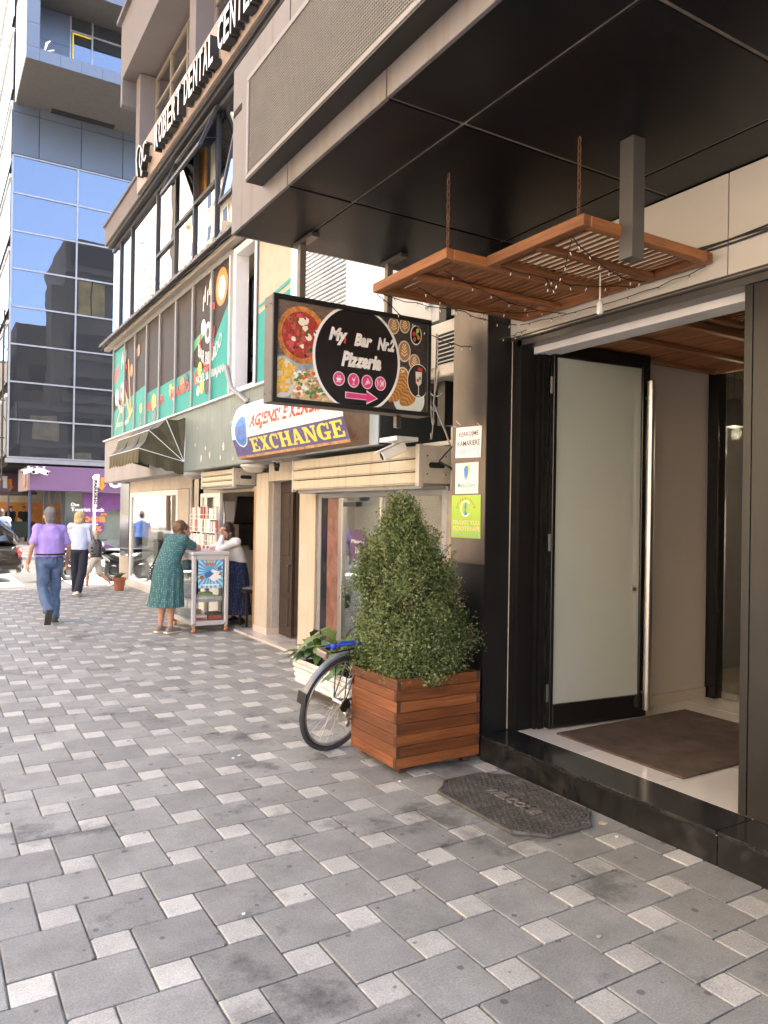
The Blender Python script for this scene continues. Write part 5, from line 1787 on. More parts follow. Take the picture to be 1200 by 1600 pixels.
def ser(ch, x, w_):
    """slab serif capitals from strokes; x is the left edge, w_ the width, height 1"""
    B_ = lambda a, b, c, d: [(x + a * w_, b), (x + c * w_, b), (x + c * w_, d), (x + a * w_, d)]
    Q = lambda *p: [(x + a * w_, b) for a, b in p]
    s_ = .13
    if ch == 'E':
        return [B_(.0, 0, .95, s_), B_(0, 1 - s_, .95, 1), B_(.14, s_, .42, 1 - s_), B_(.42, .44, .68, .56), B_(.6, .36, .72, .64), B_(.82, s_, .97, .32), B_(.8, .7, .93, 1 - s_)]
    if ch == 'X':
        return [Q((.08, 1), (.4, 1), (.95, 0), (.62, 0)), Q((.7, 1), (.88, 1), (.3, 0), (.1, 0)), B_(0, 1 - s_ * .8, .5, 1), B_(.6, 1 - s_ * .8, 1, 1), B_(0, 0, .4, s_ * .8), B_(.52, 0, 1.02, s_ * .8)]
    if ch == 'C' or ch == 'G':
        o_ = []
        n_ = 14
        for i in range(n_):
            a0, a1 = R(50 + 260 * i / n_), R(50 + 260 * (i + 1) / n_)
            t0 = .16 + .16 * abs(math.cos((a0 + a1) / 2))
            o_.append([(x + (.5 + .5 * math.cos(a0)) * w_, .5 + .52 * math.sin(a0)), (x + (.5 + .5 * math.cos(a1)) * w_, .5 + .52 * math.sin(a1)), (x + (.5 + (.5 - t0) * math.cos(a1)) * w_, .5 + (.52 - .13) * math.sin(a1)), (x + (.5 + (.5 - t0) * math.cos(a0)) * w_, .5 + (.52 - .13) * math.sin(a0))])
        o_.append(B_(.8, .6, .93, 1))
        if ch == 'G':
            o_ += [B_(.66, .0, .9, .42), B_(.52, .34, 1.0, .46)]
        return o_
    if ch == 'H':
        return [B_(.08, 0, .34, 1), B_(.66, 0, .92, 1), B_(.34, .44, .66, .57), B_(0, 0, .42, s_), B_(0, 1 - s_, .42, 1), B_(.58, 0, 1, s_), B_(.58, 1 - s_, 1, 1)]
    if ch == 'A':
        return [Q((.36, 1), (.6, 1), (.96, 0), (.66, 0)), Q((.36, 1), (.5, 1), (.24, 0), (.08, 0)), B_(.22, .26, .74, .38), B_(0, 0, .38, s_ * .8), B_(.56, 0, 1.04, s_ * .8)]
    if ch == 'N':
        return [B_(.08, 0, .24, 1), B_(.76, 0, .92, 1), Q((.08, 1), (.36, 1), (.92, 0), (.68, 0)), B_(0, 0, .36, s_), B_(0, 1 - s_, .3, 1), B_(.64, 1 - s_, 1.02, 1)]
    return []
u, dz = .55, .0045
for ch in 'EXCHANGE':
    w_ = {'E': .26, 'X': .28, 'C': .26, 'H': .3, 'A': .29, 'N': .29, 'G': .29}[ch]
    for pts in ser(ch, u, w_):
        dz += 1.5e-5
        q = [(a, .06 + b * .165) for a, b in pts]
        m.add([kx(a, b, dz) for a, b in q], [tuple(range(len(q)))])
    u += w_ + .018
m.build('yellow_lettering', pr_yellow, EX)
m = MB()
text(m, 'AGJENSI E KEMBIMIT', lambda a, b, d: kx(a, b, d), .6, .31, 2.85, .5, .008, .03, .1)
m.build('red_lettering', pr_red, EX)
def kdisc(name, r_, ry, mat, d):
    m = MB()
    for i in range(16):
        v0, v1 = -ry + 2 * ry * i / 16, -ry + 2 * ry * (i + 1) / 16
        h0, h1 = (r_ * math.sqrt(max(0, 1 - (v / ry) ** 2)) + 1e-4 for v in (v0, v1))
        m.add([kx(.32 - h0, .335 + v0, d), kx(.32 + h0, .335 + v0, d), kx(.32 + h1, .335 + v1, d), kx(.32 - h1, .335 + v1, d)], [(0, 1, 2, 3)])
    return m.build(name, mat, EX)
kdisc('emblem_rim', .22, .2, pr_white, .0065)
kdisc('emblem', .2, .185, pr_blue, .0085)
m = MB()
for k in range(18):
    a0, a1 = R(20 * k), R(20 * (k + 1))
    m.add([kx(.32 + r_ * math.cos(a), .335 + .92 * r_ * math.sin(a), .0105) for r_, a in ((.14, a0), (.14, a1), (.125, a1), (.125, a0))], [(0, 1, 2, 3)])
text(m, 'AEK', kx, .22, .29, .42, .39, .0105, .01)
m.build('emblem_lettering', P('navy ink', (.12, .1, .3)), EX)
MB().lathe((3.58, 9.35, 3.1), [(.03, 0), (.03, .05)], 8).tube([(3.58, 9.35, 3.1), (3.45, 9.6, 3.3), (3.42, 9.75, 3.62)], .035, 8).build('sign_strut', grey_frame, EX, smooth=True)

# ---------------------------------------------------------------- olive awning
AW = thing('awning', 'folding olive green awning with white ribs and scalloped valance on the band', 'awning', (3.6, 13.2, 2.45))
ay0, ay1, pz, rad = 12.15, 14.35, 2.47, .74
angs = [92, 66, 40, 14]
oli = M('olive canvas', (.06, .052, .022), .55, var=.35, scale=4, dirt=(.11, .1, .05), dscale=3, bump=.3, bscale=30)
tips = [(3.59 - rad * math.cos(R(a)), pz + rad * math.sin(R(a)) * .98) for a in angs]
m = MB()
for (xa, za), (xb, zb) in zip(tips, tips[1:]):
    n_ = 8
    for i in range(n_):
        y0, y1 = ay0 + (ay1 - ay0) * i / n_, ay0 + (ay1 - ay0) * (i + 1) / n_
        mx, mz = (xa + xb) / 2 + .02 + .008 * math.sin(i * 2.2), (za + zb) / 2 - .03
        m.add([(xa, y0, za), (xa, y1, za), (mx, y1, mz), (mx, y0, mz)], [(0, 1, 2, 3)]).add([(mx, y0, mz), (mx, y1, mz), (xb, y1, zb), (xb, y0, zb)], [(0, 1, 2, 3)])
for y in (ay0, ay1):
    for (xa, za), (xb, zb) in zip(tips, tips[1:]):
        s_ = .03 if y == ay0 else -.03
        m.add([(3.585, y, pz), (xa, y, za), ((xa + xb) / 2 + .03, y + s_, (za + zb) / 2 - .03), (xb, y, zb)], [(0, 1, 2), (0, 2, 3)])
m.build('canvas', oli, AW, fix=False)
xb, zb = tips[-1]
m = MB()
n_ = 44
rows = []
for i in range(n_ + 1):
    y = ay0 + (ay1 - ay0) * i / n_
    sc = .2 + .035 * abs(math.sin(i * math.pi / 4))
    rows.append(((xb - .004, y, zb), (xb - .008 + .012 * math.sin(i * 1.3), y, zb - sc)))
for a, b in zip(rows, rows[1:]):
    m.add([a[0], b[0], b[1], a[1]], [(0, 1, 2, 3)])
for k in range(16):
    xa_, xb_ = xb + (3.585 - xb) * k / 16, xb + (3.585 - xb) * (k + 1) / 16
    za_, zb_ = zb + (pz - zb) * k / 16, zb + (pz - zb) * (k + 1) / 16
    m.add([(xa_, ay0 - .003, za_), (xb_, ay0 - .003, zb_), (xb_, ay0 - .006 + .01 * math.sin(k), zb_ - .2 - .03 * abs(math.sin((k + 1) * .8))), (xa_, ay0 - .006 + .01 * math.sin(k - 1), za_ - .2 - .03 * abs(math.sin(k * .8)))], [(0, 1, 2, 3)])
m.build('valance', oli, AW, fix=False)
for i, (x, z) in enumerate(tips):
    MB().tube([(3.585, ay0 - .01, pz), (x, ay0 - .006, z), (x - .006, ay0 + .02, z + .004), (x - .006, ay1, z + .004), (3.585, ay1 + .01, pz)], .006, 6).build('rib', white_paint, AW, smooth=True)
# ---------------------------------------------------------------- glass office tower closing the street
OT = thing('office_tower', 'tall blue glass office tower with a projecting balcony storey at the end of the street', 'building', (8, 34, 0))
off_glass = glass('office glass', (.6, .7, .75), .2, 0.0, .72, (.042, .044, .046), .09)
[n_ for n_ in off_glass.node_tree.nodes if n_.type == 'BSDF_GLOSSY'][0].inputs[0].default_value = (.56, .68, .88, 1)
clad = M('blue grey cladding', (.085, .108, .15), .4, metal=.2, var=.05, scale=1, rv=.05)
mull_m = M('office mullion', (.3, .31, .33), .4, metal=.5)
und_m = M('dark underside', (.1, .094, .09), .7, var=.1)
B((2.8, 33.2, 3.4), (30, 60, 60)).build('tower_core', dark_in, OT)
gx = [2.77, 5.17, 7.6, 10.0, 12.4, 14.8]
for i in range(5):
    for j in range(8):
        z0 = 3.72 + j * 1.485
        t_, s_ = rnd.uniform(-.006, .006), rnd.uniform(-.004, .004)
        MB().obx(((gx[i] + gx[i + 1]) / 2, 33.01, z0 + .743), ((gx[i + 1] - gx[i]) / 2 - .03, t_, 0), (0, -s_, .712), (0, .006, 0)).build('glass_panel', off_glass, OT)
m = MB()
for i in range(6):
    B((gx[i] - .032, 32.96, 3.7), (gx[i] + .032, 33.05, 15.6)).build('mullion', mull_m, OT)
for j in range(9):
    z0 = 3.72 + j * 1.485
    B((2.81, 32.965, z0 - .03), (14.8, 33.045, z0 + .03)).build('transom', mull_m, OT)
B((2.7, 32.9, 3.5), (30, 33.3, 3.67)).build('base_rail', mull_m, OT)
# rooms dimly seen behind the lower panes
for j in range(0, 8, 2):
    B((2.9, 35.5, 3.75 + j * 1.485), (20, 35.55, 3.6 + (j + 2) * 1.485)).build('office_wall', M('office room', (.3, .26, .22), .9, var=.3, scale=.6), OT)
px_ = [2.73, 3.7, 5.28, 6.92, 8.5, 10.1, 11.7]
for i in range(6):
    B((px_[i] + .012, 32.97, 15.66), (px_[i + 1] - .012, 33.0, 17.28)).build('cladding_panel', clad, OT)
    B((px_[i] + .012, 32.97, 17.3), (px_[i + 1] - .012, 33.0, 17.64)).build('cladding_panel', clad, OT)
B((2.85, 29.45, 17.63), (20, 33.2, 17.68)).build('balcony_underside', und_m, OT)
B((4.1, 32.6, 17.6), (6.5, 32.95, 17.625)).build('underside_slot', dark_in, OT)
bx = [2.83, 3.26, 3.95, 4.65, 5.4, 6.1, 6.8, 7.5, 8.2]
for i in range(8):
    B((bx[i] + .006, 29.4, 17.62), (bx[i + 1] - .006, 29.44, 18.06)).build('cladding_panel', clad, OT)
for k in range(4):
    B((2.83, 29.4, 18.07 + k * .85), (3.254, 29.44, 18.91 + k * .85)).build('cladding_panel', clad, OT)
    B((2.81, 29.45, 17.68 + k * .95), (2.84, 33.1, 18.62 + k * .95)).build('side_panel', M('sky sheen side cladding', (.66, .69, .72), .35, metal=.2, var=.05), OT)  # sky reflection on this side of the cladding put into its pale colour
B((2.85, 29.45, 20.62), (20, 33.2, 20.72)).build('balcony_ceiling', und_m, OT)
B((3.26, 29.4, 20.58), (20, 29.44, 23)).build('cladding_panel', clad, OT)
for k, (a, b) in enumerate(((17.7, 19.4), (19.41, 20.6))):
    B((3.27, 31.1, a), (4.48, 31.15, b)).build('cladding_panel', clad, OT)
m = MB()
for x in (4.49, 5.28, 6.6, 8.5):
    m.box((x, 31.1, 17.7), (x + .06, 31.16, 20.62))
m.box((4.552, 31.102, 20.05), (9, 31.158, 20.11))
m.build('balcony_frame', mull_m, OT)
B((4.56, 31.13, 17.7), (9, 31.145, 20.6)).build('balcony_glass', off_glass, OT)
m = MB().box((4.58, 31.06, 17.9), (4.63, 31.09, 20.0)).box((4.632, 31.06, 19.94), (5.26, 31.09, 20.0))
m.build('yellow_tape', M('yellow tape', (.75, .5, .05), .5), OT)
MB().tube([(3.42, 29.6, 18.05), (3.5, 29.55, 18.4), (3.62, 29.6, 18.55)], [.03, .045, .02], 6).tube([(3.45, 29.6, 18.1), (3.75, 29.5, 18.2)], .03, 6).build('torn_foil', M('pale foil', (.7, .66, .6), .6), OT)
for k in range(14):
    z0 = 3.8 + k * 2.9
    B((2.72, 33.3, z0), (2.76, 60, z0 + 2.3)).build('side_glass', glass('side glass', (.6, .65, .7), .5, 0, .8, (.3, .3, .3)) if k == 0 else bpy.data.materials['side glass'], OT)
    B((2.68, 33.3, z0 + 2.3), (2.79, 60, z0 + 2.45)).build('side_band', M('white side band', (.75, .75, .75), .5, var=.05), OT)

# ---------------------------------------------------------------- phone shop at the tower's foot
PS = thing('phone_shop', 'purple phone shop with white numeral and orange arrow sign under the office tower', 'shop', (6, 33, 0))
pur = M('purple fascia', (.13, .072, .15), .45, var=.06, scale=1, rv=.03)
B((3.52, 32.4, 2.42), (14, 33.1, 3.38)).build('fascia', pur, PS, bevel=.01)
B((3.5, 33.1, 2.42), (3.56, 36.5, 3.38)).build('fascia_return', M('pale purple fascia', (.45, .36, .42), .5), PS)
B((3.05, 40, 2.43), (4.6, 40.3, 3.38)).build('rear_fascia', pur, PS)
kp = Pl((5.87, 32.4, 2.52), (1, 0, 0), (0, 0, 1), (0, -1, 0))
def one_logo(pl_, s_=1.0):
    a = MB()
    a.poly([(x * s_, y * s_) for x, y in ((.06, .1), (.22, .1), (.22, .62), (.05, .62), (-.06, .5), (-.04, .42), (.06, .46))], pl_, .01, .05)
    a.build('numeral', pr_white, PS)
    a = MB()
    a.poly([(x * s_, y * s_) for x, y in ((.27, .5), (.4, .5), (.4, .18), (.5, .22), (.33, -.02), (.2, .1), (.27, .14))], pl_, .01, .052)
    a.build('arrow_emblem', pr_orange, PS)
one_logo(kp)
a = MB()
text(a, 'One', kp, .58, .08, 1.75, .52, .05, .05, 0, .04)
a.build('name_lettering', pr_white, PS)
one_logo(Pl((3.12, 40, 2.55), (1, 0, 0), (0, 0, 1), (0, -1, 0)), 1.1)
one_logo(Pl((3.5, 33.9, 2.55), (0, -1, 0), (0, 0, 1), (-1, 0, 0)), 1.0)
shop_in = M('pale shop interior', (.46, .47, .42), .8, var=.12, scale=1)
B((4.95, 33.05, 0), (7.6, 33.06, 2.42)).build('shop_window', shop_glass, PS)
B((4.95, 33.4, 0), (7.6, 33.45, 2.42)).build('shop_interior', shop_in, PS)
kg = Pl((4.95, 33.045, 0), (1, 0, 0), (0, 0, 1), (0, -1, 0))
a = MB()
a.poly([(.6, 2.4), (2.6, 2.4), (2.6, 1.4), (1.9, 1.75), (1.3, 1.5), (.6, 1.0), (0, .75), (0, 1.0), (.7, 1.6)], kg, 0, .003)
a.poly([(1.4, .35), (2.0, .1), (2.4, .5), (2.45, .05), (1.4, .05)], kg, 0, .0033)
a.poly(circ(1.05, 1.0, .45, .4, 20), kg, 0, .0036)
a.build('window_print', M('print deep purple', (.13, .045, .17), .4, var=.25, scale=2), PS)
a = MB()
text(a, 'One', kg, .18, 1.82, .5, 1.98, .006, .03)
text(a, 'Tourist Pack', kg, .18, 1.62, 1.5, 1.78, .006, .03)
text(a, 'Rides & Rentals', kg, .65, 1.06, 1.25, 1.14, .006, .02)
a.build('white_lettering', pr_white, PS)
a = MB()
text(a, '5G', kg, 1.35, 1.46, 1.6, 1.56, .006, .03)
text(a, '100GB', kg, .3, 1.18, 1.55, 1.42, .006, .04)
text(a, '-10%', kg, .65, .8, 1.4, 1.02, .006, .03)
a.build('orange_lettering', pr_orange, PS)
for x in (4.1, 4.35, 4.75):
    B((x, 33.0, 0), (x + .16, 33.2, 2.42)).build('door_post', dark_frame, PS)
B((3.55, 33.0, 0), (3.63, 33.08, 2.42)).build('corner_post', M('blue post', (.05, .07, .14), .4), PS)
B((7.6, 33.0, 0), (14, 33.3, 2.42)).build('dark_wall', dark_frame, PS)
for (x, d) in ((3.45, (-1, -.3, -.3)), (3.75, (-.6, -1, -.2)), (4.0, (.9, -.8, -.4))):
    cctv('white security camera on the corner of the purple fascia, %s' % {3.45: 'pointing left', 3.75: 'in the middle', 4.0: 'pointing right'}[x], (x, 32.3, 3.35), d, white_pl, 2.0)

# ---------------------------------------------------------------- street cafe, scaffold and far backdrop
CF = thing('cafe_terrace', 'small cafe terrace with green wind screen, dark pergola and orange counter beyond the purple shop', 'cafe', (3.4, 37, 0))
B((2.2, 36, .45), (4.15, 36.04, 1.14)).build('wind_screen', M('dark green screen', (.02, .035, .03), .6), CF)
for x in (2.3, 3.05, 3.9):
    B((x, 35.9, 0), (x + .07, 35.97, 2.75)).build('pergola_post', M('blue post', (.05, .07, .14), .4), CF)
B((1.8, 35.85, 2.32), (4.2, 40, 2.42)).build('pergola_roof', dark_frame, CF)
B((1.8, 41, .9), (6, 41.4, 2.0)).build('counter', M('orange counter', (.6, .25, .06), .6, var=.3, scale=3), CF)
B((1.8, 42, 0), (7, 42.2, 3.2)).build('cafe_wall', M('cafe wall', (.5, .47, .4), .8, var=.2), CF)
for k in range(4):
    B((1.4, 30.2 + k * .8, -.005), (4.6, 36 + .2 * k, .06 + .06 * k)).build('terrace_step', M('terrace stone', (.36, .33, .29), .85, var=.2), CF)
SC = thing('scaffold', 'dark tube scaffold against the white side of the office tower', 'scaffold', (2.4, 35, 0))
for x in (2.35, 2.62):
    for y in (33.6, 36.5):
        MB().tube([(x, y, 2.5), (x, y, 9.6)], .03, 6).build('upright', dark_frame, SC)
for k in range(5):
    MB().tube([(1.6, 33.6, 3.0 + k * 1.5), (2.7, 33.6, 3.0 + k * 1.5)], .025, 6).build('ledger', dark_frame, SC)
    MB().tube([(2.35, 33.6, 3.0 + k * 1.5), (2.62, 36.5, 4.3 + k * 1.5)], .022, 6).build('brace', dark_frame, SC)
far_w = M('far wall', (.6, .55, .47), .85, var=.1, scale=.5)
FB = thing('far_building', 'pale low building far down the street behind the cafe', 'building', (4, 75, 0))
B((-4, 70, -.15), (14, 80, 14)).build('wall', far_w, FB)
for k in range(6):
    for j in range(4):
        B((-2 + k * 2.4, 69.94, 1.5 + j * 3), (-.8 + k * 2.4, 69.99, 3.1 + j * 3)).build('window', dark_frame, FB)

# ---------------------------------------------------------------- across the street: what the glass mirrors
yel = M('yellow apartment render', (.58, .46, .29), .85, var=.08, scale=.6)
YB = thing('apartment_block', 'tall yellow apartment block across the street, seen mirrored in the clinic glass', 'building', (-20, 40, 0))
B((-28, 12, -.15), (-15.5, 82, 46)).build('wall', yel, YB)
wbm = bpy.data.meshes.new('window')
for lv in range(14):
    for k in range(13):
        y, z = 15 + k * 5, 2.4 + lv * 3.15
        m = MB().box((-15.5, y, z), (-15.42, y + 1.5, z + 1.7))
        w_ = m.build('window', M('white window surround', (.62, .58, .5), .7), YB)
        B((-15.425, y + .12, z + .12), (-15.41, y + 1.38, z + 1.58)).build('pane', dark_frame, w_)
        if (k + lv) % 3 == 0:
            B((-15.5, y + 1.9, z + .4), (-15.1, y + 2.8, z + 1.0)).build('air_unit', white_pl, YB)
        if k % 4 == 2:
            B((-15.5, y - .6, z - .9), (-14.6, y + 2.6, z - .1)).build('balcony', far_w, YB)
WB = thing('pale_block', 'long pale plastered block across the street behind the viewer, seen only as reflections', 'building', (-20, -15, 0))
B((-28, -45, -.15), (-15.5, 10, 17)).build('wall', M('warm pale render', (.6, .5, .38), .85, var=.08, scale=.6), WB)
for lv in range(5):
    for k in range(10):
        B((-15.5, -43 + k * 5.2, 2.5 + lv * 3), (-15.42, -41 + k * 5.2, 4.2 + lv * 3)).build('window', dark_frame, WB)
leaf_tree = leaf_mat('tree leaves', (.035, .06, .018), (.06, .09, .025), (.11, .14, .04), 1.2)
def tree(label, x, y, h, r_, seed):
    t = thing('street_tree', label, 'tree', (x, y, -.1), 'trees across the street')
    g_ = np.random.default_rng(seed)
    m = MB().tube([(x, y, -.1), (x + .1, y, h * .3), (x, y + .1, h * .6), (x, y, h * .9)], [.24, .19, .12, .04], 8)
    pts, nrm = [], []
    for i in range(60):
        a, e, q = g_.uniform(0, 6.28), g_.uniform(-.4, 1.3), g_.uniform(.45, 1)
        c = np.array([x + r_ * q * math.cos(a) * math.cos(e), y + r_ * q * math.sin(a) * math.cos(e), h * .66 + h * .34 * q * math.sin(e)])
        if i % 3 == 0:
            m.tube([(x, y, h * g_.uniform(.35, .6)), tuple((c + np.array([x, y, h * .5])) / 2), tuple(c)], [.08, .05, .015], 5)
        pts.append(c + g_.normal(0, .34, (70, 3)))
        nrm.append(np.tile((c - np.array([x, y, h * .6])) / r_, (70, 1)))
    m.build('trunk', twig_m, t)
    putw('crown', leaf_cloud(np.concatenate(pts), np.concatenate(nrm) + 1e-3, .11, seed=seed), leaf_tree, t, kind='stuff')
CT = thing('cream_tower', 'tall cream tower farther along the other side, seen only mirrored in the clinic glass', 'building', (-20, 100, 0))
B((-30, 84, -.15), (-15.5, 104, 62)).build('wall', M('cream tower render', (.45, .39, .31), .85, var=.06, scale=.3), CT)
for lv in range(16):
    for k in range(2):
        B((-15.5, 87 + k * 8, 3 + lv * 3.6), (-15.42, 90 + k * 8, 5 + lv * 3.6)).build('window', M('pale mirror window', (.4, .42, .42), .3), CT)
for k, (x, y, h, r_) in enumerate(((-10.5, 30, 9, 2.6), (-10.5, 40, 10, 2.8), (-10.6, 56, 19, 3.4), (-10.5, 67, 22, 3.8))):
    tree('leafy street tree across the road seen only in the window reflections, number %d along the row' % (k + 1) if False else 'leafy street tree across the road seen only as reflections in the glass', x, y, h, r_, 20 + k)
# ---------------------------------------------------------------- bicycle behind the planter
BK = thing('bicycle', 'black city bicycle leaning behind the timber planter with blue strap on its rack', 'bicycle', (2.47, 4.73, 0))
hd, lean = math.atan2(.28, .96), R(12)
BM = Matrix.Translation((2.475, 4.735, 0)) @ Matrix.Rotation(hd, 4, 'Z') @ Matrix.Rotation(lean, 4, 'X')
def bk(name, mb, mat, parent=None, **k):
    mb.v = [tuple(BM @ Vec(p)) for p in mb.v]
    return mb.build(name, mat, parent or BK, **k)
tyre_m = M('tyre rubber', (.035, .035, .036), .75, var=.2, scale=20)
rim_m = M('alloy rim', (.5, .5, .5), .3, metal=.9)
blk_fr = M('black bike paint', (.015, .015, .017), .3, coat=.4)
def wheel(cx):
    RW = .335
    n = 40
    c = [(cx + RW * math.cos(2 * math.pi * i / n), 0, .35 + RW * math.sin(2 * math.pi * i / n)) for i in range(n)]
    wh = bk('wheel', MB().tube(c, .0195, 8, closed=True), tyre_m, smooth=True)
    c2 = [(cx + .308 * math.cos(2 * math.pi * i / n), 0, .35 + .308 * math.sin(2 * math.pi * i / n)) for i in range(n)]
    bk('rim', MB().tube(c2, .011, 6, closed=True), rim_m, wh, smooth=True)
    m = MB()
    for i in range(28):
        a = 2 * math.pi * i / 28
        b = a + (.45 if i % 4 < 2 else -.45)
        s_ = .03 if i % 2 else -.03
        m.tube([(cx + .022 * math.cos(b), s_, .35 + .022 * math.sin(b)), (cx + .3 * math.cos(a), 0, .35 + .3 * math.sin(a))], .0012, 4)
    bk('spokes', m, rim_m, wh)
    bk('hub', MB().tube([(cx, -.05, .35), (cx, .05, .35)], .02, 10), rim_m, wh, smooth=True)
    return wh
wheel(0)
wheel(1.06)
m = MB()
arc_ = [(.372 * math.cos(R(a)), .35 + .372 * math.sin(R(a))) for a in range(60, 166, 6)]
rows = [[(x, -.024, z - .012), (x, -.015, z + .002), (x, 0, z + .006), (x, .015, z + .002), (x, .024, z - .012)] for x, z in arc_]
for a, b in zip(rows, rows[1:]):
    m.add(a + b, [(i, i + 1, 6 + i, 5 + i) for i in range(4)])
fd = bk('rear_mudguard', m, M('grey mudguard', (.2, .21, .22), .35, metal=.3), smooth=True)
x, z = arc_[-1]
bk('mud_flap', MB().box((x - .012, -.04, z - .06), (x - .005, .04, z + .02)), blk_fr, fd)
m = MB()
for s_ in (-.06, .06):
    m.tube([(-.22, s_, .76), (.25, s_, .77), (.33, s_ * .5, .76)], .006, 6).tube([(0, s_ * .9, .36), (-.05, s_, .76)], .005, 6).tube([(0, s_ * .9, .36), (.1, s_, .765)], .005, 6)
for x in (-.22, -.1, .02, .14):
    m.tube([(x, -.06, .762), (x, .06, .762)], .005, 6)
bk('rack', m, blk_fr, smooth=True)
bk('rear_lamp', MB().box((-.255, -.05, .715), (-.225, .05, .76)), M('chromed lamp', (.35, .3, .27), .3, metal=.7), bevel=.006)
m = MB()
m.tube([(-.2, -.04, .775), (-.05, .03, .785), (.12, -.03, .79), (.25, .04, .78)], .009, 6).tube([(-.2, .02, .775), (.0, -.04, .79), (.25, -.05, .78)], .008, 6).ell((-.16, -.01, .785), (.022, .02, .016))
bk('blue_strap', m, M('blue strap', (.03, .08, .5), .5, var=.2), smooth=True)
m = MB()
for s_ in (-.055, .055):
    m.tube([(0, s_, .35), (.44, s_ * .4, .28)], .009, 7).tube([(0, s_, .35), (.36, s_ * .3, .7)], .008, 7)
m.tube([(.44, 0, .28), (.33, 0, .84)], .016, 8).tube([(.44, 0, .28), (.93, 0, .62)], .018, 8).tube([(.36, 0, .6), (.92, 0, .72)], .016, 8).tube([(.93, 0, .6), (.89, 0, .95)], .018, 8)
for s_ in (-.05, .05):
    m.tube([(.93, s_ * .6, .62), (1.06, s_, .35)], .011, 7)
bk('frame', m, M('silver bike tube', (.33, .33, .34), .35, metal=.6), smooth=True)
m = MB().lathe((0, -.06, .35), [(.02, -.012), (.045, -.01), (.045, .0), (.03, .006)], 16, (0, 1, 0)).lathe((.44, -.06, .28), [(.02, -.006), (.085, -.004), (.085, .004)], 24, (0, 1, 0))
m.tube([(.0, -.062, .395), (.44, -.062, .365)], .006, 5).tube([(.02, -.062, .31), (.05, -.062, .24), (.44, -.062, .198)], .006, 5)
bk('chain_set', m, M('dark chain', (.05, .048, .045), .45, metal=.8))
m = MB().beam((.02, -.07, .33), (.05, -.075, .2), .02, .012).lathe((.05, -.07, .21), [(.022, -.006), (.022, .006)], 10, (0, 1, 0)).lathe((.03, -.07, .28), [(.02, -.006), (.02, .006)], 10, (0, 1, 0))
bk('derailleur', m, rim_m)
m = MB().tube([(.44, -.06, .28), (.5, -.12, .13)], .012, 6).box((.46, -.2, .11), (.56, -.11, .135))
m.tube([(.44, .06, .28), (.38, .12, .43)], .012, 6).box((.33, .11, .42), (.43, .2, .445))
bk('pedals', m, blk_fr)
m = MB().loft([[(.2 + .27 * t, w_ * math.cos(a), .885 + .02 * math.sin(a) + .01 * t) for a in [2 * math.pi * k / 10 for k in range(10)]] for t, w_ in ((0, .07), (.25, .085), (.5, .06), (.8, .025), (1, .015))])
bk('saddle', m, blk_fr, smooth=True)
m = MB().tube([(.89, 0, .93), (.93, 0, 1.0), (.93, .12, 1.02), (.86, .27, 1.0), (.76, .29, .98)], .012, 7).tube([(.93, 0, 1.0), (.93, -.12, 1.02), (.86, -.27, 1.0), (.76, -.29, .98)], .012, 7)
bk('handlebar', m, rim_m, smooth=True)

# ---------------------------------------------------------------- white plastic trough and its plants
WP = thing('white_trough', 'white ribbed plastic flower trough on little legs behind the bicycle', 'planter', (3.1, 5.9, 0))
X0, X1, Y0, Y1 = 2.95, 3.22, 5.36, 6.43
rings = []
for i in range(21):
    t = i / 20
    z = .095 + .235 * t
    b = .012 * abs(math.sin(t * 5 * math.pi)) - .03 * (1 - t)
    rings.append([(X0 - b, Y0 - b, z), (X1 + b, Y0 - b, z), (X1 + b, Y1 + b, z), (X0 - b, Y1 + b, z)])
MB().loft(rings, caps=False).build('trough', white_pl, WP, smooth=True)
for x in (X0 + .045, X1 - .075):
    for y in (Y0 + .14, Y1 - .24):
        MB().loft([[(x + a, y + b, z) for a, b in ((0, 0), (.035, 0), (.035, .05), (0, .05))] if z else [(x + .01 + a, y + .012 + b, 0) for a, b in ((0, 0), (.018, 0), (.018, .025), (0, .025))] for z in (0, .1)]).build('foot', white_pl, WP)
B((X0 + .005, Y0 + .005, .24), (X1 - .005, Y1 - .005, .29)).build('soil', soil, WP)
def leaf_blade(mb, base, d, L, w_, droop, lobes=0, n=7):
    base, d = Vec(base), Vec(d).normalized()
    side = d.cross(Vec((0, 0, 1))).normalized()
    rows = []
    p = base.copy()
    for i in range(n + 1):
        t = i / n
        wd = w_ * math.sin(math.pi * min(1, t * .92 + .06)) ** .8
        if lobes and i % 2:
            wd *= .55
        fold = Vec((0, 0, .25 * wd))
        rows.append((p - side * wd + fold, p.copy(), p + side * wd + fold))
        dd = (d + Vec((0, 0, -droop * t))).normalized()
        p = p + dd * (L / n)
    for a, b in zip(rows, rows[1:]):
        mb.add([a[0], a[1], a[2], b[0], b[1], b[2]], [(0, 1, 4, 3), (1, 2, 5, 4)])
    return mb
hosta = M('broad leaf', (.07, .14, .045), .4, var=.3, scale=12, dirt=(.16, .2, .07), dscale=5)
lobed = M('lobed leaf', (.13, .19, .04), .42, var=.3, scale=10)
pr = random.Random(9)
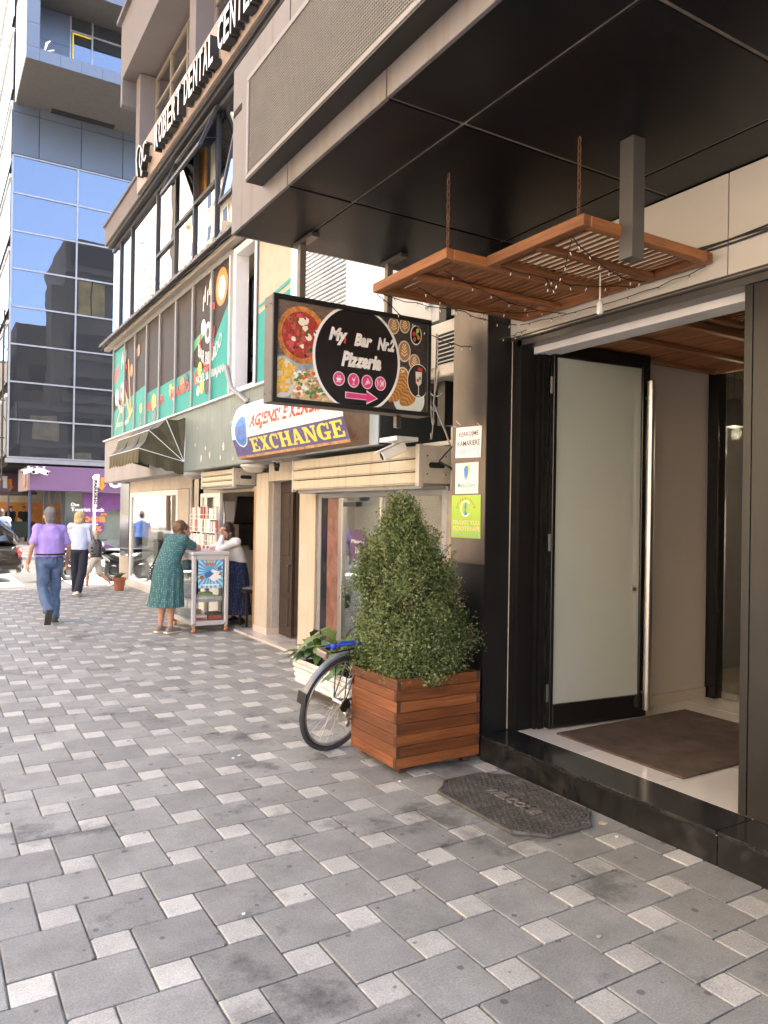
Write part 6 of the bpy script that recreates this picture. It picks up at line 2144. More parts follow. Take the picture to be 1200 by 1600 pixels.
for lb, cx, cy, n_, L_, w_, mt, lobes, zz in (('bushy plant with broad drooping leaves at the far end of the white trough', 3.07, 6.12, 30, .27, .055, hosta, 0, .42),
                                 ('taller plant with pointed lobed leaves in the middle of the white trough', 3.12, 5.85, 14, .32, .11, lobed, 1, .56),
                                 ('plant with rounded pale leaves at the near end of the white trough', 3.1, 5.55, 12, .24, .055, hosta, 0, .38)):
    t = thing('potted_plant', lb, 'plant', (cx, cy, .29), 'plants in the white trough')
    for k in range(n_):
        a = 2 * math.pi * k / n_ + pr.uniform(-.3, .3)
        e = pr.uniform(.1, 1.0)
        d = Vec((math.cos(a) * math.cos(e), math.sin(a) * math.cos(e), math.sin(e)))
        b0 = Vec((cx, cy, .29))
        b1 = b0 + Vec((d.x * .07, d.y * .09, (zz - .29) * pr.uniform(.35, 1.1)))
        m = MB().tube([b0, (b0 + b1) / 2 + Vec((0, 0, .02)), b1], .0035, 4)
        leaf_blade(m, b1, d, L_ * pr.uniform(.7, 1.1), w_ * pr.uniform(.7, 1.1), pr.uniform(.8, 1.8), lobes)
        m.build('leaf', mt, t, smooth=True)

# ---------------------------------------------------------------- clay pot by the far corner
t = thing('terracotta_pot', 'terracotta flower pot with a small succulent at the far corner of the shops', 'flower pot', (3.5, 16.3, 0))
MB().lathe((3.5, 16.3, 0), [(.09, 0), (.12, .22), (.14, .22), (.14, .27), (.12, .27), (.115, .24)], 20).build('pot', M('terracotta', (.33, .11, .06), .7, var=.12), t, smooth=True)
for k in range(12):
    a = k * 2.4
    leaf_blade(MB(), (3.5, 16.3, .25), (math.cos(a), math.sin(a), 1.2), .2, .03, .6).build('leaf', M('succulent', (.16, .2, .1), .6, var=.2), t)

# ---------------------------------------------------------------- glass display cart
DC = thing('display_cart', 'grey framed glass display cart on orange castors with a blue sunburst poster', 'display case', (3.4, 10.6, 0))
cx0, cx1, cy0, cy1 = 3.14, 3.66, 10.15, 11.08
cart_m = M('silver grey cart frame', (.5, .49, .5), .4, metal=.15, var=.05, bump=.1)
for x in (cx0, cx1 - .06):
    for y in (cy0, cy1 - .06):
        B((x, y, .115), (x + .06, y + .06, 1.06)).build('corner_post', cart_m, DC, bevel=.012)
B((cx0 - .01, cy0 - .01, 1.061), (cx1 + .01, cy1 + .01, 1.11)).build('cart_top', cart_m, DC, bevel=.014)
for z in (.1, 1.0):
    m = MB()
    for y in (cy0 + .005, cy1 - .055):
        m.box((cx0 + .061, y, z), (cx1 - .061, y + .05, z + .06))
    m.build('cross_rail', cart_m, DC)
    m = MB()
    for x in (cx0 + .005, cx1 - .055):
        m.box((x, cy0 + .061, z), (x + .05, cy1 - .061, z + .06))
    m.build('side_rail', cart_m, DC)
for z in (.1, .4, .75):
    B((cx0 + .06, cy0 + .06, z + .012), (cx1 - .06, cy1 - .06, z + .03)).build('shelf', white_in, DC)
B((cx0 + .06, cy0 + .02, .16), (cx1 - .06, cy0 + .026, 1.0)).build('front_glass', shop_glass, DC)
B((cx0 + .02, cy0 + .06, .16), (cx0 + .026, cy1 - .06, 1.0)).build('side_glass', shop_glass, DC)
kc = Pl((cx0 + .085, cy0 + .018, .61), (1, 0, 0), (0, 0, 1), (0, -1, 0))
pw_, ph_ = .35, .43
PO = MB().poly(rect(0, 0, pw_, ph_), kc, 0, .0025).build('sunburst_poster', P('poster blue', (.1, .36, .62)), DC)
m = MB()
for k in range(22):
    a0, a1 = R(k * 360 / 22), R((k + .5) * 360 / 22)
    c0 = (.17, .22)
    def edge(a):
        t = min((pw_ - c0[0]) / math.cos(a) if math.cos(a) > 1e-6 else (-c0[0] / math.cos(a) if math.cos(a) < -1e-6 else 9), (ph_ - c0[1]) / math.sin(a) if math.sin(a) > 1e-6 else (-c0[1] / math.sin(a) if math.sin(a) < -1e-6 else 9))
        return (c0[0] + t * math.cos(a), c0[1] + t * math.sin(a))
    m.poly([(c0[0] + .07 * math.cos(a0), c0[1] + .07 * math.sin(a0)), edge(a0), edge(a1)], kc, .0025, .0032)
m.build('sun_rays', P('pale ray', (.4, .66, .8)), PO)
m = MB().poly([(.12, .16), (.2, .26), (.3, .22), (.33, .14), (.22, .09)], kc, .003, .0042)
m.build('drawn_card', pr_white, PO)
m = MB().poly([(.09, .2), (.16, .24), (.22, .2), (.16, .15), (.1, .14)], kc, .003, .0047).poly([(.27, .28), (.32, .31), (.33, .25), (.28, .24)], kc, .003, .0048)
m.build('drawn_shape', P('poster navy', (.06, .14, .35)), PO)
m = MB().poly(circ(.05, .15, .03, n=10), kc, .003, .005).poly([(.28, .18), (.32, .22), (.34, .17)], kc, .003, .0051)
m.build('drawn_coin', P('brown', (.3, .12, .04)), PO)
text(MB(), 'BINGO', kc, .1, .305, .25, .35, .0052, .05).build('lettering', P('poster red', (.65, .12, .05)), PO)
text(MB(), 'SUPER', kc, .11, .36, .22, .385, .0052, .05).build('small_lettering', P('poster yellow', (.75, .55, .1)), PO)
m = MB().poly(rect(.06, .035, .3, .055), kc, .003, .0045)
m.build('caption_strip', pr_white, PO)
for k, (x, y) in enumerate(((cx0 + .03, cy0 + .03), (cx1 - .03, cy0 + .03), (cx0 + .03, cy1 - .03), (cx1 - .03, cy1 - .03))):
    cst = MB().box((x - .02, y - .02, .075), (x + .02, y + .02, .115)).box((x - .024, y - .01, .035), (x - .018, y + .01, .09)).box((x + .018, y - .01, .035), (x + .024, y + .01, .09)).build('castor', chrome, DC)
    MB().lathe((x - .016, y, .036), [(.036, 0), (.036, .032)], 16, (1, 0, 0)).build('wheel', M('orange castor', (.6, .2, .06), .5), cst, smooth=True)
    MB().lathe((x - .018, y, .036), [(.016, 0), (.016, .036)], 10, (1, 0, 0)).build('hub', white_pl, cst)
def carton(label, x, y, z, w_, d_, h_, mt, stripe=None):
    t = MB().box((x, y, z), (x + w_, y + d_, z + h_)).build('carton', mt, bevel=.003)
    tag(t, label, 'box', 'cartons in the display cart')
    if stripe:
        B((x + .005, y - .0015, z + h_ * .3), (x + w_ - .005, y - .0002, z + h_ * .7)).build('printed_stripe', stripe, t)
carton('white carton with red print at the bottom left of the display cart', 3.22, 10.23, .13, .16, .14, .1, pr_white, pr_red)
carton('dark brown carton with red print at the bottom right of the display cart', 3.4, 10.24, .13, .19, .16, .13, M('dark carton', (.06, .04, .03), .6), pr_red)
carton('pale blue flat carton on the middle shelf of the display cart', 3.21, 10.22, .43, .27, .2, .08, M('print pale blue', (.4, .55, .65), .5), pr_white)
carton('green topped flat carton stacked on the pale blue one in the cart', 3.3, 10.24, .511, .16, .16, .03, M('print grass', (.25, .5, .12), .5))
carton('white flat carton at the right of the middle shelf in the cart', 3.49, 10.23, .43, .1, .15, .06, white_pl)
carton('black packet bundle on the middle shelf seen through the cart side glass', 3.2, 10.6, .43, .2, .2, .24, black_sat)
carton('teal packet bundle on the upper shelf seen through the cart side glass', 3.2, 10.55, .78, .2, .3, .18, pr_teal2)
carton('olive bag of goods at the back of the bottom shelf in the cart', 3.2, 10.7, .13, .25, .2, .12, M('olive packet', (.2, .2, .1), .6))

# magazine rack
MR = thing('magazine_rack', 'white wire newspaper rack full of magazines in front of the kiosk window', 'rack', (3.8, 11.5, 0))
m = MB()
for y in (10.85, 11.5, 12.15):
    m.tube([(3.82, y, 0), (3.82, y, 1.66)], .009, 6)
for k in range(4):
    z = .95 + k * .2
    m.tube([(3.7, 10.85, z), (3.7, 12.15, z)], .006, 5).tube([(3.7, 10.85, z + .07), (3.7, 12.15, z + .07)], .005, 5)
    for y in (10.85, 12.15):
        m.tube([(3.7, y, z + .07), (3.7, y, z), (3.82, y, z)], .005, 5)
m.build('wire_frame', white_pl, MR)
pr = random.Random(4)
mags = [P('mag %d' % i, c) for i, c in enumerate(((.75, .7, .62), (.7, .66, .6), (.6, .1, .07), (.72, .68, .62), (.35, .3, .28), (.78, .74, .68), (.1, .1, .12), (.65, .45, .35)))]
for k in range(4):
    for j in range(13):
        y = 10.88 + j * .098
        t = B((3.705 + pr.uniform(0, .02), y, .955 + k * .2), (3.72 + pr.uniform(0, .03), y + pr.uniform(.05, .09), 1.13 + k * .2 + pr.uniform(-.02, .02))).build('magazine', mags[(k * 5 + j * 3 + pr.randint(0, 2)) % 8])
        tag(t, 'small magazine standing among many in the white wire newspaper rack', 'magazine', 'magazines in the wire rack')
# kiosk screens, stool, wall papers
t = thing('television', 'large black screen hung tilted on the kiosk back wall', 'television', (4.75, 12.4, 1.65))
MB().obx((4.76, 12.38, 1.7), (.2, 0, 0), (0, .02, .0), (.02, -.03, .24)).build('screen', black_gloss, t, bevel=.005)
MB().obx((4.76, 12.43, 1.7), (.05, 0, 0), (0, .02, 0), (0, 0, .05)).build('wall_mount', black_sat, t)
t = thing('monitor', 'lower black screen standing on the kiosk shelf', 'monitor', (4.85, 12.35, 1.02))
B((4.6, 12.3, 1.1), (4.96, 12.33, 1.46)).build('screen', black_gloss, t, bevel=.005)
B((4.8, 12.28, 1.02), (5.0, 12.36, 1.1)).build('stand', black_sat, t)
for x, z, w_, h_ in ((4.15, 1.35, .22, .5), (4.4, 1.5, .16, .35)):
    o = B((x, 12.42, z), (x + w_, 12.445, z + h_)).build('wall_calendar', M('print paper', (.55, .5, .42), .7, var=.5, scale=14))
    tag(o, 'printed paper sheet on the kiosk back wall, %s' % ('tall one at the left' if x < 4.3 else 'small one beside the screen'), 'paper')
t = thing('stool', 'dark wooden stool with a grey cushion just inside the kiosk', 'stool', (4.08, 10.4, .02))
B((3.95, 10.25, .5), (4.25, 10.55, .54)).build('seat', brown_door, t, bevel=.005)
MB().ell((4.1, 10.4, .56), (.15, .15, .03)).build('cushion', M('grey cushion', (.2, .19, .18), .9), t, smooth=True)
for x in (3.96, 4.21):
    for y in (10.26, 10.51):
        B((x, y, .02), (x + .03, y + .03, .5)).build('leg', brown_door, t)

# ---------------------------------------------------------------- blade sign pole
t = thing('pole_sign', 'thin white pole carrying a narrow vertical white sign with dark lettering', 'sign', (4.0, 22, -.1))
MB().tube([(4.02, 22, -.1), (4.02, 22, 2.6)], .035, 10).build('pole', white_paint, t, smooth=True)
B((3.97, 21.94, 1.75), (4.08, 21.965, 2.6)).build('board', pr_white, t)
kq = Pl((4.05, 21.94, 2.55), (0, 0, -1), (1, 0, 0), (0, -1, 0))
text(MB(), 'PARKING', kq, .06, -.058, .72, .022, .002, .03).build('lettering', pr_black, t)

# ---------------------------------------------------------------- scooters and car on the cross road
def scooter(label, x, y, ang, mt):
    t = thing('scooter', label, 'scooter', (x, y, -.1), 'scooters parked on the road')
    T = Matrix.Translation((x, y, -.1)) @ Matrix.Rotation(ang, 4, 'Z')
    def sc(name, mb, mat, **k):
        mb.v = [tuple(T @ Vec(p)) for p in mb.v]
        return mb.build(name, mat, t, **k)
    for wx in (0, 1.2):
        c = [(wx + .2 * math.cos(R(15 * k)), 0, .25 + .2 * math.sin(R(15 * k))) for k in range(24)]
        sc('wheel', MB().tube(c, .055, 8, closed=True).lathe((wx, -.05, .25), [(.12, 0), (.12, .1)], 14, (0, 1, 0)), tyre_m, smooth=True)
    sc('body', MB().loft([[(x_, w_ * math.cos(a), z_ + h_ * math.sin(a)) for a in [2 * math.pi * k / 10 for k in range(10)]] for x_, z_, w_, h_ in ((-.3, .68, .05, .04), (-.1, .62, .16, .13), (.25, .55, .18, .18), (.55, .36, .17, .08), (.85, .34, .17, .07), (.98, .6, .16, .16), (1.02, .85, .12, .12), (.98, .98, .05, .05))]), mt, smooth=True)
    sc('seat', MB().loft([[(x_, w_ * math.cos(a), .78 + .06 * math.sin(a)) for a in [2 * math.pi * k / 10 for k in range(10)]] for x_, w_ in ((-.3, .08), (-.1, .14), (.3, .15), (.5, .07))]), black_sat, smooth=True)
    sc('handlebar', MB().tube([(.98, -.3, 1.0), (1.0, 0, .98), (.98, .3, 1.0)], .016, 6).tube([(1.0, 0, .95), (1.2, 0, .25)], .03, 6), black_sat)
    sc('mirror', MB().tube([(.98, .28, 1.0), (1.0, .34, 1.15)], .008, 5).ell((1.0, .36, 1.18), (.02, .06, .04)), black_sat)
    sc('headlight', MB().ell((1.1, 0, .86), (.05, .08, .06)), white_pl, smooth=True)
    sc('number_plate', MB().box((-.34, -.1, .38), (-.325, .1, .54)), white_pl)
scooter('dark grey scooter standing behind the child on the road', 3.1, 20.2, R(35), M('dark grey scooter', (.03, .032, .036), .25, coat=.5))
scooter('black scooter standing behind the clay flower pot', 4.1, 19.8, R(25), M('black scooter', (.012, .012, .014), .25, coat=.5))
CR = thing('parked_car', 'dark estate car seen only by its rear corner and red tail light', 'car', (-.2, 20.9, -.1))
carp = M('dark brown car paint', (.02, .017, .016), .2, metal=.3, coat=.8)
def car_ring(x, w_, z0, z1, n=16):
    return [(x, 20.9 + w_ * math.copysign(abs(math.cos(a)) ** .5, math.cos(a)), (z0 + z1) / 2 + (z1 - z0) / 2 * math.copysign(abs(math.sin(a)) ** .5, math.sin(a))) for a in [2 * math.pi * k / n for k in range(n)]]
rs = [(2.08, .6, .2, .55), (2.04, .8, .12, .75), (1.92, .88, .1, .9), (1.2, .92, .08, .95), (-.8, .92, .08, .95), (-1.6, .9, .1, .85), (-2.2, .82, .12, .75), (-2.45, .6, .2, .5)]
MB().loft([car_ring(x, w_, a - .02, b - .1) for x, w_, a, b in rs]).build('body', carp, CR, smooth=True)
MB().loft([car_ring(x, w_, .75, b) for x, w_, b in ((1.98, .55, .86), (1.85, .72, 1.15), (1.55, .76, 1.42), (.9, .78, 1.5), (-.4, .76, 1.46), (-1.3, .7, .9))]).build('cabin', carp, CR, smooth=True)
for y, s_ in ((20.155, -1), (21.645, 1)):
    for x0_, x1_ in ((.95, 1.75), (-.05, .88), (-.95, -.1)):
        MB().add([(x0_, y - s_ * -.02, .9), (x1_, y - s_ * -.02, .9), (x1_ - (.18 if x1_ > 1.5 else 0), y - s_ * .04, 1.33), (x0_ + (.3 if x0_ < -.5 else 0), y - s_ * .04, 1.33)], [(0, 1, 2, 3)]).build('side_window', M('car glass', (.02, .025, .03), .05, spec=.9), CR)
MB().add([(2.0, 20.35, .92), (2.0, 21.45, .92), (1.74, 21.4, 1.36), (1.74, 20.4, 1.36)], [(0, 1, 2, 3)]).build('rear_window', M('car glass', (.02, .025, .03), .05, spec=.9), CR)
for y in (20.2, 21.6):
    MB().ell((1.98, y, .62), (.09, .17, .15)).build('tail_light', M('red tail light', (.5, .01, .01), .15, coat=1), CR, smooth=True)
    MB().ell((2.0, y - .02, .61), (.085, .1, .04)).build('indicator', M('clear lamp', (.6, .45, .4), .2, coat=1), CR, smooth=True)
B((2.02, 20.3, .2), (2.1, 21.5, .34)).build('bumper', black_sat, CR, bevel=.03)
for x in (1.25, -1.45):
    for y in (20.05, 21.55):
        w_ = MB().lathe((x, y, .22), [(.2, 0), (.31, .02), (.32, .1), (.31, .18), (.2, .2)], 24, (0, 1, 0)).build('wheel', tyre_m, CR, smooth=True)
        MB().lathe((x, y - .005, .22), [(.19, 0), (.05, -.02), (.19, .21)], 12, (0, 1, 0)).build('rim', rim_m, w_)
# ---------------------------------------------------------------- people
skin_m = M('skin', (.46, .25, .17), .55, var=.08, scale=12)
def cloth(name, col, **k):
    k.setdefault('bump', .25)
    k.setdefault('bscale', 500)
    return M('cloth ' + name, col, .85, var=k.pop('var', .1), scale=k.pop('scale', 14), **k)
def dotted(name, base, dot, scale, r_):
    m, n, l, b = nt_new(name)
    geo = n.new('ShaderNodeNewGeometry')
    vo = n.new('ShaderNodeTexVoronoi')
    vo.inputs['Scale'].default_value = scale
    vo.inputs['Randomness'].default_value = .25
    l.new(geo.outputs['Position'], vo.inputs['Vector'])
    f = ramp(n, l, vo.outputs['Distance'], r_, r_ + .04, (1, 1, 1, 1), (0, 0, 0, 1))
    c = mixc(n, l, f, base, dot)
    l.new(c, b.inputs['Base Color'])
    b.inputs['Roughness'].default_value = .85
    return m

class Figure:
    def __init__(s, label, loc, face, h, group=None, vox=.011):
        s.loc = Vec(loc)
        s.h = h / 1.7
        s.f = Vec((math.cos(face), math.sin(face), 0))
        s.r = Vec((s.f.y, -s.f.x, 0))
        s.vox = vox
        s.t = thing('person', label, 'person', loc, group)

    def __call__(s, r_, f_, z):
        return s.loc + (s.r * r_ + s.f * f_ + Vec((0, 0, z))) * s.h

    def frame(s):
        return Matrix((s.r, s.f, (0, 0, 1))).transposed()

    def pose(s, **j):
        d = dict(head=(0, .03, 1.575), neck=(0, 0, 1.44), chest=(0, .01, 1.27), waist=(0, .01, 1.06), pelvis=(0, 0, .93),
                 shl=(-.18, 0, 1.405), shr=(.18, 0, 1.405), ell=(-.24, -.03, 1.12), elr=(.24, -.03, 1.12), wrl=(-.25, .05, .88), wrr=(.25, .05, .88),
                 hil=(-.095, 0, .9), hir=(.095, 0, .9), knl=(-.1, .02, .49), knr=(.1, .02, .49), anl=(-.1, -.02, .085), anr=(.1, -.02, .085), tol=None, tor=None, hdl=None, hdr=None, look=0, nod=0)
        d.update(j)
        s.j = {k: (s(*v) if isinstance(v, tuple) else v) for k, v in d.items()}
        return s

    def body(s, fat=1.0, legs=1.0, feet=True):
        j, h = s.j, s.h
        m = MB()
        fr = s.frame()
        m.ell(j['pelvis'], (.15 * h * fat, .105 * h * fat, .12 * h), rot=fr)
        m.ell(j['waist'], (.135 * h * fat, .1 * h * fat, .14 * h), rot=fr)
        m.ell(j['chest'], (.155 * h * fat, .105 * h * fat, .17 * h), rot=fr)
        m.cap(j['chest'], j['waist'], .11 * h * fat, .11 * h * fat)
        m.cap(j['waist'], j['pelvis'], .11 * h * fat, .12 * h * fat)
        m.cap(j['shl'], j['shr'], .06 * h, .06 * h)
        m.cap(j['chest'], j['neck'], .08 * h, .06 * h)
        m.cap(j['neck'] - Vec((0, 0, .03 * h)), j['head'] - Vec((0, 0, .05 * h)), .056 * h, .05 * h)
        for q in 'lr':
            m.cap(j['sh' + q], j['el' + q], .05 * h, .038 * h)
            m.cap(j['el' + q], j['wr' + q], .04 * h, .025 * h)
            m.cap(j['hi' + q], j['kn' + q], .088 * h * legs, .056 * h * legs)
            m.cap(j['kn' + q], j['an' + q] + (j['kn' + q] - j['an' + q]) * .55, .054 * h * legs, .056 * h * legs)
            m.cap(j['an' + q] + (j['kn' + q] - j['an' + q]) * .55, j['an' + q], .055 * h * legs, .034 * h)
            to = j['to' + q] or j['an' + q] + s.f * .13 * h - Vec((0, 0, .045 * h))
            j['to' + q] = to
            m.cap(j['an' + q] - Vec((0, 0, .035 * h)) - (to - j['an' + q]).normalized() * .02 * h, to, .036 * h, .028 * h)
            # hand: palm, four fingers, thumb
            w_ = j['wr' + q]
            d = (j['hd' + q] - w_).normalized() if j['hd' + q] else (w_ - j['el' + q]).normalized()
            side = d.cross(s.r if abs(d.dot(s.r)) < .8 else s.f).normalized()
            nrm_ = side.cross(d)
            if nrm_.dot(s.r) * (1 if q == 'l' else -1) < 0:
                nrm_ = -nrm_
            p1 = w_ + d * .085 * h
            m.cap(w_ + d * .01 * h + side * .014 * h, p1 + side * .02 * h, .02 * h, .017 * h)
            m.cap(w_ + d * .01 * h - side * .014 * h, p1 - side * .022 * h, .02 * h, .016 * h)
            for k, L in enumerate((.066, .076, .07, .054)):
                o_ = p1 + side * (.03 - .02 * k) * h
                k1 = o_ + (d * .75 + nrm_ * .35).normalized() * L * .5 * h
                k2 = k1 + (d * .4 + nrm_ * .8).normalized() * L * .5 * h
                m.cap(o_, k1, .0105 * h, .0095 * h, 8)
                m.cap(k1, k2, .0095 * h, .008 * h, 8)
            th = w_ + d * .03 * h + side * .026 * h
            t1 = th + (d * .6 + side * .7 + nrm_ * .2).normalized() * .04 * h
            m.cap(th, t1, .014 * h, .011 * h, 8)
            m.cap(t1, t1 + (d * .9 + nrm_ * .4).normalized() * .03 * h, .011 * h, .009 * h, 8)
        # head
        hh = h * 1.1
        s.hh = hh
        hm = fr @ Matrix.Rotation(j['look'], 3, 'Z') @ Matrix.Rotation(-j['nod'], 3, 'X')
        s.hm = hm
        H = j['head']
        P_ = lambda x, y, z: H + hm @ Vec((x, y, z)) * hh
        s.P = P_
        m.ell(P_(0, -.01, .025), (.074 * hh, .095 * hh, .1 * hh), 16, 10, hm)
        m.ell(P_(0, .025, -.045), (.058 * hh, .068 * hh, .07 * hh), 14, 9, hm)
        m.cap(P_(0, .088, .02), P_(0, .108, -.022), .01 * hh, .015 * hh, 8)
        m.ell(P_(0, .085, -.055), (.026 * hh, .015 * hh, .012 * hh), 10, 6, hm)
        m.ell(P_(0, .075, -.098), (.03 * hh, .022 * hh, .02 * hh), 10, 6, hm)
        m.ell(P_(0, .082, .03), (.06 * hh, .02 * hh, .012 * hh), 10, 6, hm)
        for x in (-.074, .074):
            m.ell(P_(x, -.008, -.01), (.011 * hh, .02 * hh, .032 * hh), 8, 6, hm)
        putw('body', remesh(m, s.vox, 2), skin_m, s.t, smooth=True)
        e = MB()
        for x in (-.031, .031):
            e.ell(P_(x, .087, .005), (.013 * hh, .009 * hh, .008 * hh), 8, 6, hm)
        e.build('eyes', M('eye', (.12, .09, .08), .2), s.t, smooth=True)
        return s

    def hair(s, mat, kind='short'):
        h, P_, hm = s.hh, s.P, s.hm
        m = MB()
        if kind == 'short':
            m.ell(P_(0, -.022, .04), (.08 * h, .096 * h, .098 * h), 16, 10, hm)
            m.ell(P_(0, -.06, -.03), (.066 * h, .05 * h, .075 * h), 12, 8, hm)
        elif kind == 'bob':
            m.ell(P_(0, -.018, .035), (.092 * h, .108 * h, .105 * h), 16, 10, hm)
            m.ell(P_(0, -.045, -.045), (.092 * h, .08 * h, .085 * h), 16, 10, hm)
        else:
            m.ell(P_(0, -.02, .035), (.09 * h, .105 * h, .105 * h), 16, 10, hm)
            m.ell(P_(0, -.06, -.06), (.1 * h, .075 * h, .1 * h), 16, 10, hm)
            m.ell(P_(.04, -.065, -.12), (.06 * h, .06 * h, .07 * h), 12, 8, hm)
            m.ell(P_(-.04, -.06, -.11), (.06 * h, .06 * h, .07 * h), 12, 8, hm)
        putw('hair', remesh(m, s.vox, 1, .007 * h, 26, (1, 1, .5)), mat, s.t, smooth=True)
        return s

    def top(s, mat, name='shirt', sleeve=.6, fat=1.0, hem=.9, loose=1.12, collar=True, wr=.012, long_=False):
        j, h = s.j, s.h
        m = MB()
        fr = s.frame()
        ax = (j['neck'] - j['pelvis'])
        for t, rx, ry in ((0.08, .165, .128), (.25, .168, .138), (.45, .168, .138), (.65, .172, .128), (.82, .165, .11)):
            pass
        rings = []
        pv, wa, ch, nk = j['pelvis'], j['waist'], j['chest'], j['neck']
        pts = [pv + (wa - pv) * (min(hem, 1.03) - .93) / .13, wa, (wa + ch) / 2, ch, ch + (nk - ch) * .5, ch + (nk - ch) * .8, nk + Vec((0, 0, .012 * h))]
        rad = [(.17, .125), (.165, .128), (.166, .126), (.172, .122), (.165, .102), (.12, .09), (.068, .066)]
        for p, (rx, ry) in zip(pts, rad):
            k = loose * (fat if rx > .1 else 1)
            rings.append([p + (s.r * rx * math.cos(a) + s.f * ry * math.sin(a)) * h * k for a in [2 * math.pi * q / 20 for q in range(20)]])
        m.loft(rings)
        m.cap(j['shl'], j['shr'], .078 * h, .078 * h)
        m.cap(ch, ch + (nk - ch) * .85, .1 * h, .078 * h)
        m.ell(ch + (nk - ch) * .42, (.165 * h * fat, .122 * h * fat, .125 * h), rot=fr)
        for q in 'lr':
            a, b = j['sh' + q], j['el' + q]
            m.cap(a - Vec((0, 0, .008 * h)), a + (b - a) * (1 if long_ else sleeve), .064 * h, (.054 if long_ else .066) * h)
            if long_:
                m.cap(b, b + (j['wr' + q] - b) * .96, .053 * h, .038 * h)
            m.cap(a - Vec((0, 0, .01 * h)), ch + (nk - ch) * .55, .058 * h, .07 * h)
        putw(name, remesh(m, s.vox * 1.1, 2, wr * h, 8, (1, 1, .6)), mat, s.t, smooth=True)
        if collar:
            c = MB().tube([nk + Vec((0, 0, .01 * h)) + (s.r * .068 * math.cos(a) + s.f * .066 * math.sin(a)) * h for a in [2 * math.pi * q / 16 for q in range(16)]], .013 * h, 6, closed=True)
            c.build('collar', mat, s.t, smooth=True)
        return s

    def trousers(s, mat, name='trousers', knee=1.0, flare=1.0, fat=1.0, wr=.008, low=.93):
        j, h = s.j, s.h
        m = MB()
        fr = s.frame()
        m.ell(j['pelvis'] - Vec((0, 0, .03 * h)), (.168 * h * fat, .128 * h * fat, .12 * h), 16, 10, fr)
        m.cap(j['pelvis'], j['pelvis'] + (j['waist'] - j['pelvis']) * .55, .122 * h * fat, .118 * h * fat, 16)
        m.ell(j['pelvis'] + (j['waist'] - j['pelvis']) * .4, (.166 * h * fat, .122 * h * fat, .07 * h), 16, 8, fr)
        for q in 'lr':
            hi, kn, an = j['hi' + q], j['kn' + q], j['an' + q]
            if knee < 1:
                m.cap(hi, hi + (kn - hi) * .95, .1 * h * fat, .092 * h)
            else:
                m.cap(hi, kn, .1 * h * fat, .074 * h * flare)
                m.cap(kn, an + (kn - an) * (1 - low), .073 * h * flare, .062 * h * flare ** 1.6)
        putw(name, remesh(m, s.vox * 1.1, 2, wr * h, 9, (1, 1, .55)), mat, s.t, smooth=True)
        return s

    def skirt(s, mat, name, z_hem, waist_p, hem_r, pleats=14, top_r=.15, wr=.0):
        """pleated skirt from the waist to the hem height"""
        j, h = s.j, s.h
        rings = []
        base = (j['anl'] + j['anr']) / 2
        n = pleats * 4
        wz = waist_p
        for i in range(11):
            t = i / 10
            c = wz.lerp(Vec((j['pelvis'].x * .4 + base.x * .6, j['pelvis'].y * .4 + base.y * .6, z_hem)), t)
            hipb = math.exp(-((t - .3) / .22) ** 2) * .03
            rr = top_r + (hem_r - top_r) * t ** .8 + hipb
            rings.append([c + (s.r * math.cos(a) * rr + s.f * math.sin(a) * rr * .82) * h * (1 + .045 * min(1, t * 1.6) * math.cos(pleats * a + .6 * math.sin(3 * a))) for a in [2 * math.pi * q / n for q in range(n)]])
        inner = [[c_ * .97 + sum(r_, Vec()) / n * .03 for c_ in r_] for r_ in rings[::-1]]
        m = MB().loft(rings + inner, caps=False)
        m.build(name, mat, s.t, smooth=True)
        return s

    def shoes(s, mat, sole=None, big=1.0):
        j, h = s.j, s.h
        m, q_ = MB(), MB()
        for q in 'lr':
            an, to = j['an' + q], j['to' + q]
            d = (to - an)
            d2 = Vec((d.x, d.y, d.z + .04 * h)).normalized()
            up_ = Vec((0, 0, 1))
            heel = an - Vec((0, 0, .045 * h)) - d2 * .035 * h
            sd_ = d2.cross(up_).normalized()
            un = sd_.cross(d2)
            for k, t in enumerate((0, .5, 1)):
                pass
            m.cap(heel + un * .0, heel + d2 * .1 * h, .046 * h * big, .046 * h * big)
            m.cap(heel + d2 * .08 * h, heel + d2 * .205 * h - un * .008 * h, .046 * h * big, .036 * h * big)
            m.cap(heel + d2 * .03 * h, an, .042 * h * big, .04 * h * big)
            q_.obx(heel + d2 * .085 * h - un * .034 * h, d2 * .145 * h, sd_ * .044 * h * big, un * .012 * h)
        putw('shoes', remesh(m, s.vox, 2), mat, s.t, smooth=True)
        q_.build('soles', sole or M('dark sole', (.06, .055, .05), .8), s.t, bevel=.006)
        return s

# man in a lilac shirt walking away
f = Figure('grey haired man in lilac shirt and blue jeans walking away on the pavement', (1.6, 12.1, 0), R(97), 1.68)
f.pose(head=(0, .04, 1.575), knl=(-.1, -.06, .5), anl=(-.1, -.36, .21), tol=(-.1, -.31, .07), knr=(.09, .06, .49), anr=(.08, .0, .085), ell=(-.265, -.06, 1.13), wrl=(-.3, .0, .89), elr=(.265, -.02, 1.12), wrr=(.28, .1, .88), shl=(-.172, 0, 1.385), shr=(.172, 0, 1.385))
f.body(1.12).hair(M('grey hair', (.16, .145, .135), .8, var=.4, scale=60), 'short')
f.top(cloth('lilac', (.36, .25, .62), streak=(.44, .32, .66)), 'shirt', .72, 1.12, .985, 1.16, True, .017)
f.trousers(cloth('denim', (.085, .13, .22), var=.25, scale=6), 'jeans', 1, 1.16, 1.12, .02, .97)
f.shoes(cloth('grey shoe', (.07, .062, .055)))
j = f.j
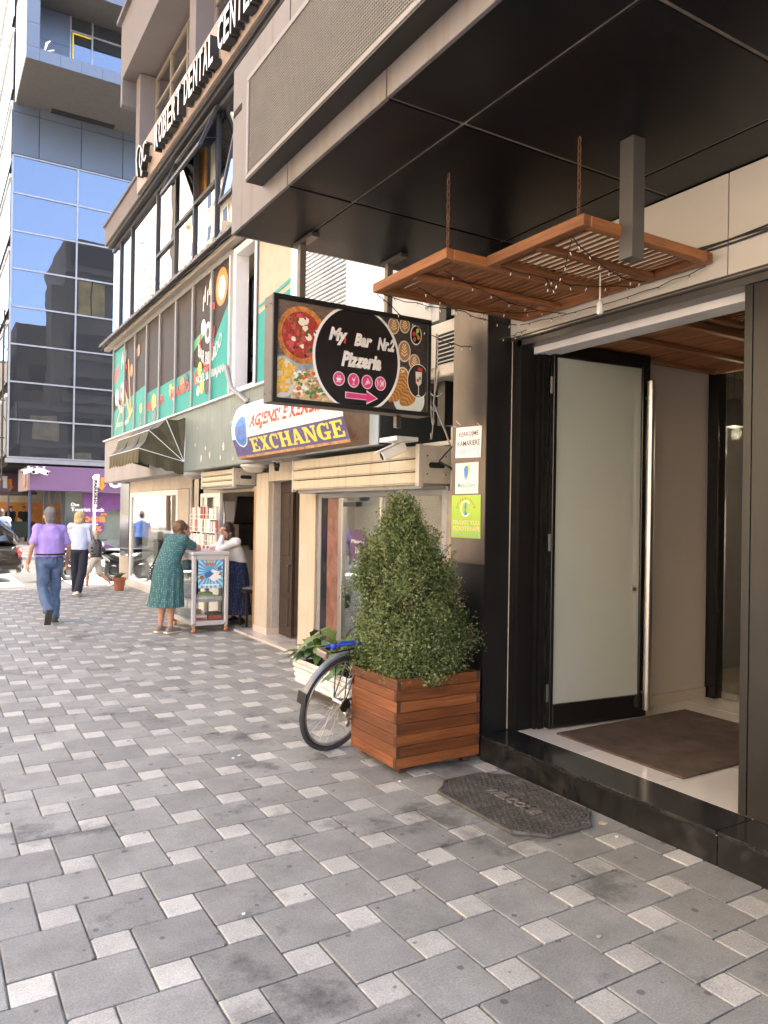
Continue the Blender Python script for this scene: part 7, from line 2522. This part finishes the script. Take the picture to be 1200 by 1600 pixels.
MB().tube([f.j['pelvis'] + Vec((0, 0, .085 * f.h)) + (f.r * .19 * math.cos(a) + f.f * .148 * math.sin(a)) * f.h * 1.1 for a in [2 * math.pi * q / 24 for q in range(24)]], .014, 6, closed=True).build('belt', black_sat, f.t, smooth=True)
d = (j['wrl'] - j['ell']).normalized()
MB().lathe(j['wrl'] - d * .03, [(.032, 0), (.033, .02)], 12, d).build('wristband', M('orange band', (.7, .2, .06), .5), f.t)

# blonde woman
f = Figure('blonde woman in pale blue sweater and dark wide trousers walking ahead of the man', (2.62, 15.75, 0), R(60), 1.62)
f.pose(look=R(-30), knl=(-.09, .02, .49), anl=(-.1, .1, .085), knr=(.1, -.1, .49), anr=(.12, -.36, .13), tor=(.13, -.22, .045), ell=(-.23, .02, 1.14), wrl=(-.2, .2, 1.0), elr=(.23, 0, 1.13), wrr=(.24, .16, .98))
f.body(.98).hair(M('blonde hair', (.56, .4, .2), .6, var=.25, scale=50), 'bob')
f.top(cloth('pale blue knit', (.5, .56, .72)), 'sweater', 1, .98, .93, 1.1, False, .007, True)
f.trousers(cloth('navy', (.014, .016, .03)), 'trousers', 1, 1.22, 1.0, .008, .96)
f.shoes(cloth('pink shoe', (.6, .45, .4)), white_pl)
o = thing('shoulder_bag', 'grey patterned shoulder bag hanging at the blonde woman\'s side', 'bag', f(.33, -.02, .98))
putw('bag', remesh(MB().ell(f(.3, -.04, .98), (.09, .16, .17), rot=f.frame()), .012, 1, .01, 10), dotted('bag print', (.2, .19, .2), (.03, .03, .035), 14, .3), o, smooth=True)
MB().tube([f(.29, -.12, 1.1), f(.2, -.03, 1.43), f(.19, .03, 1.43), f(.28, .06, 1.1)], .008, 5).build('strap', black_sat, o)

# child
f = Figure('fair haired child in grey vest and pale shorts striding to the left', (3.3, 17.75, -.1), R(150), 1.3, vox=.009)
f.pose(head=(0, .07, 1.56), knl=(-.08, .2, .52), anl=(-.1, .22, .085), knr=(.08, -.08, .48), anr=(.1, -.42, .16), tor=(.1, -.3, .06), ell=(-.24, .05, 1.14), wrl=(-.22, .26, .98), elr=(.24, -.02, 1.14), wrr=(.22, .18, .96))
f.body(1.05).hair(M('fair hair', (.5, .38, .24), .7, var=.2, scale=50), 'short')
f.top(cloth('white tee', (.75, .74, .74)), 'tee_shirt', .62, 1.0, .95, 1.1, False)
f.top(cloth('charcoal vest', (.06, .062, .075)), 'vest', .12, 1.04, .94, 1.14, True)
f.trousers(cloth('stone shorts', (.55, .52, .46)), 'shorts', .5, 1, 1.1)
f.shoes(white_pl)

# woman in a green dotted dress leaning on the cart
f = Figure('woman in green dotted pleated dress leaning on the display cart, seen from behind', (2.87, 10.42, 0), R(25), 1.6)
f.pose(head=(.02, .25, 1.5), neck=(0, .17, 1.4), chest=(0, .12, 1.24), waist=(0, .03, 1.05), pelvis=(0, -.02, .93), shl=(-.18, .16, 1.36), shr=(.18, .15, 1.36), ell=(-.2, .33, 1.2), wrl=(-.05, .52, 1.215), hdl=(.05, .6, 1.21), elr=(.23, .36, 1.215), wrr=(.02, .5, 1.22), hdr=(-.1, .54, 1.22), hil=(-.09, -.02, .9), hir=(.09, -.02, .9), knl=(-.08, .0, .49), knr=(.08, .02, .49), anl=(-.08, -.04, .085), anr=(.09, .0, .085), look=R(-15), nod=R(-22))
f.body(1.1, 1.05).hair(M('brown wavy hair', (.1, .05, .025), .55, var=.5, scale=35, dirt=(.22, .12, .05), dscale=20), 'long')
dress = dotted('green dotted cloth', (.035, .11, .115), (.3, .42, .4), 40, .2)
f.top(dress, 'dress_bodice', .62, 1.1, .93, 1.12, False, .005)
f.skirt(dress, 'dress_skirt', .36, f.j['waist'] + Vec((0, 0, .02)), .285, 15, .165)
f.shoes(cloth('taupe sandal', (.26, .2, .17)), M('cream sole', (.7, .62, .5), .7))
o = thing('patterned_bag', 'black and white patterned bag hanging in front of the leaning woman', 'bag', (2.78, 10.62, .8))
putw('bag', remesh(MB().ell((2.76, 10.62, .8), (.09, .05, .16)), .012, 1, .012, 12), dotted('black white print', (.03, .03, .035), (.6, .6, .6), 34, .26), o, smooth=True)
MB().tube([(2.72, 10.62, .9), (2.8, 10.55, 1.12), (2.9, 10.5, 1.2)], .008, 5).build('strap', black_sat, o)

# woman in a white cardigan resting her head on her hand
f = Figure('dark haired woman in white cardigan and navy dotted skirt resting her head on her hand', (3.98, 10.72, .02), R(192), 1.58)
f.pose(head=(-.01, .2, 1.46), neck=(0, .14, 1.34), chest=(0, .08, 1.19), waist=(0, .02, 1.03), pelvis=(0, -.03, .93), shl=(-.18, .13, 1.3), shr=(.18, .13, 1.3), ell=(-.13, .42, 1.18), wrl=(-.07, .31, 1.39), hdl=(-.03, .29, 1.48), elr=(.24, .3, 1.19), wrr=(.05, .45, 1.19), hdr=(-.06, .47, 1.19), look=R(12), nod=R(-14))
f.body(1.08).hair(M('dark hair', (.035, .02, .014), .5, var=.3, scale=40), 'long')
f.top(cloth('white knit', (.74, .72, .69)), 'cardigan', 1, 1.08, .98, 1.1, False, .007, True)
f.skirt(dotted('navy dotted cloth', (.016, .025, .075), (.3, .36, .5), 48, .16), 'skirt', .16, f.j['waist'] + Vec((0, 0, .0)), .26, 10, .16)
f.shoes(cloth('dark shoe', (.03, .028, .028)))

# passer-by cut by the left edge, and the cafe guests
f = Figure('passer-by in white and blue polo shirt cut by the left edge', (1.95, 25, -.1), R(100), 1.75, vox=.014)
f.pose()
f.body(1.1).hair(M('dark hair', (.035, .02, .014), .5, var=.3, scale=40), 'short')
f.top(cloth('royal blue', (.06, .12, .34)), 'shirt', .6, 1.12, .9, 1.12, False)
putw('shirt_yoke', remesh(MB().cap(f.j['shl'] + Vec((0, 0, -.01)), f.j['shr'] + Vec((0, 0, -.01)), .1, .1).cap(f.j['chest'].lerp(f.j['neck'], .35), f.j['neck'], .15, .09), .014, 2), cloth('white tee', (.75, .74, .74)), f.t, smooth=True)
f.trousers(cloth('navy', (.014, .016, .03)), 'trousers', 1, 1.1)
f.shoes(black_sat)
def guest(label, x, y, z, face, top_c, hair_m, seat=True):
    f = Figure(label, (x, y, z), face, 1.68, 'cafe guests', vox=.022)
    if seat:
        f.pose(head=(0, .05, 1.12), neck=(0, 0, .98), chest=(0, .01, .82), waist=(0, .0, .62), pelvis=(0, 0, .48), shl=(-.18, 0, .95), shr=(.18, 0, .95), ell=(-.22, .1, .68), elr=(.22, .1, .68), wrl=(-.1, .3, .76), wrr=(.1, .3, .76), hil=(-.09, .05, .46), hir=(.09, .05, .46), knl=(-.1, .45, .48), knr=(.1, .45, .48), anl=(-.1, .45, .085), anr=(.1, .45, .085))
    else:
        f.pose()
    f.body().hair(hair_m, 'short')
    f.top(top_c, 'shirt', .6, 1, .5 if seat else .9, 1.1, False)
    f.trousers(cloth('navy', (.014, .016, .03)))
dk = M('dark hair', (.035, .02, .014), .5, var=.3, scale=40)
guest('seated cafe guest in dark red top behind the green screen', 3.2, 37, 0, R(20), cloth('dark red', (.18, .05, .04)), dk)
guest('seated cafe guest in pale top with fair hair behind the green screen', 3.65, 36.9, 0, R(200), cloth('white tee', (.75, .74, .74)), M('fair hair', (.5, .38, .24), .7, var=.2, scale=50))
guest('standing cafe guest dressed in black left of the counter', 3.45, 39, .12, R(300), cloth('black', (.012, .012, .013)), dk, False)
guest('standing cafe guest dressed in black nearer the dark post', 3.95, 38.5, .12, R(250), cloth('black', (.012, .012, .013)), dk, False)

# ---------------------------------------------------------------- small litter on the paving
pr = random.Random(21)
for k, (x, y, lb, mt, sz) in enumerate(((3.16, 2.87, 'dry curled pale leaf lying against the foot of the granite step', M('dry leaf', (.45, .36, .25), .8), .03),
        (3.1, 2.72, 'small scrap of paper on the paving just right of the dry leaf', pr_white, .012),
        (2.55, 3.95, 'crumb of pale grit by the near corner of the timber planter', pr_white, .009),
        (1.86, 4.9, 'white cigarette end on the paving left of the bicycle wheel', pr_white, .014),
        (1.8, 4.86, 'second white cigarette end lying close to the first left of the bicycle', pr_white, .012),
        (1.15, 2.95, 'tiny white paper scrap on a grey slab in the lower left foreground', pr_white, .008),
        (2.3, 2.1, 'flattened pale bottle cap on a damp slab in the lower right foreground', M('bottle cap', (.4, .36, .3), .5), .013))):
    n_ = 7
    m = MB().loft([[(x + sz * pr.uniform(.6, 1.2) * math.cos(6.28 * q / n_), y + sz * pr.uniform(.4, 1) * math.sin(6.28 * q / n_), z_ + sz * pr.uniform(0, .3)) for q in range(n_)] for z_ in (.0, .004)])
    tag(m.build('litter', mt), lb, 'litter')
